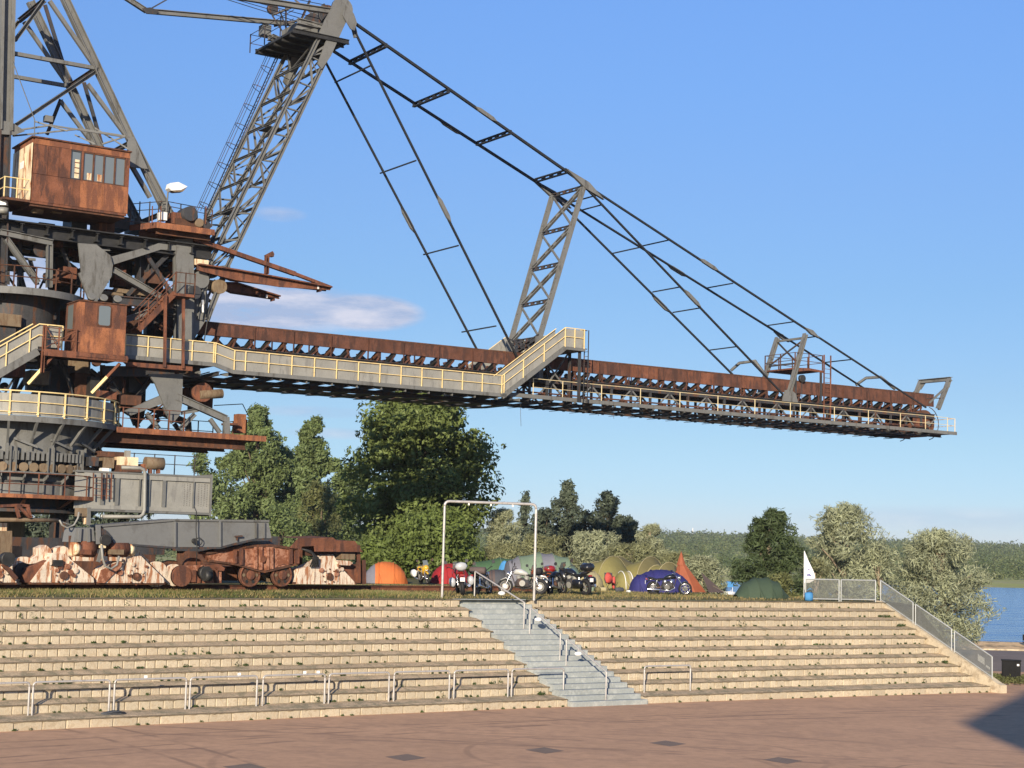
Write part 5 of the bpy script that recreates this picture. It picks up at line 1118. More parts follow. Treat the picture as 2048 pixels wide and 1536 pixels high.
# lower cab on its bracketed platform
lc = part('lower_cab'); WL = 4.3
l_ = [msw(B(x, y, WL)) for x, y in ((159, 600), (254, 613), (245, 712))]; ls0, ls1, lz1, lz0 = l_[0][0], l_[1][0], (l_[0][2] + l_[1][2]) / 2, l_[2][2]
slab(lc, 'body', 'rust', ls0, ls1, WL - 1.9, WL, lz0, lz1); slab(lc, 'roof', 'rust_dark', ls0 - .06, ls1 + .08, WL - 1.96, WL + .06, lz1, lz1 + .05)
slab(lc, 'belt_plate', 'rust_orange', ls0 + .01, ls1 - .01, WL, WL + .02, lz0 + .02, lz0 + (lz1 - lz0) * .52); slab(lc, 'corner_plate', 'rust_orange', ls0 - .03, ls0 + .28, WL - .3, WL + .012, lz0 + .1, lz1 - .05)
wz0, wz1 = msw(B(207, 651, WL))[2], msw(B(207, 612, WL))[2]; ws0, ws1 = msw(B(197, 630, WL))[0], msw(B(220, 632, WL))[0]
def rounded(parent, nm, mat, s0, s1, z0, z1, w, r, t):
    pts = []
    for cx, cz, b0 in ((s1 - r, z1 - r, 0), (s0 + r, z1 - r, 90), (s0 + r, z0 + r, 180), (s1 - r, z0 + r, 270)):
        for k in range(4): g = R(b0 + 30 * k); pts.append(M(cx + r * math.cos(g), w, cz + r * math.sin(g)))
    return prism(parent, nm, mat, pts, MB_ * t)
wn = rounded(lc, 'window', 'rust_dark', ws0 - .06, ws1 + .06, wz0 - .06, wz1 + .06, WL, .14, .04); rounded(wn, 'pane', 'glass', ws0, ws1, wz0, wz1, WL + .04, .1, .012)
w2_ = slab(lc, 'window', 'rust_dark', ls0 - .05, ls0, WL - 1.5, WL - .6, wz0 - .3, wz1 + .1); slab(w2_, 'pane', 'glass', ls0 - .06, ls0 - .05, WL - 1.42, WL - .68, wz0 - .22, wz1 + .02)
for x in (183, 207, 235): p = B(x, 594 + (x - 183) * .09, WL - .6); disc(lc, 'roof_lamp', 'steel', p, (MB_ * .8 + UP * .6).normalized(), .2, .16); bar(lc, 'lamp_stem', 'rust_dark', p - UP * .3, p, .06, .06)
pz = lz0 - .02; sp_ = msw(B(86, 703, WL))[0]
slab(lc, 'platform', 'rust_dark', sp_, ls1 + .1, 1.6, WL + .1, pz - .12, pz); slab(lc, 'platform_edge', 'rust', sp_, ls1 + .1, WL + .1, WL + .16, pz - .3, pz + .02); slab(lc, 'platform_edge', 'rust', ls0 - .1, ls1 + .12, WL + .16, WL + .2, pz - .2, pz - .04)
for dz in (.5, 1.05): bar(lc, 'balcony_rail', 'rust', M(sp_, WL + .1, pz + dz), M(ls0 + .02, WL + .1, pz + dz), .05, .05, 'rod')
for s_ in (sp_ + .05, sp_ + .7, ls0 - .1): bar(lc, 'balcony_post', 'rust', M(s_, WL + .1, pz - .1), M(s_, WL + .1, pz + 1.1), .08, .06)
bar(lc, 'balcony_brace', 'rust', M(sp_ + .1, WL + .1, pz + .1), M(ls0 - .1, WL + .1, pz + 1.0), .05, .05, 'rod'); bar(lc, 'balcony_brace', 'rust', M(sp_ + .1, WL + .1, pz + 1.0), M(sp_ + .7, WL + .1, pz + .1), .05, .05, 'rod')
for (x0, y0), (x1, y1) in (((113, 706), (57, 768)), ((240, 727), (184, 786))):
    p, q = B(x0, y0, WL), B(x1, y1, 3.4); bar(lc, 'strut', 'rust', p, p.lerp(q, .45), .13, .13); bar(lc, 'strut', 'yellow', p.lerp(q, .45), q, .14, .14)  # yellow lower part: sunlight on the strut put into its colour
# rusty stair beside the lower cab
sr = part('rust_stair'); a, b_ = B(277, 660, 3.4), B(350, 586, 3.4)
for d in (0, -.8): bar(sr, 'stringer', 'rust', a + MB_ * d, b_ + MB_ * d, .08, .28, 'channel')
for i in range(13): c = a.lerp(b_, (i + .5) / 13); s_, w_, z_ = msw(c); slab(sr, 'tread', 'rust_orange', s_ - .13, s_ + .13, w_ - .8, w_, z_ - .02, z_ + .03)
for dz in (.55, 1.05):
    for d in (0, -.8): bar(sr, 'rail', 'rust', a + UP * dz + MB_ * d, b_ + UP * dz + MB_ * d, .05, .05, 'rod')
for t in (0, .25, .5, .75, 1): c = a.lerp(b_, t); bar(sr, 'rail_post', 'rust', c, c + UP * 1.08, .05, .05)
zz = b_.z; s_ = msw(b_)[0]; slab(sr, 'landing', 'rust', s_ - .1, s_ + 1.0, 1.8, 3.5, zz - .14, zz)
for dz in (.55, 1.05): bar(sr, 'rail', 'rust_dark', M(s_, 3.5, zz + dz), M(s_ + 1, 3.5, zz + dz), .045, .045, 'rod')
for s2 in (s_, s_ + .5, s_ + 1): bar(sr, 'rail_post', 'rust_dark', M(s2, 3.5, zz), M(s2, 3.5, zz + 1.08), .05, .05)
for x0, y0, x1, y1 in ((331, 590, 329, 735), (367, 598, 366, 737)): pbar(sr, 'leg', 'rust', (x0, y0), (x1, y1), 3.55, .14, .12, 'channel')
pbar(sr, 'foot_beam', 'rust', (252, 728), (384, 738), 3.45, .12, .22)

# yellow-railed stair rising from the left
ys = part('access_stair'); WY = 4.1
T0, T1, T2 = B(-45, 718, WY), B(79, 648, WY), B(126, 652, WY); T2.z = T1.z
rail_run(ys, [T0, T1], posts=[T0.lerp(T1, t) for t in (.12, .47, .85)], drop=1.15, r=.034); rail_run(ys, [T1, T2], posts=[T1.lerp(T2, .35), T2], drop=1.1, r=.034)
bar(ys, 'handrail', 'yellow', T0 - MB_ * 1.0 + UP * .15, T1 - MB_ * 1.0 + UP * .1, .07, .07, 'pipe')
for t0, t1 in ((0, .47), (.475, .85), (.855, 1)): panel(ys, T0.lerp(T1, t0) - UP * .06, T0.lerp(T1, t1) - UP * .06, 1.15)
panel(ys, T1 - UP * .06, T2 - UP * .06, 1.0)
bar(ys, 'stringer', 'steel', T0 - UP * 1.35, T1 - UP * 1.3, .10, .34, 'channel'); bar(ys, 'stringer', 'steel_dark', T0 - UP * 1.35 - MB_ * 1.05, T1 - UP * 1.3 - MB_ * 1.05, .10, .34, 'channel')
for i in range(12): c = T0.lerp(T1, (i + .5) / 12) - UP * 1.28; s_, w_, z_ = msw(c); slab(ys, 'tread', 'steel_dark', s_ - .14, s_ + .14, w_ - 1.0, w_ - .05, z_ - .02, z_ + .02)
slab(ys, 'landing', 'steel_dark', msw(T1)[0], msw(T2)[0], WY - 1.1, WY, T1.z - 1.25, T1.z - 1.17)
pbar(ys, 'leg', 'rust', (90, 650), (84, 745), WY + .05, .18, .14, 'channel')

# ring platform with yellow railing
rg = part('ring_platform'); RR = 5.3; zrt = msw(B(15, 779, RR))[2]; zrf = zrt - 1.12
def rp_(deg, z, r=RR): return circ(R(deg), r, z)
degs = [176 - 14 * i for i in range(13)]      # measured from the boom direction
tube(rg, 'handrail', 'yellow', [rp_(180 - i * 3.5, zrt) for i in range(51)], .036, 6); tube(rg, 'knee_rail', 'yellow', [rp_(180 - i * 3.5, zrt - .5) for i in range(51)], .026, 6); tube(rg, 'toe_rail', 'yellow', [rp_(180 - i * 3.5, zrt - .98) for i in range(51)], .02, 6)
for d in degs: bar(rg, 'rail_post', 'yellow', rp_(d, zrf - .05), rp_(d, zrt), .07, .07); boxat(rg, 'post_foot', 'yellow', rp_(d, zrf + .06), .18, .12, .05, R(d))
for d0, d1 in zip(degs, degs[1:]):
    vs_ = []
    for k in range(4):
        d = d0 - .4 + (d1 + .4 - (d0 - .4)) * k / 3
        for r_ in (RR - .10, RR - .07): vs_ += [rp_(d, zrf, r_), rp_(d, zrt - .12, r_)]
    fs = []
    for k in range(3):
        o = k * 4; fs += [(o, o + 4, o + 5, o + 1), (o + 2, o + 3, o + 7, o + 6), (o + 1, o + 5, o + 7, o + 3), (o, o + 2, o + 6, o + 4)]
    mesh('sheet_panel', vs_, fs, 'galv', rg)
ring(rg, 'edge_beam', 'steel', RR - .12, RR, zrf - .3, zrf - .02); ring(rg, 'deck', 'steel_dark', 3.6, RR - .12, zrf - .12, zrf - .04)
for d in degs:
    p, q = rp_(d, zrf - .25, RR - .05), rp_(d, zrf - 1.25, 4.36); bar(rg, 'bracket', 'steel', p, q, .11, .14); bar(rg, 'bracket_post', 'steel', q, q - UP * 1.3, .14, .12)
# ring girder with gear and rollers
gg = part('slewing_ring'); RW = 4.3; z_w1, z_w0 = zrf - .15, msw(B(15, 905, RW))[2]
ring(gg, 'upper_wall', 'steel', RW - .1, RW, z_w0, z_w1); z_g0 = msw(B(15, 918, RW + .3))[2]
for i in range(60):
    t = R(178 - i * 3.0); p = circ(t, RW + .22, z_g0); bar(gg, 'gear_tooth', 'steel', p, p + UP * .42, .13, .12)
for d in [170 - 22.5 * i for i in range(8)]: p = circ(R(d), RW + .2, z_g0 - .55); bar(gg, 'post', 'steel', p, p + UP * 1.2, .34, .3, 'ibeam'); bar(gg, 'guide_bar', 'steel', circ(R(d), RW + .2, z_g0 + 1.0), circ(R(d - 14), RW + .3, z_g0 + .62), .12, .10)
z_r = z_g0 - .32
for i in range(30): t = R(174 - i * 6.0); c = circ(t, RW + .12, z_r); d = MA * math.cos(t) + MB_ * math.sin(t); disc(gg, 'roller', 'ochre', c, d, .21, .3)
z_l1 = z_g0 - .62; z_l0 = msw(B(15, 990, RW + .2))[2]
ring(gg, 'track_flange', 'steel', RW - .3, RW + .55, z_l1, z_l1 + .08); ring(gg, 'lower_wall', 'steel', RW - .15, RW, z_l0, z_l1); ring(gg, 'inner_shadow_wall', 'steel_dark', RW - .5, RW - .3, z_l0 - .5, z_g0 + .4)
for d in [172 - 12.8 * i for i in range(14)]:
    p0, p1 = circ(R(d), RW + .52, z_l1), circ(R(d), RW, z_l1); prism(gg, 'web_plate', 'steel', [p0, p1, circ(R(d), RW, z_l0), circ(R(d), RW + .12, z_l0), circ(R(d), RW + .12, z_l1 - .45), circ(R(d), RW + .52, z_l1 - .15)], (p0 - p1).cross(UP).normalized() * .05)
ring(gg, 'sloped_band', 'steel_dark', RW, RW + .08, z_l1 - .4, z_l1 - .32)
ring(gg, 'service_floor', 'rust', RW, RW + 1.05, z_l0 - .1, z_l0 + .02); ring(gg, 'floor_edge', 'rust_orange', RW + 1.05, RW + 1.1, z_l0 - .12, z_l0 + .06)
for dz in (.52, 1.02): tube(gg, 'rail', 'rust', [circ(R(176 - i * 7), RW + 1.05, z_l0 + dz) for i in range(25)], .024, 5)
for i in range(13): p = circ(R(174 - 14 * i), RW + 1.05, z_l0); bar(gg, 'rail_post', 'rust', p, p + UP * 1.04, .05, .05)
for d in (150, 122, 96, 70, 45): p = circ(R(d), RW + .9, z_l0 - .1); bar(gg, 'floor_bracket', 'rust', p, circ(R(d), RW - .6, z_l0 - .75), .16, .14, 'angle')
# lower gusset, rusty service gallery with its railing
lg = part('lower_frame')
for f_, sg, mt in ((lambda p: p, 1, 'steel'), (far, -1, 'steel_dark')):  # far half in the dark steel that stands for shade
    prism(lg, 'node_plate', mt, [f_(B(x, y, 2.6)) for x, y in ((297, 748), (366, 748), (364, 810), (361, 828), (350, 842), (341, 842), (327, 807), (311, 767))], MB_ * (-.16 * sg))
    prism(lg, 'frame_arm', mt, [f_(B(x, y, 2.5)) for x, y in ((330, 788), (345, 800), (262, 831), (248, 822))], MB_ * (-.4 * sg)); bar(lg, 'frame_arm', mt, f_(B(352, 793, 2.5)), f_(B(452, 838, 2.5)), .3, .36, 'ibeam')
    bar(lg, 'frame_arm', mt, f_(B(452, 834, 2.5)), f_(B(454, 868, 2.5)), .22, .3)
    for a, b_ in (((293, 826), (318, 858)), ((328, 812), (346, 846)), ((390, 828), (360, 858)), ((420, 838), (440, 866)), ((362, 826), (395, 820))): bar(lg, 'frame_diagonal', mt, f_(B(*a, 2.4)), f_(B(*b_, 2.4)), .2, .2, 'ibeam')
    bar(lg, 'frame_beam', 'steel_dark', f_(B(205, 742, 2.2)), f_(B(400, 745, 2.2)), .35, .5, 'ibeam')
    for a, b_ in (((120, 720), (150, 790)), ((205, 730), (205, 800)), ((180, 740), (240, 790)), ((240, 740), (190, 800)), ((306, 752), (270, 800)), ((100, 735), (60, 800)), ((40, 740), (20, 800))): bar(lg, 'lattice_bar', 'steel_dark', f_(B(*a, 1.6)), f_(B(*b_, 1.6)), .22, .2, 'ibeam')
for i, (x, y, w_, dx, dy) in enumerate(((125, 760, 1.0, 22, 30), (165, 770, 1.8, 14, 24), (190, 775, 2.4, 8, 22), (215, 790, 2.8, 18, 8), (150, 730, .2, 30, 20), (240, 760, .6, 28, 18), (260, 800, 2.4, 22, 10), (275, 770, 1.2, 16, 16), (30, 735, 2.4, 20, 18), (20, 640, 2.6, 22, 12), (10, 670, 2.4, 20, 25), (60, 660, 1.2, 30, 25), (60, 620, .6, 40, 16), (110, 650, .2, 20, 30), (80, 755, 2.0, 18, 14), (290, 690, .5, 34, 22), (270, 640, 1.2, 14, 14))):
    pbox(lg, 'machinery_box', ('steel_dark', 'rust_dark', 'grease', 'rust', 'ochre')[i % 5], x - dx, y - dy, x + dx, y + dy, w_, 1.2)
pbar(lg, 'conveyor_cylinder', 'ochre', (398, 790), (444, 787), 2.0, .48, .48, 'drum'); disc(lg, 'bearing', 'rust', B(402, 785, 1.8), MB_, .5, .6); pbox(lg, 'gearbox', 'rust', 378, 775, 412, 800, 1.2, 1.0); pbox(lg, 'gearbox', 'rust_dark', 395, 762, 425, 820, .2, 1.2)
zsg = msw(B(400, 868, 3.0))[2]; g0, g1 = msw(B(233, 860, 3.0))[0], msw(B(532, 875, 3.0))[0]
slab(lg, 'gallery_floor', 'rust_dark', g0, g1, -2.6, 3.0, zsg - .14, zsg - .02); slab(lg, 'gallery_edge', 'rust_orange', g0, g1, 3.0, 3.05, zsg - .18, zsg + .1)
for w_ in (2.4, -.2, -2.4): bar(lg, 'gallery_beam', 'rust_dark', M(g0 - 1.5, w_, zsg - .4), M(g1 - .9, w_, zsg - .4), .25, .5, 'ibeam')
for dz in (.55, 1.08): bar(lg, 'rail', 'rust', M(g0, 3.0, zsg + dz), M(g0 + 3.4, 3.0, zsg + dz), .04, .04, 'rod'); bar(lg, 'rail', 'steel_dark', M(g0 + 4, -2.5, zsg + dz), M(g1 - .6, -2.5, zsg + dz), .045, .045, 'rod'); bar(lg, 'rail', 'rust', M(g1, -2.5, zsg + dz), M(g1, .5, zsg + dz), .045, .045, 'rod')
for i in range(5): bar(lg, 'rail_post', 'rust', M(g0 + .3 + i * .8, 3.0, zsg), M(g0 + .3 + i * .8, 3.0, zsg + 1.1), .05, .05)
for i in range(5): s_ = g0 + 4 + i * (g1 - .6 - g0 - 4) / 4; bar(lg, 'rail_post', 'steel_dark', M(s_, -2.5, zsg), M(s_, -2.5, zsg + 1.1), .05, .05)
for w_ in (-2.5, -1.2, .5): bar(lg, 'rail_post', 'rust', M(g1, w_, zsg), M(g1, w_, zsg + 1.1), .06, .06)
pbox(lg, 'cabinet', 'rust_orange', 477, 828, 491, 866, .8, .6); pbox(lg, 'bench', 'rust', 455, 846, 478, 850, 1.2, .8); pbar(lg, 'rail', 'steel_dark', (428, 811), (485, 808), -1.8, .05, .05, 'rod'); pbar(lg, 'rail', 'steel_dark', (485, 808), (497, 832), -1.8, .05, .05, 'rod')
# hanging box girder arm and the equipment on it
bg_ = part('girder_arm'); WB = 4.6
z1, z0 = msw(B(300, 948, WB))[2], msw(B(300, 1026, WB))[2]; b0, b1 = msw(B(150, 990, WB))[0], msw(B(421, 990, WB))[0]
slab(bg_, 'web_plate', 'galv', b0, b1 - .03, WB - .14, WB - .08, z0 + .1, z1 - .06); slab(bg_, 'web_plate', 'steel', b0, b1 - .03, WB - 1.6, WB - 1.54, z0 + .1, z1 - .06); slab(bg_, 'top_flange', 'steel', b0, b1, WB - 1.7, WB + .05, z1 - .06, z1 + .03)
slab(bg_, 'bottom_flange', 'steel', b0 + .3, b1, WB - 1.7, WB + .05, z0, z0 + .1); slab(bg_, 'end_plate', 'steel', b1 - .03, b1 + .05, WB - 1.75, WB + .08, z0 - .05, z1 + .12); slab(bg_, 'flange_lip', 'galv', b0 + .4, b1 - .05, WB - .08, WB + .02, z1 - .28, z1 - .07); slab(bg_, 'flange_lip', 'galv', b0 + .4, b1 - .05, WB - .08, WB + .02, z0 + .11, z0 + .3)
for x, t in ((234, .16), (279, .05), (297, .12), (328, .16), (387, .05), (205, .16)): s_ = msw(B(x, 990, WB))[0]; slab(bg_, 'stiffener', 'steel', s_ - t / 2, s_ + t / 2, WB - .08, WB + .035, z0 + .3, z1 - .28)
vs_, fs = [], []
for i in range(9):
    for j in range(13):
        if i == 4: continue
        c = M(b1 - 1.35 + i * .15, WB - .075, z0 + .42 + j * .088 + .03 * (i % 2)); o = len(vs_)
        for k in range(4): g = R(45 + 90 * k); vs_.append(c + MA * (.022 * math.cos(g)) + UP * (.022 * math.sin(g)))
        vs_.append(c + MB_ * .02); fs += [(o + k, o + (k + 1) % 4, o + 4) for k in range(4)]
mesh('rivet', vs_, fs, 'steel_dark', bg_)['kind'] = 'stuff'
for nm, mt, x0, y0, x1, y1, w_, dp in (('motor_housing', 'cream', 240, 914, 276, 931, 4.2, .9), ('motor_base', 'rust_dark', 236, 931, 284, 945, 4.2, .9), ('gearbox', 'ochre', 208, 915, 228, 936, 4.0, .8), ('control_box', 'steel_dark', 178, 914, 197, 932, 4.2, .7), ('bracket_box', 'rust_dark', 200, 903, 248, 914, 3.4, .8), ('junction_box', 'white', 204, 936, 218, 945, 4.3, .4), ('motor_cap', 'galv', 253, 901, 261, 914, 4.0, .3)): pbox(bg_, nm, mt, x0, y0, x1, y1, w_, dp)
pbar(bg_, 'drum', 'ochre', (290, 926), (326, 928), 4.0, .62, .62, 'drum'); pbar(bg_, 'drum_stand', 'rust', (300, 934), (300, 947), 4.0, .3, .12); pbar(bg_, 'drum_stand', 'rust', (316, 934), (316, 947), 4.0, .3, .12); pbox(bg_, 'valve', 'rust_orange', 283, 928, 294, 942, 4.1, .5)
tube(bg_, 'pipe', 'galv', [B(x, y, WB + .25) for x, y in ((243, 935), (280, 936), (287, 939), (290, 946), (289, 1020), (286, 1029), (279, 1034), (205, 1033))], .09, 8)
for dz in (.6, 1.05): bar(bg_, 'rail', 'steel_dark', M(b0 + 2, WB - 1.7, z1 + dz), M(b1, WB - 1.7, z1 + dz), .04, .04, 'rod')
for i in range(5): s_ = b0 + 2.4 + i * (b1 - b0 - 2.6) / 4; bar(bg_, 'rail_post', 'steel_dark', M(s_, WB - 1.7, z1), M(s_, WB - 1.7, z1 + 1.08), .045, .045)
for x in (187, 204, 214, 223): pbar(bg_, 'ladder_stile', 'rust', (x, 946), (x - 1, 999), WB + .2, .05, .05)
for y in (955, 966, 977, 990): pbar(bg_, 'ladder_rung', 'rust', (187, y), (223, y + 2), WB + .2, .035, .035, 'rod')
pbar(bg_, 'fluorescent', 'white', (203, 1032), (250, 1034), WB - .2, .14, .12)

# ---- pipes, cables, boxes and small steel crowding the superstructure
ck = part('machinery'); rr = random.Random(31)
for i in range(150):
    s_ = rr.uniform(-13.5, -1.5); w_ = rr.uniform(-2.2, 1.9); z_ = rr.choice((rr.uniform(12.2, 15.6), rr.uniform(15.6, 17.6), rr.uniform(18.0, 20.6))); k = rr.random()
    if k < .40: slab(ck, 'machinery_box', rr.choice(('rust_dark', 'grease', 'steel_dark', 'rust', 'ochre', 'steel')), s_ - rr.uniform(.15, .5), s_ + rr.uniform(.15, .5), w_ - .4, w_, z_ - rr.uniform(.1, .35), z_ + rr.uniform(.1, .4))
    elif k < .75: p_ = M(s_, w_, z_); q_ = p_ + MA * rr.uniform(-1.6, 1.6) + UP * rr.uniform(-1.2, 1.2); bar(ck, 'steel_bar', rr.choice(('steel_dark', 'steel', 'rust_dark', 'steel_dark')), p_, q_, rr.uniform(.06, .16), rr.uniform(.06, .14), 'angle')
    elif k < .9: p_ = M(s_, w_, z_); tube(ck, 'pipe', rr.choice(('rust_dark', 'grease', 'ochre')), [p_, p_ + MA * rr.uniform(.4, 1.2), p_ + MA * 1.3 + UP * rr.uniform(-.9, .9)], rr.uniform(.03, .08), 6)
    else: disc(ck, 'pulley', rr.choice(('rust_dark', 'steel_dark', 'rust')), M(s_, w_, z_), MB_, rr.uniform(.15, .4), .2)
# ---- undercarriage on its rail line
_ra, _rb = G(0, 1168, ZG + .22), G(730, 1172, ZG + .22); UA = (_rb - _ra).normalized(); UA.z = 0; UA.normalize(); UN = Vector((UA.y, -UA.x, 0))
def U(px, py, off=0.0): return V(px, py, _ra + UN * off, UN)
def uplate(parent, nm, mat, px, off, t): return prism(parent, nm, mat, [U(x, y, off) for x, y in px], UN * -t)
def ubox(parent, nm, mat, x0, y0, x1, y1, off, dp):
    a, b_, c, d = U(x0, (y0 + y1) / 2, off), U(x1, (y0 + y1) / 2, off), U((x0 + x1) / 2, y0, off), U((x0 + x1) / 2, y1, off)
    z1, z0 = c.z, d.z; return prism(parent, nm, mat, [Vector((p.x, p.y, z)) for p, z in ((a, z0), (b_, z0), (b_, z1), (a, z1))], UN * -dp)
def ubar(parent, nm, mat, a, b_, off, wd, ht=None, shape='box'): return bar(parent, nm, mat, U(*a, off), U(*b_, off), wd, ht, shape, UN if shape == 'box' else UP)
un = part('undercarriage')
def wheel(parent, x, y, r, off=.1, mt='rust_dark', spokes=6):
    c = U(x, y, off); w_ = disc(parent, 'wheel', mt, c, UN, r, .22); disc(w_, 'hub', 'rust', c + UN * .14, UN, r * .38, .1); 
    for k in range(spokes): g = 2 * math.pi * k / spokes; d = UA * math.cos(g) + UP * math.sin(g); disc(w_, 'lightening_hole', 'ochre' if k % 3 == 0 else 'grease', c + d * (r * .62) + UN * .115, UN, r * .14, .03)
    o = [c + (UA * math.cos(2 * math.pi * k / 18) + UP * math.sin(2 * math.pi * k / 18)) * r * .93 + UN * .12 for k in range(19)]; tube(w_, 'rim', 'rust', o, .045, 5)
# tapered grey beam
gp = [(204, 1054), (350, 1042), (440, 1043), (537, 1044), (543, 1076), (512, 1077), (470, 1086), (440, 1094), (352, 1094), (266, 1088), (228, 1086), (222, 1075)]
uplate(un, 'rocker_beam', 'steel_plain', gp, 1.0, .9); uplate(un, 'rocker_flange', 'steel', [(203, 1050), (350, 1038), (440, 1039), (539, 1040), (539, 1044), (440, 1043), (350, 1042), (203, 1054)], 1.06, 1.0)
uplate(un, 'rocker_flange', 'steel_dark', [(512, 1077), (543, 1076), (543, 1079), (512, 1081), (470, 1090), (440, 1098), (352, 1098), (266, 1092), (266, 1088), (352, 1094), (440, 1094), (470, 1086)], 1.06, 1.0)
for x, y0, y1 in ((350, 1043, 1094), (440, 1043, 1094), (512, 1045, 1076), (528, 1045, 1076)): ubar(un, 'rib', 'steel_plain' if x < 500 else 'steel', (x, y0), (x, y1), 1.06, .07, .08)
ubar(un, 'handle', 'steel_dark', (470, 1073), (484, 1072), 1.12, .06, .08); ubar(un, 'handle', 'steel_dark', (474, 1073), (474, 1081), 1.1, .05, .05)
uplate(un, 'pivot_cheek', 'steel_dark', [(200, 1055), (212, 1060), (222, 1072), (224, 1084), (217, 1091), (202, 1088)], 1.12, .14); disc(un, 'pivot_pin', 'grease', U(210, 1080, 1.2), UN, .2, .2)
uplate(un, 'bracket', 'steel_plain', [(152, 1056), (187, 1055), (190, 1084), (147, 1084)], .9, .9); ubar(un, 'rib', 'steel_plain', (160, 1056), (158, 1084), .96, .1, .1); ubar(un, 'rib', 'steel_plain', (176, 1056), (177, 1084), .96, .1, .1); ubar(un, 'rib', 'steel_plain', (196, 1050), (197, 1088), 1.1, .14, .14)
ubox(un, 'jack', 'ochre', 162, 1016, 176, 1033, .8, .5); ubar(un, 'jack_rod', 'cream', (170, 1033), (171, 1048), .6, .2, .2, 'pipe'); ubar(un, 'jack_guide', 'steel', (177, 1015), (177, 1050), .8, .12, .12)
tube(un, 'chain', 'grease', [U(x, y, 1.2) for x, y in ((388, 1012), (393, 1024), (392, 1060), (394, 1095), (393, 1130))], .022, 4); o = [U(398, 1083, 1.15) + (UA * math.cos(t) + UP * math.sin(t)) * .14 for t in [2 * math.pi * k / 12 for k in range(13)]]; tube(un, 'cable_loop', 'grease', o, .018, 4); disc(un, 'socket_plug', 'grease', U(389, 1082, 1.15), UN, .1, .1)
tube(un, 'hose', 'galv', [U(x, y, .9) for x, y in ((119, 1040), (124, 1050), (134, 1056), (148, 1050), (156, 1036), (158, 1024))], .035, 6); tube(un, 'hose', 'steel', [U(x, y, .8) for x, y in ((119, 1042), (135, 1048), (150, 1052))], .025, 5)
tube(un, 'pipe', 'ochre', [U(x, y, .6) for x, y in ((-30, 1039), (60, 1040), (116, 1041))], .08, 6); 
for (a, b_) in (((31, 1010), (38, 1035)), ((36, 1012), (60, 1035)), ((55, 1014), (61, 1036)), ((0, 1012), (40, 1010)), ((60, 1012), (40, 1010))): ubar(un, 'hanger', 'rust', a, b_, .7, .1, .1, 'angle')
# rusty equaliser beam with its two wheels
rb = part('equaliser_beam')
uplate(rb, 'web_plate', 'rust_pink', [(415, 1107), (482, 1095), (542, 1092), (594, 1100), (595, 1127), (529, 1141), (514, 1138), (475, 1127), (424, 1120)], .7, .5); uplate(rb, 'flange', 'rust_dark', [(413, 1104), (482, 1091), (542, 1088), (596, 1096), (596, 1101), (542, 1093), (482, 1096), (415, 1109)], .78, .66)
uplate(rb, 'flange', 'rust_dark', [(424, 1120), (475, 1127), (514, 1138), (529, 1141), (596, 1126), (597, 1130), (529, 1146), (512, 1142), (474, 1131), (423, 1124)], .78, .66)
for x, y0, y1, t in ((470, 1099, 1127, .12), (482, 1096, 1130, .14), (511, 1094, 1138, .1), (521, 1094, 1140, .1), (535, 1094, 1140, .1), (543, 1094, 1138, .1), (581, 1098, 1128, .14), (594, 1099, 1127, .16)): ubar(rb, 'rib', 'rust' if x in (470, 482, 581, 594) else 'rust_pink', (x, y0), (x, y1), .78, .12, t)
disc(rb, 'pin', 'rust', U(525, 1118, .8), UN, .13, .12); uplate(rb, 'saddle', 'steel', [(485, 1092), (505, 1083), (540, 1082), (553, 1092)], .5, .5)
wheel(rb, 497, 1150, .47, .55); wheel(rb, 561, 1150, .47, .55)
ubox(rb, 'axle_frame', 'rust_dark', 450, 1134, 620, 1162, -.25, .5); uplate(rb, 'yoke', 'ochre', [(522, 1150), (545, 1140), (548, 1165), (532, 1163)], .2, .2)
# drive bogies: cream-painted gear cases streaked with rust
def gearcase(px, x_sh, motor, hub, flip=False):
    g = part('drive_bogie'); uplate(g, 'gear_case', 'rust_white', [(x + x_sh, y) for x, y in px], .8, .7)
    uplate(g, 'back_case', 'rust_white', [(x + x_sh + (4 if flip else -5), y - 3) for x, y in px], .1, .6)
    uplate(g, 'base_rail', 'rust_dark', [(px[0][0] + x_sh - 3, 1164), (px[1][0] + x_sh + 2, 1164), (px[1][0] + x_sh + 2, 1169), (px[0][0] + x_sh - 3, 1169)], .75, .8)
    hx, hy = hub; disc(g, 'hub', 'rust_dark', U(hx, hy, .84), UN, .15, .10)
    for k in range(8): t = 2 * math.pi * k / 8; disc(g, 'bolt', 'rust', U(hx, hy, .82) + (UA * math.cos(t) + UP * math.sin(t)) * .30, UN, .028, .06, 8)
    xs = [p[0] + x_sh for p in px]; x0, x1 = min(xs), max(xs); rr = random.Random(int(x0) + 5)
    for k in range(9): x = x0 + (x1 - x0) * (.2 + .6 * rr.random()); y = 1122 + 34 * rr.random(); disc(g, 'boss', ('rust_white', 'rust_pink', 'rust')[k % 3], U(x, y, .82), UN, .04 + .07 * rr.random(), .14, 10)
    for k in range(3): x = x0 + (x1 - x0) * (.3 + .2 * k); ubox(g, 'seam_rib', 'rust_white', x - 1.2, 1138 + 6 * rr.random(), x + 1.2, 1163, .84, .08)
    return g
g1_ = gearcase([(64, 1165), (188, 1165), (187, 1156), (140, 1118), (134, 1108), (106, 1106), (100, 1118)], 0, None, (128, 1151))
uplate(g1_, 'side_plate', 'rust', [(48, 1165), (64, 1165), (104, 1122), (98, 1118), (58, 1136)], .6, .4); uplate(g1_, 'shoulder_case', 'rust_white', [(60, 1128), (78, 1110), (78, 1096), (92, 1090), (102, 1098), (104, 1112), (86, 1124)], .3, .5); uplate(g1_, 'shoulder_case', 'rust_white', [(113, 1108), (116, 1096), (128, 1092), (140, 1098), (140, 1112)], .5, .5)
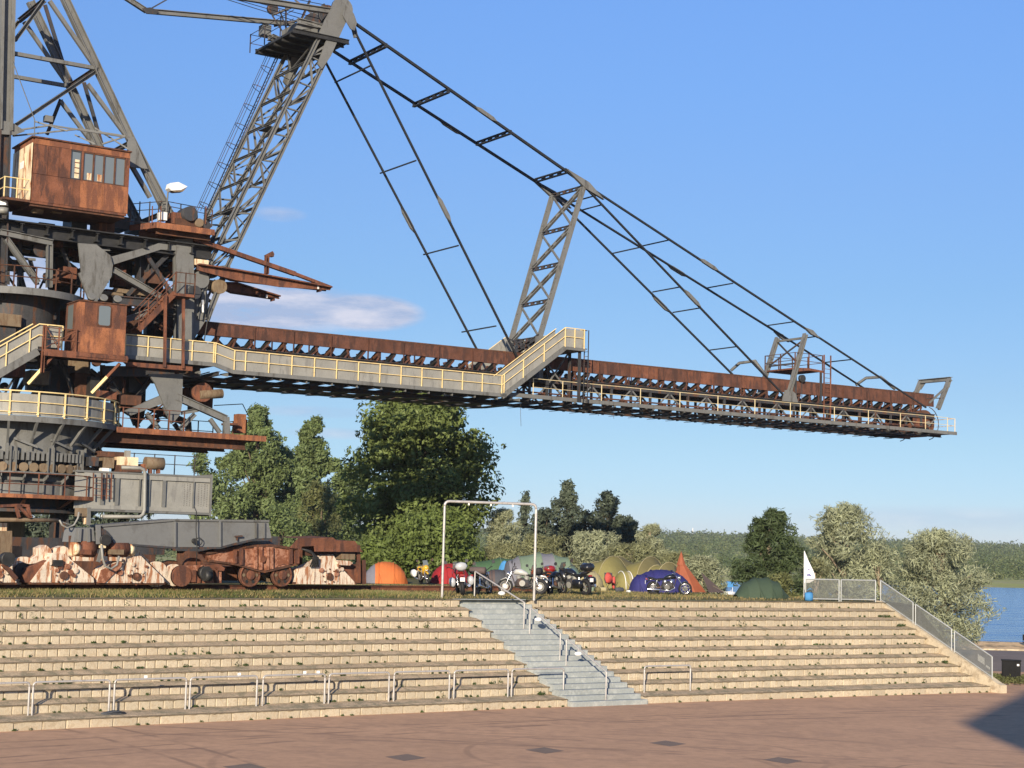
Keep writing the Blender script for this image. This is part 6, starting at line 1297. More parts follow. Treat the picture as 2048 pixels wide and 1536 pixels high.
disc(g1_, 'rear_wheel', 'rust_white', U(44, 1142, -.1), UN, .52, .3); disc(g1_, 'rear_hub', 'grease', U(44, 1142, .1), UN, .3, .1)
ubox(g1_, 'fan_cap', 'grease', 108, 1120, 126, 1132, .95, .2)
g2_ = gearcase([(197, 1166), (329, 1166), (327, 1156), (296, 1126), (282, 1112), (258, 1110), (205, 1138)], 0, None, (273, 1153), True)
uplate(g2_, 'side_plate', 'rust_pink', [(197, 1166), (210, 1166), (248, 1128), (240, 1122), (204, 1140)], .86, .1); uplate(g2_, 'shoulder_case', 'rust_white', [(268, 1112), (272, 1098), (280, 1106), (286, 1116)], .6, .4); disc(g2_, 'rear_wheel', 'rust_white', U(310, 1148, .2), UN, .48, .3)
for (x0, x1, g) in ((158, 187, g1_), (215, 252, g2_)):
    p, q = U(x0, 1098, .8), U(x1, 1098, .8); bar(g, 'motor', 'rust', p, q, .62, .62, 'drum'); ubox(g, 'motor_box', 'ochre' if x0 > 200 else 'rust', x0 + 6, 1099, x1 - 4, 1109, 1.15, .25); bar(g, 'motor_end', 'cream', q if x0 > 200 else p, (q if x0 > 200 else p) + UA * (.3 if x0 > 200 else -.3), .5, .5, 'drum'); ubox(g, 'motor_base', 'rust_white', x0 - 8, 1113, x1, 1122, .9, .5); ubar(g, 'motor_cover', 'rust_dark', (x0 - 20, 1085), (x1, 1085), .6, .5, .1)
tube(g2_, 'cable', 'galv', [U(x, y, 1.2) for x, y in ((203, 1090), (205, 1115), (210, 1132), (222, 1138), (234, 1130), (238, 1112))], .045, 6); ubar(g2_, 'bracket_arm', 'steel', (207, 1088), (196, 1124), 1.1, .12, .1); ubox(g2_, 'bracket_cap', 'cream', 203, 1085, 212, 1096, 1.2, .2)
g3_ = gearcase([(593, 1168), (711, 1169), (709, 1164), (678, 1130), (668, 1112), (652, 1112), (640, 1122), (614, 1134), (599, 1138)], 0, None, (659, 1153), True)
uplate(g3_, 'side_plate', 'rust', [(678, 1130), (722, 1128), (726, 1168), (711, 1168)], .5, .6); ubox(g3_, 'motor_box', 'ochre', 685, 1108, 710, 1119, .8, .6); uplate(g3_, 'motor_case', 'rust_white', [(672, 1120), (700, 1122), (706, 1126), (700, 1131), (680, 1130)], .9, .5); ubar(g3_, 'frame_post', 'rust', (716, 1104), (717, 1166), .6, .14, .14); ubar(g3_, 'frame_post', 'rust', (727, 1120), (728, 1168), .5, .14, .14)
for k in range(5): tube(g3_, 'cable', 'grease', [U(603 + 5 * k, 1098 + 2 * k, .9), U(622 + 3 * k, 1102 + 3 * k, 1.0), U(628 + 2 * k, 1114, 1.0), U(620 + 4 * k, 1134, .95)], .035, 5)
# rust roof over the end bogie
rf = part('bogie_roof'); uplate(rf, 'roof_sheet', 'rust', [(579, 1096), (597, 1077), (666, 1075), (673, 1081), (710, 1082), (726, 1104), (630, 1103), (629, 1092), (604, 1093), (602, 1098)], .9, .05)
p = [U(x, y, .9) for x, y in ((597, 1077), (666, 1075), (673, 1081), (710, 1082))]; q = [x - UN * 1.6 + UP * .05 for x in p]
mesh('roof_top', p + q, [(i, i + 1, i + 5, i + 4) for i in range(3)], 'rust', rf); ubox(rf, 'back_wall', 'rust_dark', 596, 1084, 712, 1112, -.8, .1)
for x in (600, 716): ubar(rf, 'post', 'rust', (x, 1090), (x, 1165), -.6, .14, .14)
# middle idle bogie between drive and equaliser
mb_ = part('idle_bogie'); uplate(mb_, 'frame', 'rust_pink', [(352, 1140), (366, 1132), (402, 1130), (430, 1136), (443, 1140), (443, 1166), (360, 1167)], .7, .5); disc(mb_, 'end_boss', 'rust', U(362, 1152, .75), UN, .4, .2); disc(mb_, 'end_boss', 'rust_white', U(345, 1150, .2), UN, .42, .3); uplate(mb_, 'cover', 'rust', [(412, 1140), (420, 1130), (436, 1128), (450, 1136), (448, 1142)], .8, .6)
disc(mb_, 'fan_cap', 'grease', U(410, 1146, .95), UN, .26, .3); disc(mb_, 'fan_cap', 'grease', U(414, 1152, 1.0), UA, .2, .3); disc(mb_, 'wheel', 'rust_dark', U(340, 1146, -.3), UN, .5, .3); disc(mb_, 'wheel', 'rust', U(385, 1136, -.2), UN, .4, .3); ubox(mb_, 'axle_box', 'rust', 374, 1140, 392, 1164, .8, .2)
for x in (372, 398, 432): ubar(mb_, 'rib', 'rust', (x, 1134), (x, 1166), .76, .1, .08)
g0_ = gearcase([(-60, 1165), (33, 1165), (32, 1158), (8, 1130), (-20, 1110), (-50, 1120)], 0, None, (-10, 1151)); disc(g0_, 'fan_cap', 'grease', U(14, 1118, .9), UN, .24, .3); ubar(g0_, 'strut', 'rust', (32, 1158), (6, 1128), .9, .14, .14)
# dark columns, far rail bogies and cross beams behind
cn = part('centre_column'); bar(cn, 'column', 'ochre', Vector((SLW.x, SLW.y, ZG)), Vector((SLW.x, SLW.y, z_l0)), 2.2, 2.2, 'drum'); ubox(cn, 'lamp', 'cream', 0, 1046, 14, 1062, .2, .5); ubar(cn, 'lamp_post', 'ochre', (6, 1062), (6, 1126), .1, .5, .4)
ubox(cn, 'bearing_block', 'ochre', 14, 1092, 44, 1124, -.6, 1.2)
for d in range(3): 
    p = circ(R(60 + 60 * d), 3.6, ZG + 1.6); bar(cn, 'leg', 'steel_dark', p, Vector((p.x, p.y, z_l0)), .7, .7, 'ibeam')
ring(cn, 'belly_plate', 'steel_dark', .4, 4.4, z_l0 - .75, z_l0 - .6)
fo = -9.5
for x0, x1, y0 in ((-40, 120, 1105), (150, 330, 1100), (360, 560, 1096)): ubox(un, 'far_beam', 'steel_dark', x0, y0 - 26, x1, y0 + 8, fo, .8); ubox(un, 'far_bogie', 'rust_dark', x0 + 10, y0 + 8, x1 - 20, 1160, fo, .8)
ubox(un, 'cross_girder', 'steel_dark', -30, 1075, 180, 1100, -3.5, 1.2)
# rail track
tk = empty('rail_track', _ra, 'rusty crane rail on timber sleepers along the edge of the camp', 'track')
ra, rb_ = _ra - UA * 12, _rb + UA * 9.5
bar(tk, 'rail', 'rust', ra - UP * .10, rb_ - UP * .10, .14, .18, 'ibeam'); bar(tk, 'rail', 'rust', ra - UP * .10 - UN * 1.4, rb_ - UP * .10 - UN * 1.4, .14, .18, 'ibeam')
n = int((rb_ - ra).length / .7)
for i in range(n): c = ra.lerp(rb_, (i + .5) / n) - UN * .6; bar(tk, 'sleeper', 'rust_dark', c + UN * 1.35 - UP * .26, c - UN * 1.35 - UP * .26, .25, .16)
material('ballast', (.20, .13, .085), .95, 0, .3, 2.5, (.12, .085, .06), .5, 5, bump=.8, bump_scale=14, fine=.3)
o = mesh('ballast_bed', [p + UP * z for p, z in ((ra + UN * 1.9, -.50), (rb_ + UN * 1.9, -.50), (rb_ + UN * 1.2, -.24), (ra + UN * 1.2, -.24), (rb_ - UN * 2.6, -.24), (ra - UN * 2.6, -.24), (rb_ - UN * 3.3, -.5), (ra - UN * 3.3, -.5))], [(0, 1, 2, 3), (3, 2, 4, 5), (5, 4, 6, 7)], 'ballast', tk)
# ================================================================== the camp
def cloth(name, col, var=.12, tr=.12): return material(name, col, .75, 0, var, 1.2, transl=tr, fine=.06)
cloth('cloth_orange', (.60, .17, .05)); cloth('cloth_greyblue', (.20, .20, .24)); cloth('cloth_red', (.36, .025, .03)); cloth('cloth_green', (.07, .14, .07)); cloth('cloth_palegreen', (.19, .26, .18)); cloth('cloth_slate', (.21, .21, .24))
cloth('cloth_olive', (.26, .23, .085)); cloth('cloth_olive_dark', (.17, .15, .07)); cloth('cloth_navy', (.035, .035, .16)); cloth('cloth_rust', (.33, .10, .05)); cloth('cloth_darkgreen', (.055, .085, .055)); cloth('cloth_beige', (.40, .35, .20)); cloth('cloth_blue', (.07, .27, .56)); cloth('cloth_brown', (.12, .09, .085)); cloth('cloth_coral', (.62, .10, .08)); cloth('cloth_mud', (.08, .085, .10))
def gpt(px, d): p = at_d(px, d); return p
class Loc:
    def __init__(s, p, ang, lean=0.0):
        s.p = Vector(p); s.x = Vector((math.cos(ang), math.sin(ang), 0)); y = Vector((-math.sin(ang), math.cos(ang), 0)); s.y = y * math.cos(lean) + UP * math.sin(lean); s.z = UP * math.cos(lean) - y * math.sin(lean)
    def __call__(s, x, y, z): return s.p + s.x * x + s.y * y + s.z * z
def tent(label, p, ang, secs, mats, pole='cloth_beige', n=12, door=None, group='tents of the camp'):
    """arched tent: secs = (x, half width, height) along its length, one cloth panel per bay, a bent pole at each arch"""
    L_ = Loc(p, ang); root = empty('tent', p, label, 'tent', group)
    def arch(x, hw, h, k=n): return [L_(x, hw * math.cos(math.pi * i / k), max(0, h * math.sin(math.pi * i / k) ** .85)) for i in range(k + 1)]
    runs = []                                 # neighbouring bays of one cloth are one panel on a dome
    for i in range(len(secs) - 1):
        m_ = mats[i % len(mats)]
        if runs and len(secs) >= 10 and runs[-1][0] == m_: runs[-1][1].append(i)
        else: runs.append((m_, [i]))
    for m_, bays in runs:
        vs_, fs = [], []; rows = 0
        for i in bays:
            a, b_ = secs[i], secs[i + 1]
            for j in range(5):
                if j == 0 and i != bays[0]: continue
                t = j / 4; sag = 1 - (.03 if len(secs) < 10 else .012) * math.sin(math.pi * t); q = [a[k] + (b_[k] - a[k]) * t for k in range(3)]
                vs_ += arch(q[0], q[1], q[2] * sag); rows += 1
        for j in range(rows - 1):
            for k in range(n): fs.append((j * (n + 1) + k, j * (n + 1) + k + 1, (j + 1) * (n + 1) + k + 1, (j + 1) * (n + 1) + k))
        mesh('fly_panel', vs_, fs, m_, root, True)
    hoops = [s_ for s_ in secs if s_[2] > .78 * max(x_[2] for x_ in secs)]; hoops = hoops if len(secs) < 10 else [secs[4], secs[8]]
    for s_ in hoops:
        tube(root, 'pole_sleeve', pole, [q + UP * .01 for q in arch(s_[0], s_[1] * 1.01, s_[2] * 1.01)], .022, 5)
    for e, sg in ((secs[0], -1), (secs[-1], 1)):
        if e[2] > .35:
            vs_ = arch(e[0], e[1] * .98, e[2] * .98); mesh('end_panel', vs_ + [L_(e[0] + sg * .12, 0, e[2] * .4)], [(i, i + 1, len(vs_)) for i in range(len(vs_) - 1)], mats[0], root, True)
    for s_ in hoops:
        for sg in (-1, 1): bar(root, 'guy_line', pole, L_(s_[0], s_[1] * .8 * sg, s_[2] * .55), L_(s_[0], (s_[1] + .8) * sg, 0), .012, .012, 'rod')
    if door:
        x, w, h, m_ = door; pts = [L_(x, w * math.cos(math.pi * i / 8), h * math.sin(math.pi * i / 8)) for i in range(9)]; mesh('door', pts, [tuple(range(9))], m_, root)
    return root
def dome(L_, W, H_, n=12, flat=1.0):
    """sections of a rounded dome"""
    out = []
    for i in range(n + 1):
        t = -1 + 2 * i / n; k = max(.02, 1 - abs(t) ** 2.2) ** .55; out.append((L_ * t, W * max(.15, k), max(.06, H_ * k)))
    return out
tent('orange dome tent with a grey end beside the end bogie', gpt(772, 85), R(8), dome(1.15, .9, 1.12), ['cloth_greyblue'] * 3 + ['cloth_orange'] * 9, 'cloth_orange', door=(.15, .35, .6, 'cloth_greyblue'))
tent('bright red dome tent behind the touring motorcycle', gpt(902, 88), R(14), dome(1.1, 1.0, 1.08), ['cloth_red'], 'cloth_red')
tent('flat green tunnel tent behind the red tent', gpt(985, 92), R(8), [(-1.5, .6, .3), (-1.0, 1.1, 1.15), (.4, 1.2, 1.42), (1.4, 1.1, 1.38), (1.7, .5, .7)], ['cloth_green'], 'cloth_palegreen')
tent('low dark brown tent in front of the green tent', gpt(995, 86), R(5), dome(.95, .8, .85), ['cloth_brown'] * 5 + ['cloth_mud'] * 7, 'cloth_mud')
tent('large pale green and slate tunnel tent at the middle of the camp', gpt(1092, 86), R(10), [(-2.05, 1.1, 1.3), (-1.5, 1.35, 1.55), (-.4, 1.45, 1.78), (.3, 1.45, 1.74), (1.1, 1.3, 1.55), (1.6, 1.1, 1.0), (2.0, .6, .25)], ['cloth_slate', 'cloth_palegreen', 'cloth_slate', 'cloth_palegreen', 'cloth_palegreen', 'cloth_palegreen'], 'cloth_palegreen')
tent('blue tent flap standing between the green tents', gpt(1012, 89), R(70), [(-.5, .2, .2), (-.2, .38, 1.25), (.25, .36, 1.15), (.5, .12, .1)], ['cloth_blue'], 'cloth_blue')
tent('olive tunnel tent with a single high arch', gpt(1214, 88), R(-35), [(-1.7, .7, .25), (-.6, 1.5, 1.35), (.4, 1.55, 1.66), (1.5, .9, .35)], ['cloth_olive'], 'cloth_beige')
tent('olive tunnel tent with two pale arches behind the navy tent', gpt(1286, 89.5), R(-35), [(-1.5, 1.4, 1.66), (-.6, 1.35, 1.3), (.5, 1.55, 1.68), (1.6, .9, .35)], ['cloth_olive_dark', 'cloth_olive'], 'cloth_beige')
tent('olive half tent standing before the rust-red tipi', gpt(1328, 88), R(-50), [(-1.2, .4, .3), (-.5, .95, 1.25), (.4, 1.0, 1.42), (.9, .6, .5)], ['cloth_olive_dark', 'cloth_olive'], 'cloth_beige')
tent('small beige dome tent with an open dark door under the olive arch', gpt(1180, 85), R(15), dome(.75, .7, .92), ['cloth_beige'], 'cloth_beige', door=(-.05, .74, .6, 'cloth_navy'))
tent('small yellowish dome tent beside the navy tent', gpt(1250, 84), R(20), dome(.62, .7, .98), ['cloth_olive'] * 6 + ['cloth_beige'] * 6, 'white')
tent('navy blue dome tent behind the chopper motorcycle', gpt(1323, 81), R(8), dome(1.55, 1.0, 1.12), ['cloth_navy'], 'cloth_navy')
tent('low navy porch of the blue dome tent, left of the chopper', gpt(1284, 80.5), R(8), dome(.62, .7, .86), ['cloth_navy'], 'cloth_navy')
tent('dark green tunnel tent at the edge of the right terrace', gpt(1523, 75.5), R(14), [(-1.25, .3, .12), (-.85, .7, .66), (-.35, .78, .9), (.25, .78, .93), (.75, .66, .74), (1.0, .5, .42), (1.35, .2, .08)], ['cloth_darkgreen'], 'cloth_darkgreen')
tent('small crumpled green tent piece beside the black motorcycle', gpt(1181, 79.5), R(0), [(-.35, .1, .08), (-.1, .35, .62), (.15, .35, .5), (.4, .1, .06)], ['cloth_palegreen'], 'cloth_palegreen')
# tipi
tp = gpt(1376, 84); tpi = empty('tipi_tent', tp, 'tall rust-red tipi tent with a tied top', 'tent', 'tents of the camp')
k = 8; ap = tp + Vector((-.35, 0, 1.75)); base_ = [tp + Vector((1.0 * math.cos(2 * math.pi * i / k + .3), .9 * math.sin(2 * math.pi * i / k + .3), 0)) for i in range(k)]; nk = [ap + Vector((.13 * math.cos(2 * math.pi * i / k + .3), .13 * math.sin(2 * math.pi * i / k + .3), -.25)) for i in range(k)]
mesh('fly', base_ + nk, [(i, (i + 1) % k, k + (i + 1) % k, k + i) for i in range(k)], 'cloth_rust', tpi)
mesh('top_cap', [n_ + (n_ - ap) * .9 + UP * .05 for n_ in nk] + [ap + UP * .3], [(i, (i + 1) % k, k) for i in range(k)], 'cloth_rust', tpi); bar(tpi, 'centre_pole', 'bark', tp, ap + UP * .25, .05, .05, 'pipe')
mesh('porch', [tp + Vector((.6, -.6, 1.0)), tp + Vector((1.0, -.7, 0)), tp + Vector((1.9, .2, 0)), tp + Vector((.8, .3, .9))], [(0, 1, 2, 3)], 'cloth_brown', tpi)
for sg in (-1, 1): bar(tpi, 'guy_line', 'cloth_beige', ap - UP * .6, tp + Vector((1.9 * sg, -.4, 0)), .012, .012, 'rod')
# boat on the lake
bt = CAM + ray(1449, 1187) * 250; bt.z = -.8; boat = empty('boat', bt, 'small white boat with a blue canopy out on the lake', 'boat')
def loft(parent, nm, mat, L_, secs, k=10, smooth=True):
    """body through elliptical sections (x, z, half width, half height)"""
    vs_, fs = [], []
    for x, z, hw, hh in secs:
        for j in range(k): t = 2 * math.pi * j / k; vs_.append(L_(x, hw * math.cos(t), z + hh * math.sin(t)))
    for i in range(len(secs) - 1):
        for j in range(k): fs.append((i * k + j, i * k + (j + 1) % k, (i + 1) * k + (j + 1) % k, (i + 1) * k + j))
    fs += [tuple(range(k - 1, -1, -1)), tuple(range((len(secs) - 1) * k, len(secs) * k))]
    return mesh(nm, vs_, fs, mat, parent, smooth)
bl = Loc(bt, R(2)); loft(boat, 'hull', 'white', bl, [(-1.55, .35, .7, .5), (-.4, .32, .8, .5), (.8, .38, .6, .45), (1.6, .55, .08, .2)])
prism(boat, 'canopy', 'cloth_blue', [bl(-1.5, -.8, 1.45), bl(1.2, -.8, 1.45), bl(1.25, -.85, 2.25), bl(-1.45, -.85, 2.25)], bl.y * 1.6)
for x in (-1.4, 1.1):
    for y in (-.7, .7): bar(boat, 'canopy_post', 'white', bl(x, y, .6), bl(x, y, 1.6), .08, .08, 'pipe')
for i, (px, d, m_, sz, lab) in enumerate(((1000, 77, 'cloth_mud', .30, 'dark luggage roll lying behind the handrail'), (1068, 80, 'cloth_brown', .34, 'brown luggage bag behind the white motorcycle'), (1196, 78, 'cloth_olive_dark', .24, 'small olive bag on the grass right of the black motorcycle'), (1206, 79, 'cloth_beige', .22, 'pale bag beside the red jacket'), (1240, 79, 'cloth_mud', .22, 'dark bag before the yellowish tent'), (940, 78, 'cloth_mud', .3, 'dark bag between two motorcycles'), (1258, 78.5, 'white', .12, 'small white canister before the navy tent'))):
    q = gpt(px, d); b2 = empty('luggage_bag', q, lab, 'bag', 'bags lying about the camp'); LL = Loc(q, i * .9); loft(b2, 'body', m_, LL, [(-sz, sz * .5, sz * .3, sz * .35), (-sz * .8, sz * .55, sz * .5, sz * .52), (sz * .8, sz * .55, sz * .5, sz * .5), (sz, sz * .5, sz * .3, sz * .35)]); tube(b2, 'handle', 'rubber', [LL(-sz * .3, 0, sz * 1.0), LL(0, 0, sz * 1.25), LL(sz * .3, 0, sz * 1.0)], .012, 5)
# red jacket over a folding chair
cp = gpt(1224, 80); chair = empty('camping_chair', cp, 'folding camping chair among the tents', 'chair'); cl_ = Loc(cp, R(-60))
for a, b_ in (((-.22, -.22, 0), (.22, -.22, .45)), ((.22, -.22, 0), (-.22, -.22, .45)), ((-.22, .22, 0), (.22, .22, .45)), ((.22, .22, 0), (-.22, .22, .45)), ((-.22, -.22, .4), (-.3, -.22, .9)), ((-.22, .22, .4), (-.3, .22, .9))): bar(chair, 'leg', 'steel_dark', cl_(*a), cl_(*b_), .025, .025, 'rod')
mesh('seat', [cl_(-.22, -.22, .42), cl_(.22, -.22, .44), cl_(.22, .22, .44), cl_(-.22, .22, .42)], [(0, 1, 2, 3)], 'cloth_mud', chair); mesh('backrest', [cl_(-.23, -.22, .45), cl_(-.23, .22, .45), cl_(-.3, .22, .9), cl_(-.3, -.22, .9)], [(0, 1, 2, 3)], 'cloth_mud', chair)
jk = empty('jacket', cp, 'coral red jacket hung over the camping chair', 'jacket'); loft(jk, 'body', 'cloth_coral', cl_, [(-.37, .62, .20, .24), (-.3, .66, .23, .27), (-.2, .55, .19, .22)]); loft(jk, 'sleeve', 'cloth_coral', Loc(cl_(-.25, .3, 0), R(-60)), [(-.1, .45, .08, .3), (.05, .4, .08, .32)], 8)
# flag and the blue bag at its foot
fp = G(1608, 1196, ZG); fg = empty('beach_flag', fp, 'slim white beach flag beside the guard panels', 'flag')
bar(fg, 'pole', 'white', fp, fp + UP * 2.18, .045, .045, 'pipe'); vs_ = []
fz = [(2.2, .02), (2.0, .10), (1.7, .22), (1.4, .36), (1.15, .47), (.98, .50), (.82, .44), (.72, .28), (.70, .03)]
for z, w in fz: vs_ += [fp + UP * z, fp + Vector((w, .06 * math.sin(z * 4), z))]
fl_ = mesh('cloth', vs_, [(2 * i, 2 * i + 1, 2 * i + 3, 2 * i + 2) for i in range(len(fz) - 1)], 'white', fg)
cloth('print_blue', (.10, .10, .32)); 
mesh('blue_band', [fp + Vector(q) for q in ((.10, -.03, 1.10), (.46, -.03, 1.16), (.46, -.03, 1.08), (.36, -.03, 1.02), (.2, -.03, 1.04), (.12, -.03, 1.04))], [tuple(range(6))], 'print_blue', fl_); mesh('lettering', [fp + Vector(q) for q in ((.14, -.03, 1.34), (.34, -.03, 1.37), (.36, -.03, 1.33), (.14, -.03, 1.30))], [(0, 1, 2, 3)], 'print_blue', fl_)
bx_ = G(1618, 1203, 3.6); bag2 = empty('bag', bx_, 'bright blue plastic bag at the foot of the flag', 'bag'); bl = Loc(bx_, R(10)); loft(bag2, 'body', 'cloth_blue', bl, [(-.19, .22, .08, .18), (0, .22, .15, .22), (.16, .22, .09, .2)], 8); tube(bag2, 'handle', 'cloth_blue', [bl(-.12, -.1, .5), bl(0, -.12, .6), bl(.12, -.1, .52)], .015, 5)

# ------------------------------------------------------------------ motorcycles
def paint(name, col): material(name, col, .3, 0, .06, 4, spec=.6, coat=.6, fine=.0)
paint('paint_black', (.012, .012, .014)); paint('paint_white', (.50, .50, .48)); paint('paint_red', (.28, .015, .015)); paint('paint_orange', (.55, .13, .02)); paint('paint_yellow', (.62, .38, .03)); paint('paint_silver', (.42, .43, .45)); paint('paint_blue', (.03, .05, .12))
def motorbike(label, p, ang, lean, body='paint_black', tank='paint_black', style='street', panniers=None, topbox=None, plate_='white', sc=1.0, box_top=None, screen=False):
    root = empty('motorcycle', p, label, 'motorcycle', 'motorcycles parked above the stairs'); A = Loc(p, ang, lean)
    def L(x, y, z): return A(x * sc, y * sc, z * sc)
    ex_, ey_, ez_ = A.x, A.y, A.z
    chop = style == 'chopper'; fx = .86 if chop else .72; rx = -.66; rf_ = .33 if chop else .31; rr_ = .33 if chop else .32
    def torus(parent, c, r, t):
        vs_, fs = [], []; n1, n2 = 22, 8
        for i in range(n1):
            a = 2 * math.pi * i / n1; d = ex_ * math.cos(a) + ez_ * math.sin(a)
            for j in range(n2): b_ = 2 * math.pi * j / n2; vs_.append(c + d * (r + t * math.cos(b_)) * sc + ey_ * (t * 1.0 * math.sin(b_) * sc))
        for i in range(n1):
            for j in range(n2): fs.append((i * n2 + j, ((i + 1) % n1) * n2 + j, ((i + 1) % n1) * n2 + (j + 1) % n2, i * n2 + (j + 1) % n2))
        return mesh('tyre', vs_, fs, 'rubber', parent, True)
    for x, r_, t_ in ((fx, rf_, .05), (rx, rr_, .075)):
        wl = empty('wheel', L(x, 0, r_), parent=root); torus(wl, L(x, 0, r_), r_ - t_, t_)
        o = [L(x + (r_ - 2 * t_) * math.cos(2 * math.pi * k / 18), 0, r_ + (r_ - 2 * t_) * math.sin(2 * math.pi * k / 18)) for k in range(19)]; tube(wl, 'rim', 'chrome' if chop else 'galv', o, .022 * sc, 6)
        for k in range(7 if chop else 5): a = 2 * math.pi * k / (7 if chop else 5) + .3; bar(wl, 'spoke', 'chrome' if chop else 'steel_dark', L(x, 0, r_), L(x + (r_ - 2 * t_) * math.cos(a), 0, r_ + (r_ - 2 * t_) * math.sin(a)), .035 * sc, .03 * sc, up=ey_)
        disc(wl, 'hub', 'chrome', L(x, 0, r_), ey_, .055 * sc, .16 * sc); disc(wl, 'brake_disc', 'galv', L(x, .07, r_), ey_, .13 * sc, .012 * sc)
    hx, hz = (.42, .92) if chop else (.48, .88)
    for y in (-.09, .09): bar(root, 'fork_leg', 'chrome', L(fx, y, rf_), L(hx, y, hz), .045 * sc, .045 * sc, 'pipe')
    tube(root, 'handlebar', 'chrome' if chop else 'steel_dark', [L(hx - .22, -.40, hz + .16), L(hx - .08, -.30, hz + .18), L(hx - .02, -.08, hz + .06), L(hx - .02, .08, hz + .06), L(hx - .08, .30, hz + .18), L(hx - .22, .40, hz + .16)], .017 * sc, 6)
    for y in (-1, 1): bar(root, 'mirror_stem', 'steel_dark', L(hx - .08, .28 * y, hz + .18), L(hx - .04, .38 * y, hz + .34), .014, .014, 'rod'); disc(root, 'mirror', 'steel_dark', L(hx - .04, .40 * y, hz + .36), ex_, .065 * sc, .03); bar(root, 'grip', 'rubber', L(hx - .22, .40 * y, hz + .16), L(hx - .16, .34 * y, hz + .17), .04, .04, 'pipe')
    loft(root, 'tank', tank, L, [(.40, .86, .06, .08), (.30, .90, .15, .12), (.08, .88, .17, .13), (-.12, .82, .11, .08), (-.18, .80, .06, .04)])
    loft(root, 'seat', 'rubber', L, [(-.10, .76, .10, .04), (-.30, .75, .14, .06), (-.52, .80 if not chop else .72, .15, .06), (-.80, .87 if not chop else .80, .11, .05), (-.92, .90 if not chop else .82, .06, .03)])
    loft(root, 'engine', 'steel_dark', L, [(.34, .40, .12, .10), (.22, .46, .20, .20), (.0, .46, .21, .22), (-.22, .42, .18, .16), (-.30, .40, .10, .08)], 8, False)
    for x, tl in ((.16, .35), (-.08, -.35)): bar(root, 'cylinder', 'chrome' if chop else 'galv', L(x, 0, .50), L(x + .16 * tl, 0, .74), .20 * sc, .20 * sc, 'drum')
    disc(root, 'clutch_cover', 'chrome' if chop else 'galv', L(-.02, -.22, .40), ey_, .13 * sc, .05 * sc); disc(root, 'clutch_cover', 'chrome' if chop else 'galv', L(.02, .22, .42), ey_, .12 * sc, .05 * sc)
    tube(root, 'exhaust', 'chrome', [L(.28, -.10, .52), L(.36, -.14, .36), L(.10, -.20, .24), L(-.40, -.22, .27)], .028 * sc, 6); bar(root, 'silencer', 'chrome', L(-.36, -.22, .27), L(-.96, -.24, .36 if not chop else .30), .10 * sc, .10 * sc, 'drum')
    for y in (-.1, .1): bar(root, 'swingarm', 'steel_dark', L(-.22, y, .40), L(rx, y, rr_), .06 * sc, .05 * sc); bar(root, 'shock_absorber', 'chrome', L(-.58, y * 1.3, .38), L(-.50, y * 1.3, .72), .06 * sc, .06 * sc, 'drum')
    for a, b_ in (((hx, 0, hz), (-.15, 0, .70)), ((hx, 0, hz - .12), (.30, 0, .30)), ((.30, 0, .26), (-.28, 0, .26)), ((-.28, 0, .26), (-.20, 0, .72))): bar(root, 'frame_tube', 'steel_dark', L(*a), L(*b_), .045 * sc, .045 * sc, 'pipe')
    loft(root, 'rear_mudguard', body, L, [(-.36, .66, .07, .05), (-.60, .76, .09, .045), (-.88, .72, .09, .05), (-1.02, .58, .08, .03)]); loft(root, 'front_mudguard', body, L, [(fx - .26, rf_ + .22, .05, .02), (fx, rf_ + rf_ + .02, .065, .025), (fx + .2, rf_ + .24, .05, .02)])
    loft(root, 'headlight', 'chrome', L, [(hx + .04, hz - .08, .05, .05), (hx + .12, hz - .08, .10, .10), (hx + .19, hz - .08, .10, .10)], 12); disc(root, 'headlight_lens', 'white', L(hx + .195, 0, hz - .08), ex_, .085 * sc, .02)
    boxat(root, 'tail_light', 'paint_red', L(-1.02, 0, .76), .05, .16, .07, ang); boxat(root, 'number_plate', plate_, L(-1.06, 0, .60), .015, .19, .16, ang)
    for y in (-1, 1): loft(root, 'indicator', 'paint_orange', L if y > 0 else L, [(-.98, .74, .02, .02), (-.94, .74, .03, .03)], 6)
    bar(root, 'side_stand', 'steel_dark', L(-.05, .12, .3), L(.05, .40, .02), .03, .03, 'rod')
    if style == 'sport' or screen:
        loft(root, 'fairing', body, L, [(.30, .62, .20, .22), (.50, .80, .20, .22), (.66, .86, .14, .14), (.74, .84, .05, .06)]); mesh('windscreen', [L(.62, -.14, .98), L(.62, .14, .98), L(.44, .12, 1.24), L(.44, -.12, 1.24)], [(0, 1, 2, 3)], 'glass', root)
        loft(root, 'side_panel', body, L, [(-.40, .74, .16, .09), (-.70, .84, .15, .09), (-.98, .92, .08, .05)])
    if panniers:
        for y in (-1, 1):
            pn = loft(root, 'pannier', panniers, Loc(L(0, .34 * y, 0), ang, lean), [(-.98, .58, .09, .16), (-.92, .58, .13, .20), (-.50, .58, .13, .20), (-.44, .58, .09, .16)], 8)
            bar(root, 'pannier_rack', 'steel_dark', L(-.7, .1 * y, .6), L(-.7, .28 * y, .6), .03, .03, 'rod')
    if topbox:
        loft(root, 'top_box', topbox, L, [(-1.12, 1.08, .18, .12), (-1.06, 1.08, .23, .16), (-.72, 1.08, .23, .16), (-.66, 1.08, .18, .12)], 8); bar(root, 'carrier', 'steel_dark', L(-.6, 0, .88), L(-1.05, 0, .92), .25, .03)
    if box_top: loft(root, 'luggage_roll', box_top, Loc(L(-.62, 0, 0), ang + math.pi / 2, 0), [(-.34, 1.02, .12, .12), (-.30, 1.02, .15, .15), (.30, 1.02, .15, .15), (.34, 1.02, .12, .12)], 10)
    return root
def mp(px, py): return G(px, py, ZG)
away = math.pi / 2
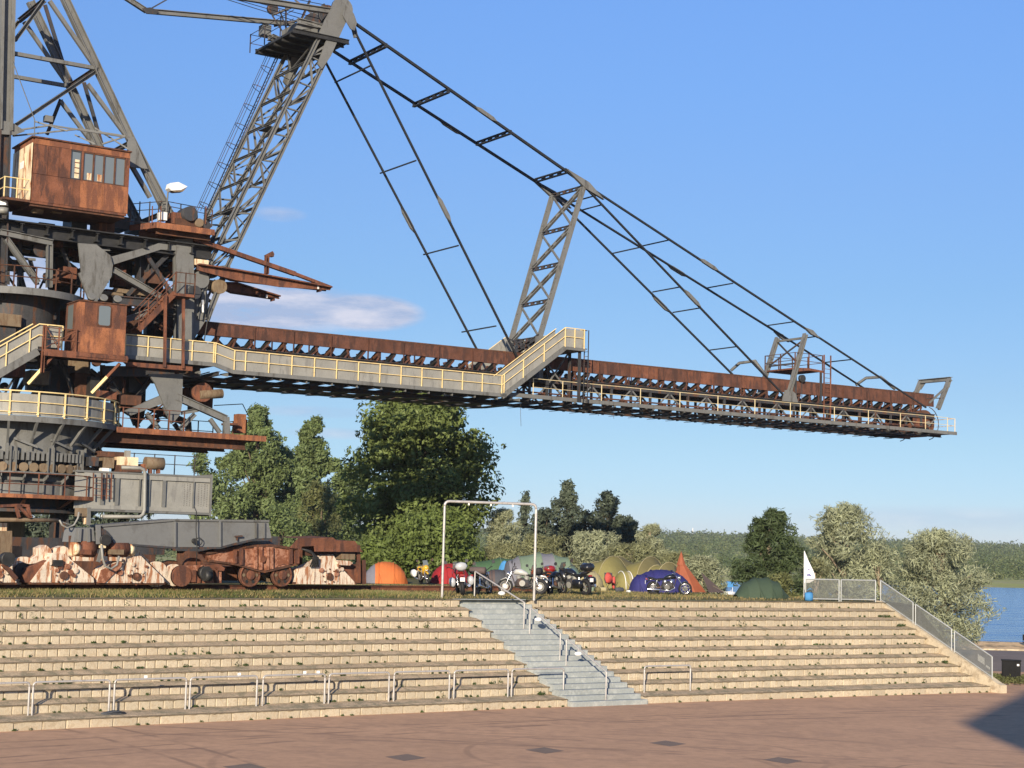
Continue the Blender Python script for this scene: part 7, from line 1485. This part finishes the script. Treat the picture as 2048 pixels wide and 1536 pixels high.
motorbike('touring motorcycle with silver panniers seen from behind, beside the left gate post', mp(921, 1190), away + .15, -.12, 'paint_red', 'paint_red', 'sport', 'paint_silver', 'paint_silver', sc=1.1, screen=True)
motorbike('dark motorcycle seen from behind, between the gate posts', mp(966, 1190), away - .35, -.14, 'paint_black', 'paint_blue', 'street', None, None, box_top='cloth_brown', sc=1.08)
motorbike('yellow-fronted motorcycle with white bags beyond the rail end', gpt(850, 85), -away + .3, .10, 'paint_yellow', 'paint_yellow', 'sport', 'white', None, screen=True)
motorbike('white and black motorcycle seen from the side behind the handrail', mp(1046, 1189), R(172), .12, 'paint_white', 'paint_white', 'street', None, None, box_top='rubber', sc=1.08)
motorbike('orange-red motorcycle with stacked luggage behind the right gate post', mp(1083, 1184), away + .5, -.12, 'paint_orange', 'paint_red', 'sport', None, 'paint_red', box_top='cloth_beige', screen=True)
motorbike('low black motorcycle between the orange-red and the large black one', mp(1112, 1189), away - .4, -.16, 'paint_black', 'paint_black', 'street', None, None)
motorbike('large black touring motorcycle with a top box leaning on its stand', mp(1150, 1190), R(128), -.18, 'paint_black', 'paint_black', 'sport', 'paint_black', 'paint_black', sc=1.16, screen=True)
motorbike('chrome chopper motorcycle with a long raked fork before the navy tent', mp(1334, 1190), R(-2), .12, 'paint_black', 'paint_black', 'chopper', sc=.96)

# ------------------------------------------------------------------ unseen plate added behind the camera, its outline shaped to shade the plaza
sh = empty('stage_roof', (20, -10, 0), 'unseen plate on columns, added to darken the plaza at right', 'stage')
Lh = 75.0; ofs = Vector((_sd.x, _sd.y, 0)).normalized() * Lh; zt_ = Lh * math.tan(SUN_EL)
prism(sh, 'roof', 'steel_dark', [Vector((x, y, zt_)) - ofs for x, y in ((15.8, 57.0), (22.6, 71.5), (41, 84), (44, 46), (15.6, 49.6))], (0, 0, .5))
for x, y in ((38, 78), (40, 52), (24, 58)): q = Vector((x, y, 0)) - ofs; bar(sh, 'column', 'steel_dark', q, q + UP * zt_, .6, .6, 'ibeam')

# ------------------------------------------------------------------ evening haze over the lake
hz = bpy.data.materials.new('haze'); hz.use_nodes = True; ht = hz.node_tree; ht.nodes.clear(); ho = ht.nodes.new('ShaderNodeOutputMaterial'); hv = ht.nodes.new('ShaderNodeVolumePrincipled')
hv.inputs['Color'].default_value = (.82, .88, .95, 1); hv.inputs['Density'].default_value = .00011; hv.inputs['Anisotropy'].default_value = 0.0; ht.links.new(hv.outputs[0], ho.inputs['Volume']); MATS['haze'] = hz
x0, x1, y0, y1, z0, z1 = -1150, 1550, -160, 2660, -4, 46
o = mesh('haze', [(x, y, z) for z in (z0, z1) for x, y in ((x0, y0), (x1, y0), (x1, y1), (x0, y1))], [(3, 2, 1, 0), (4, 5, 6, 7), (0, 1, 5, 4), (1, 2, 6, 5), (2, 3, 7, 6), (3, 0, 4, 7)], 'haze'); o['kind'] = 'stuff'
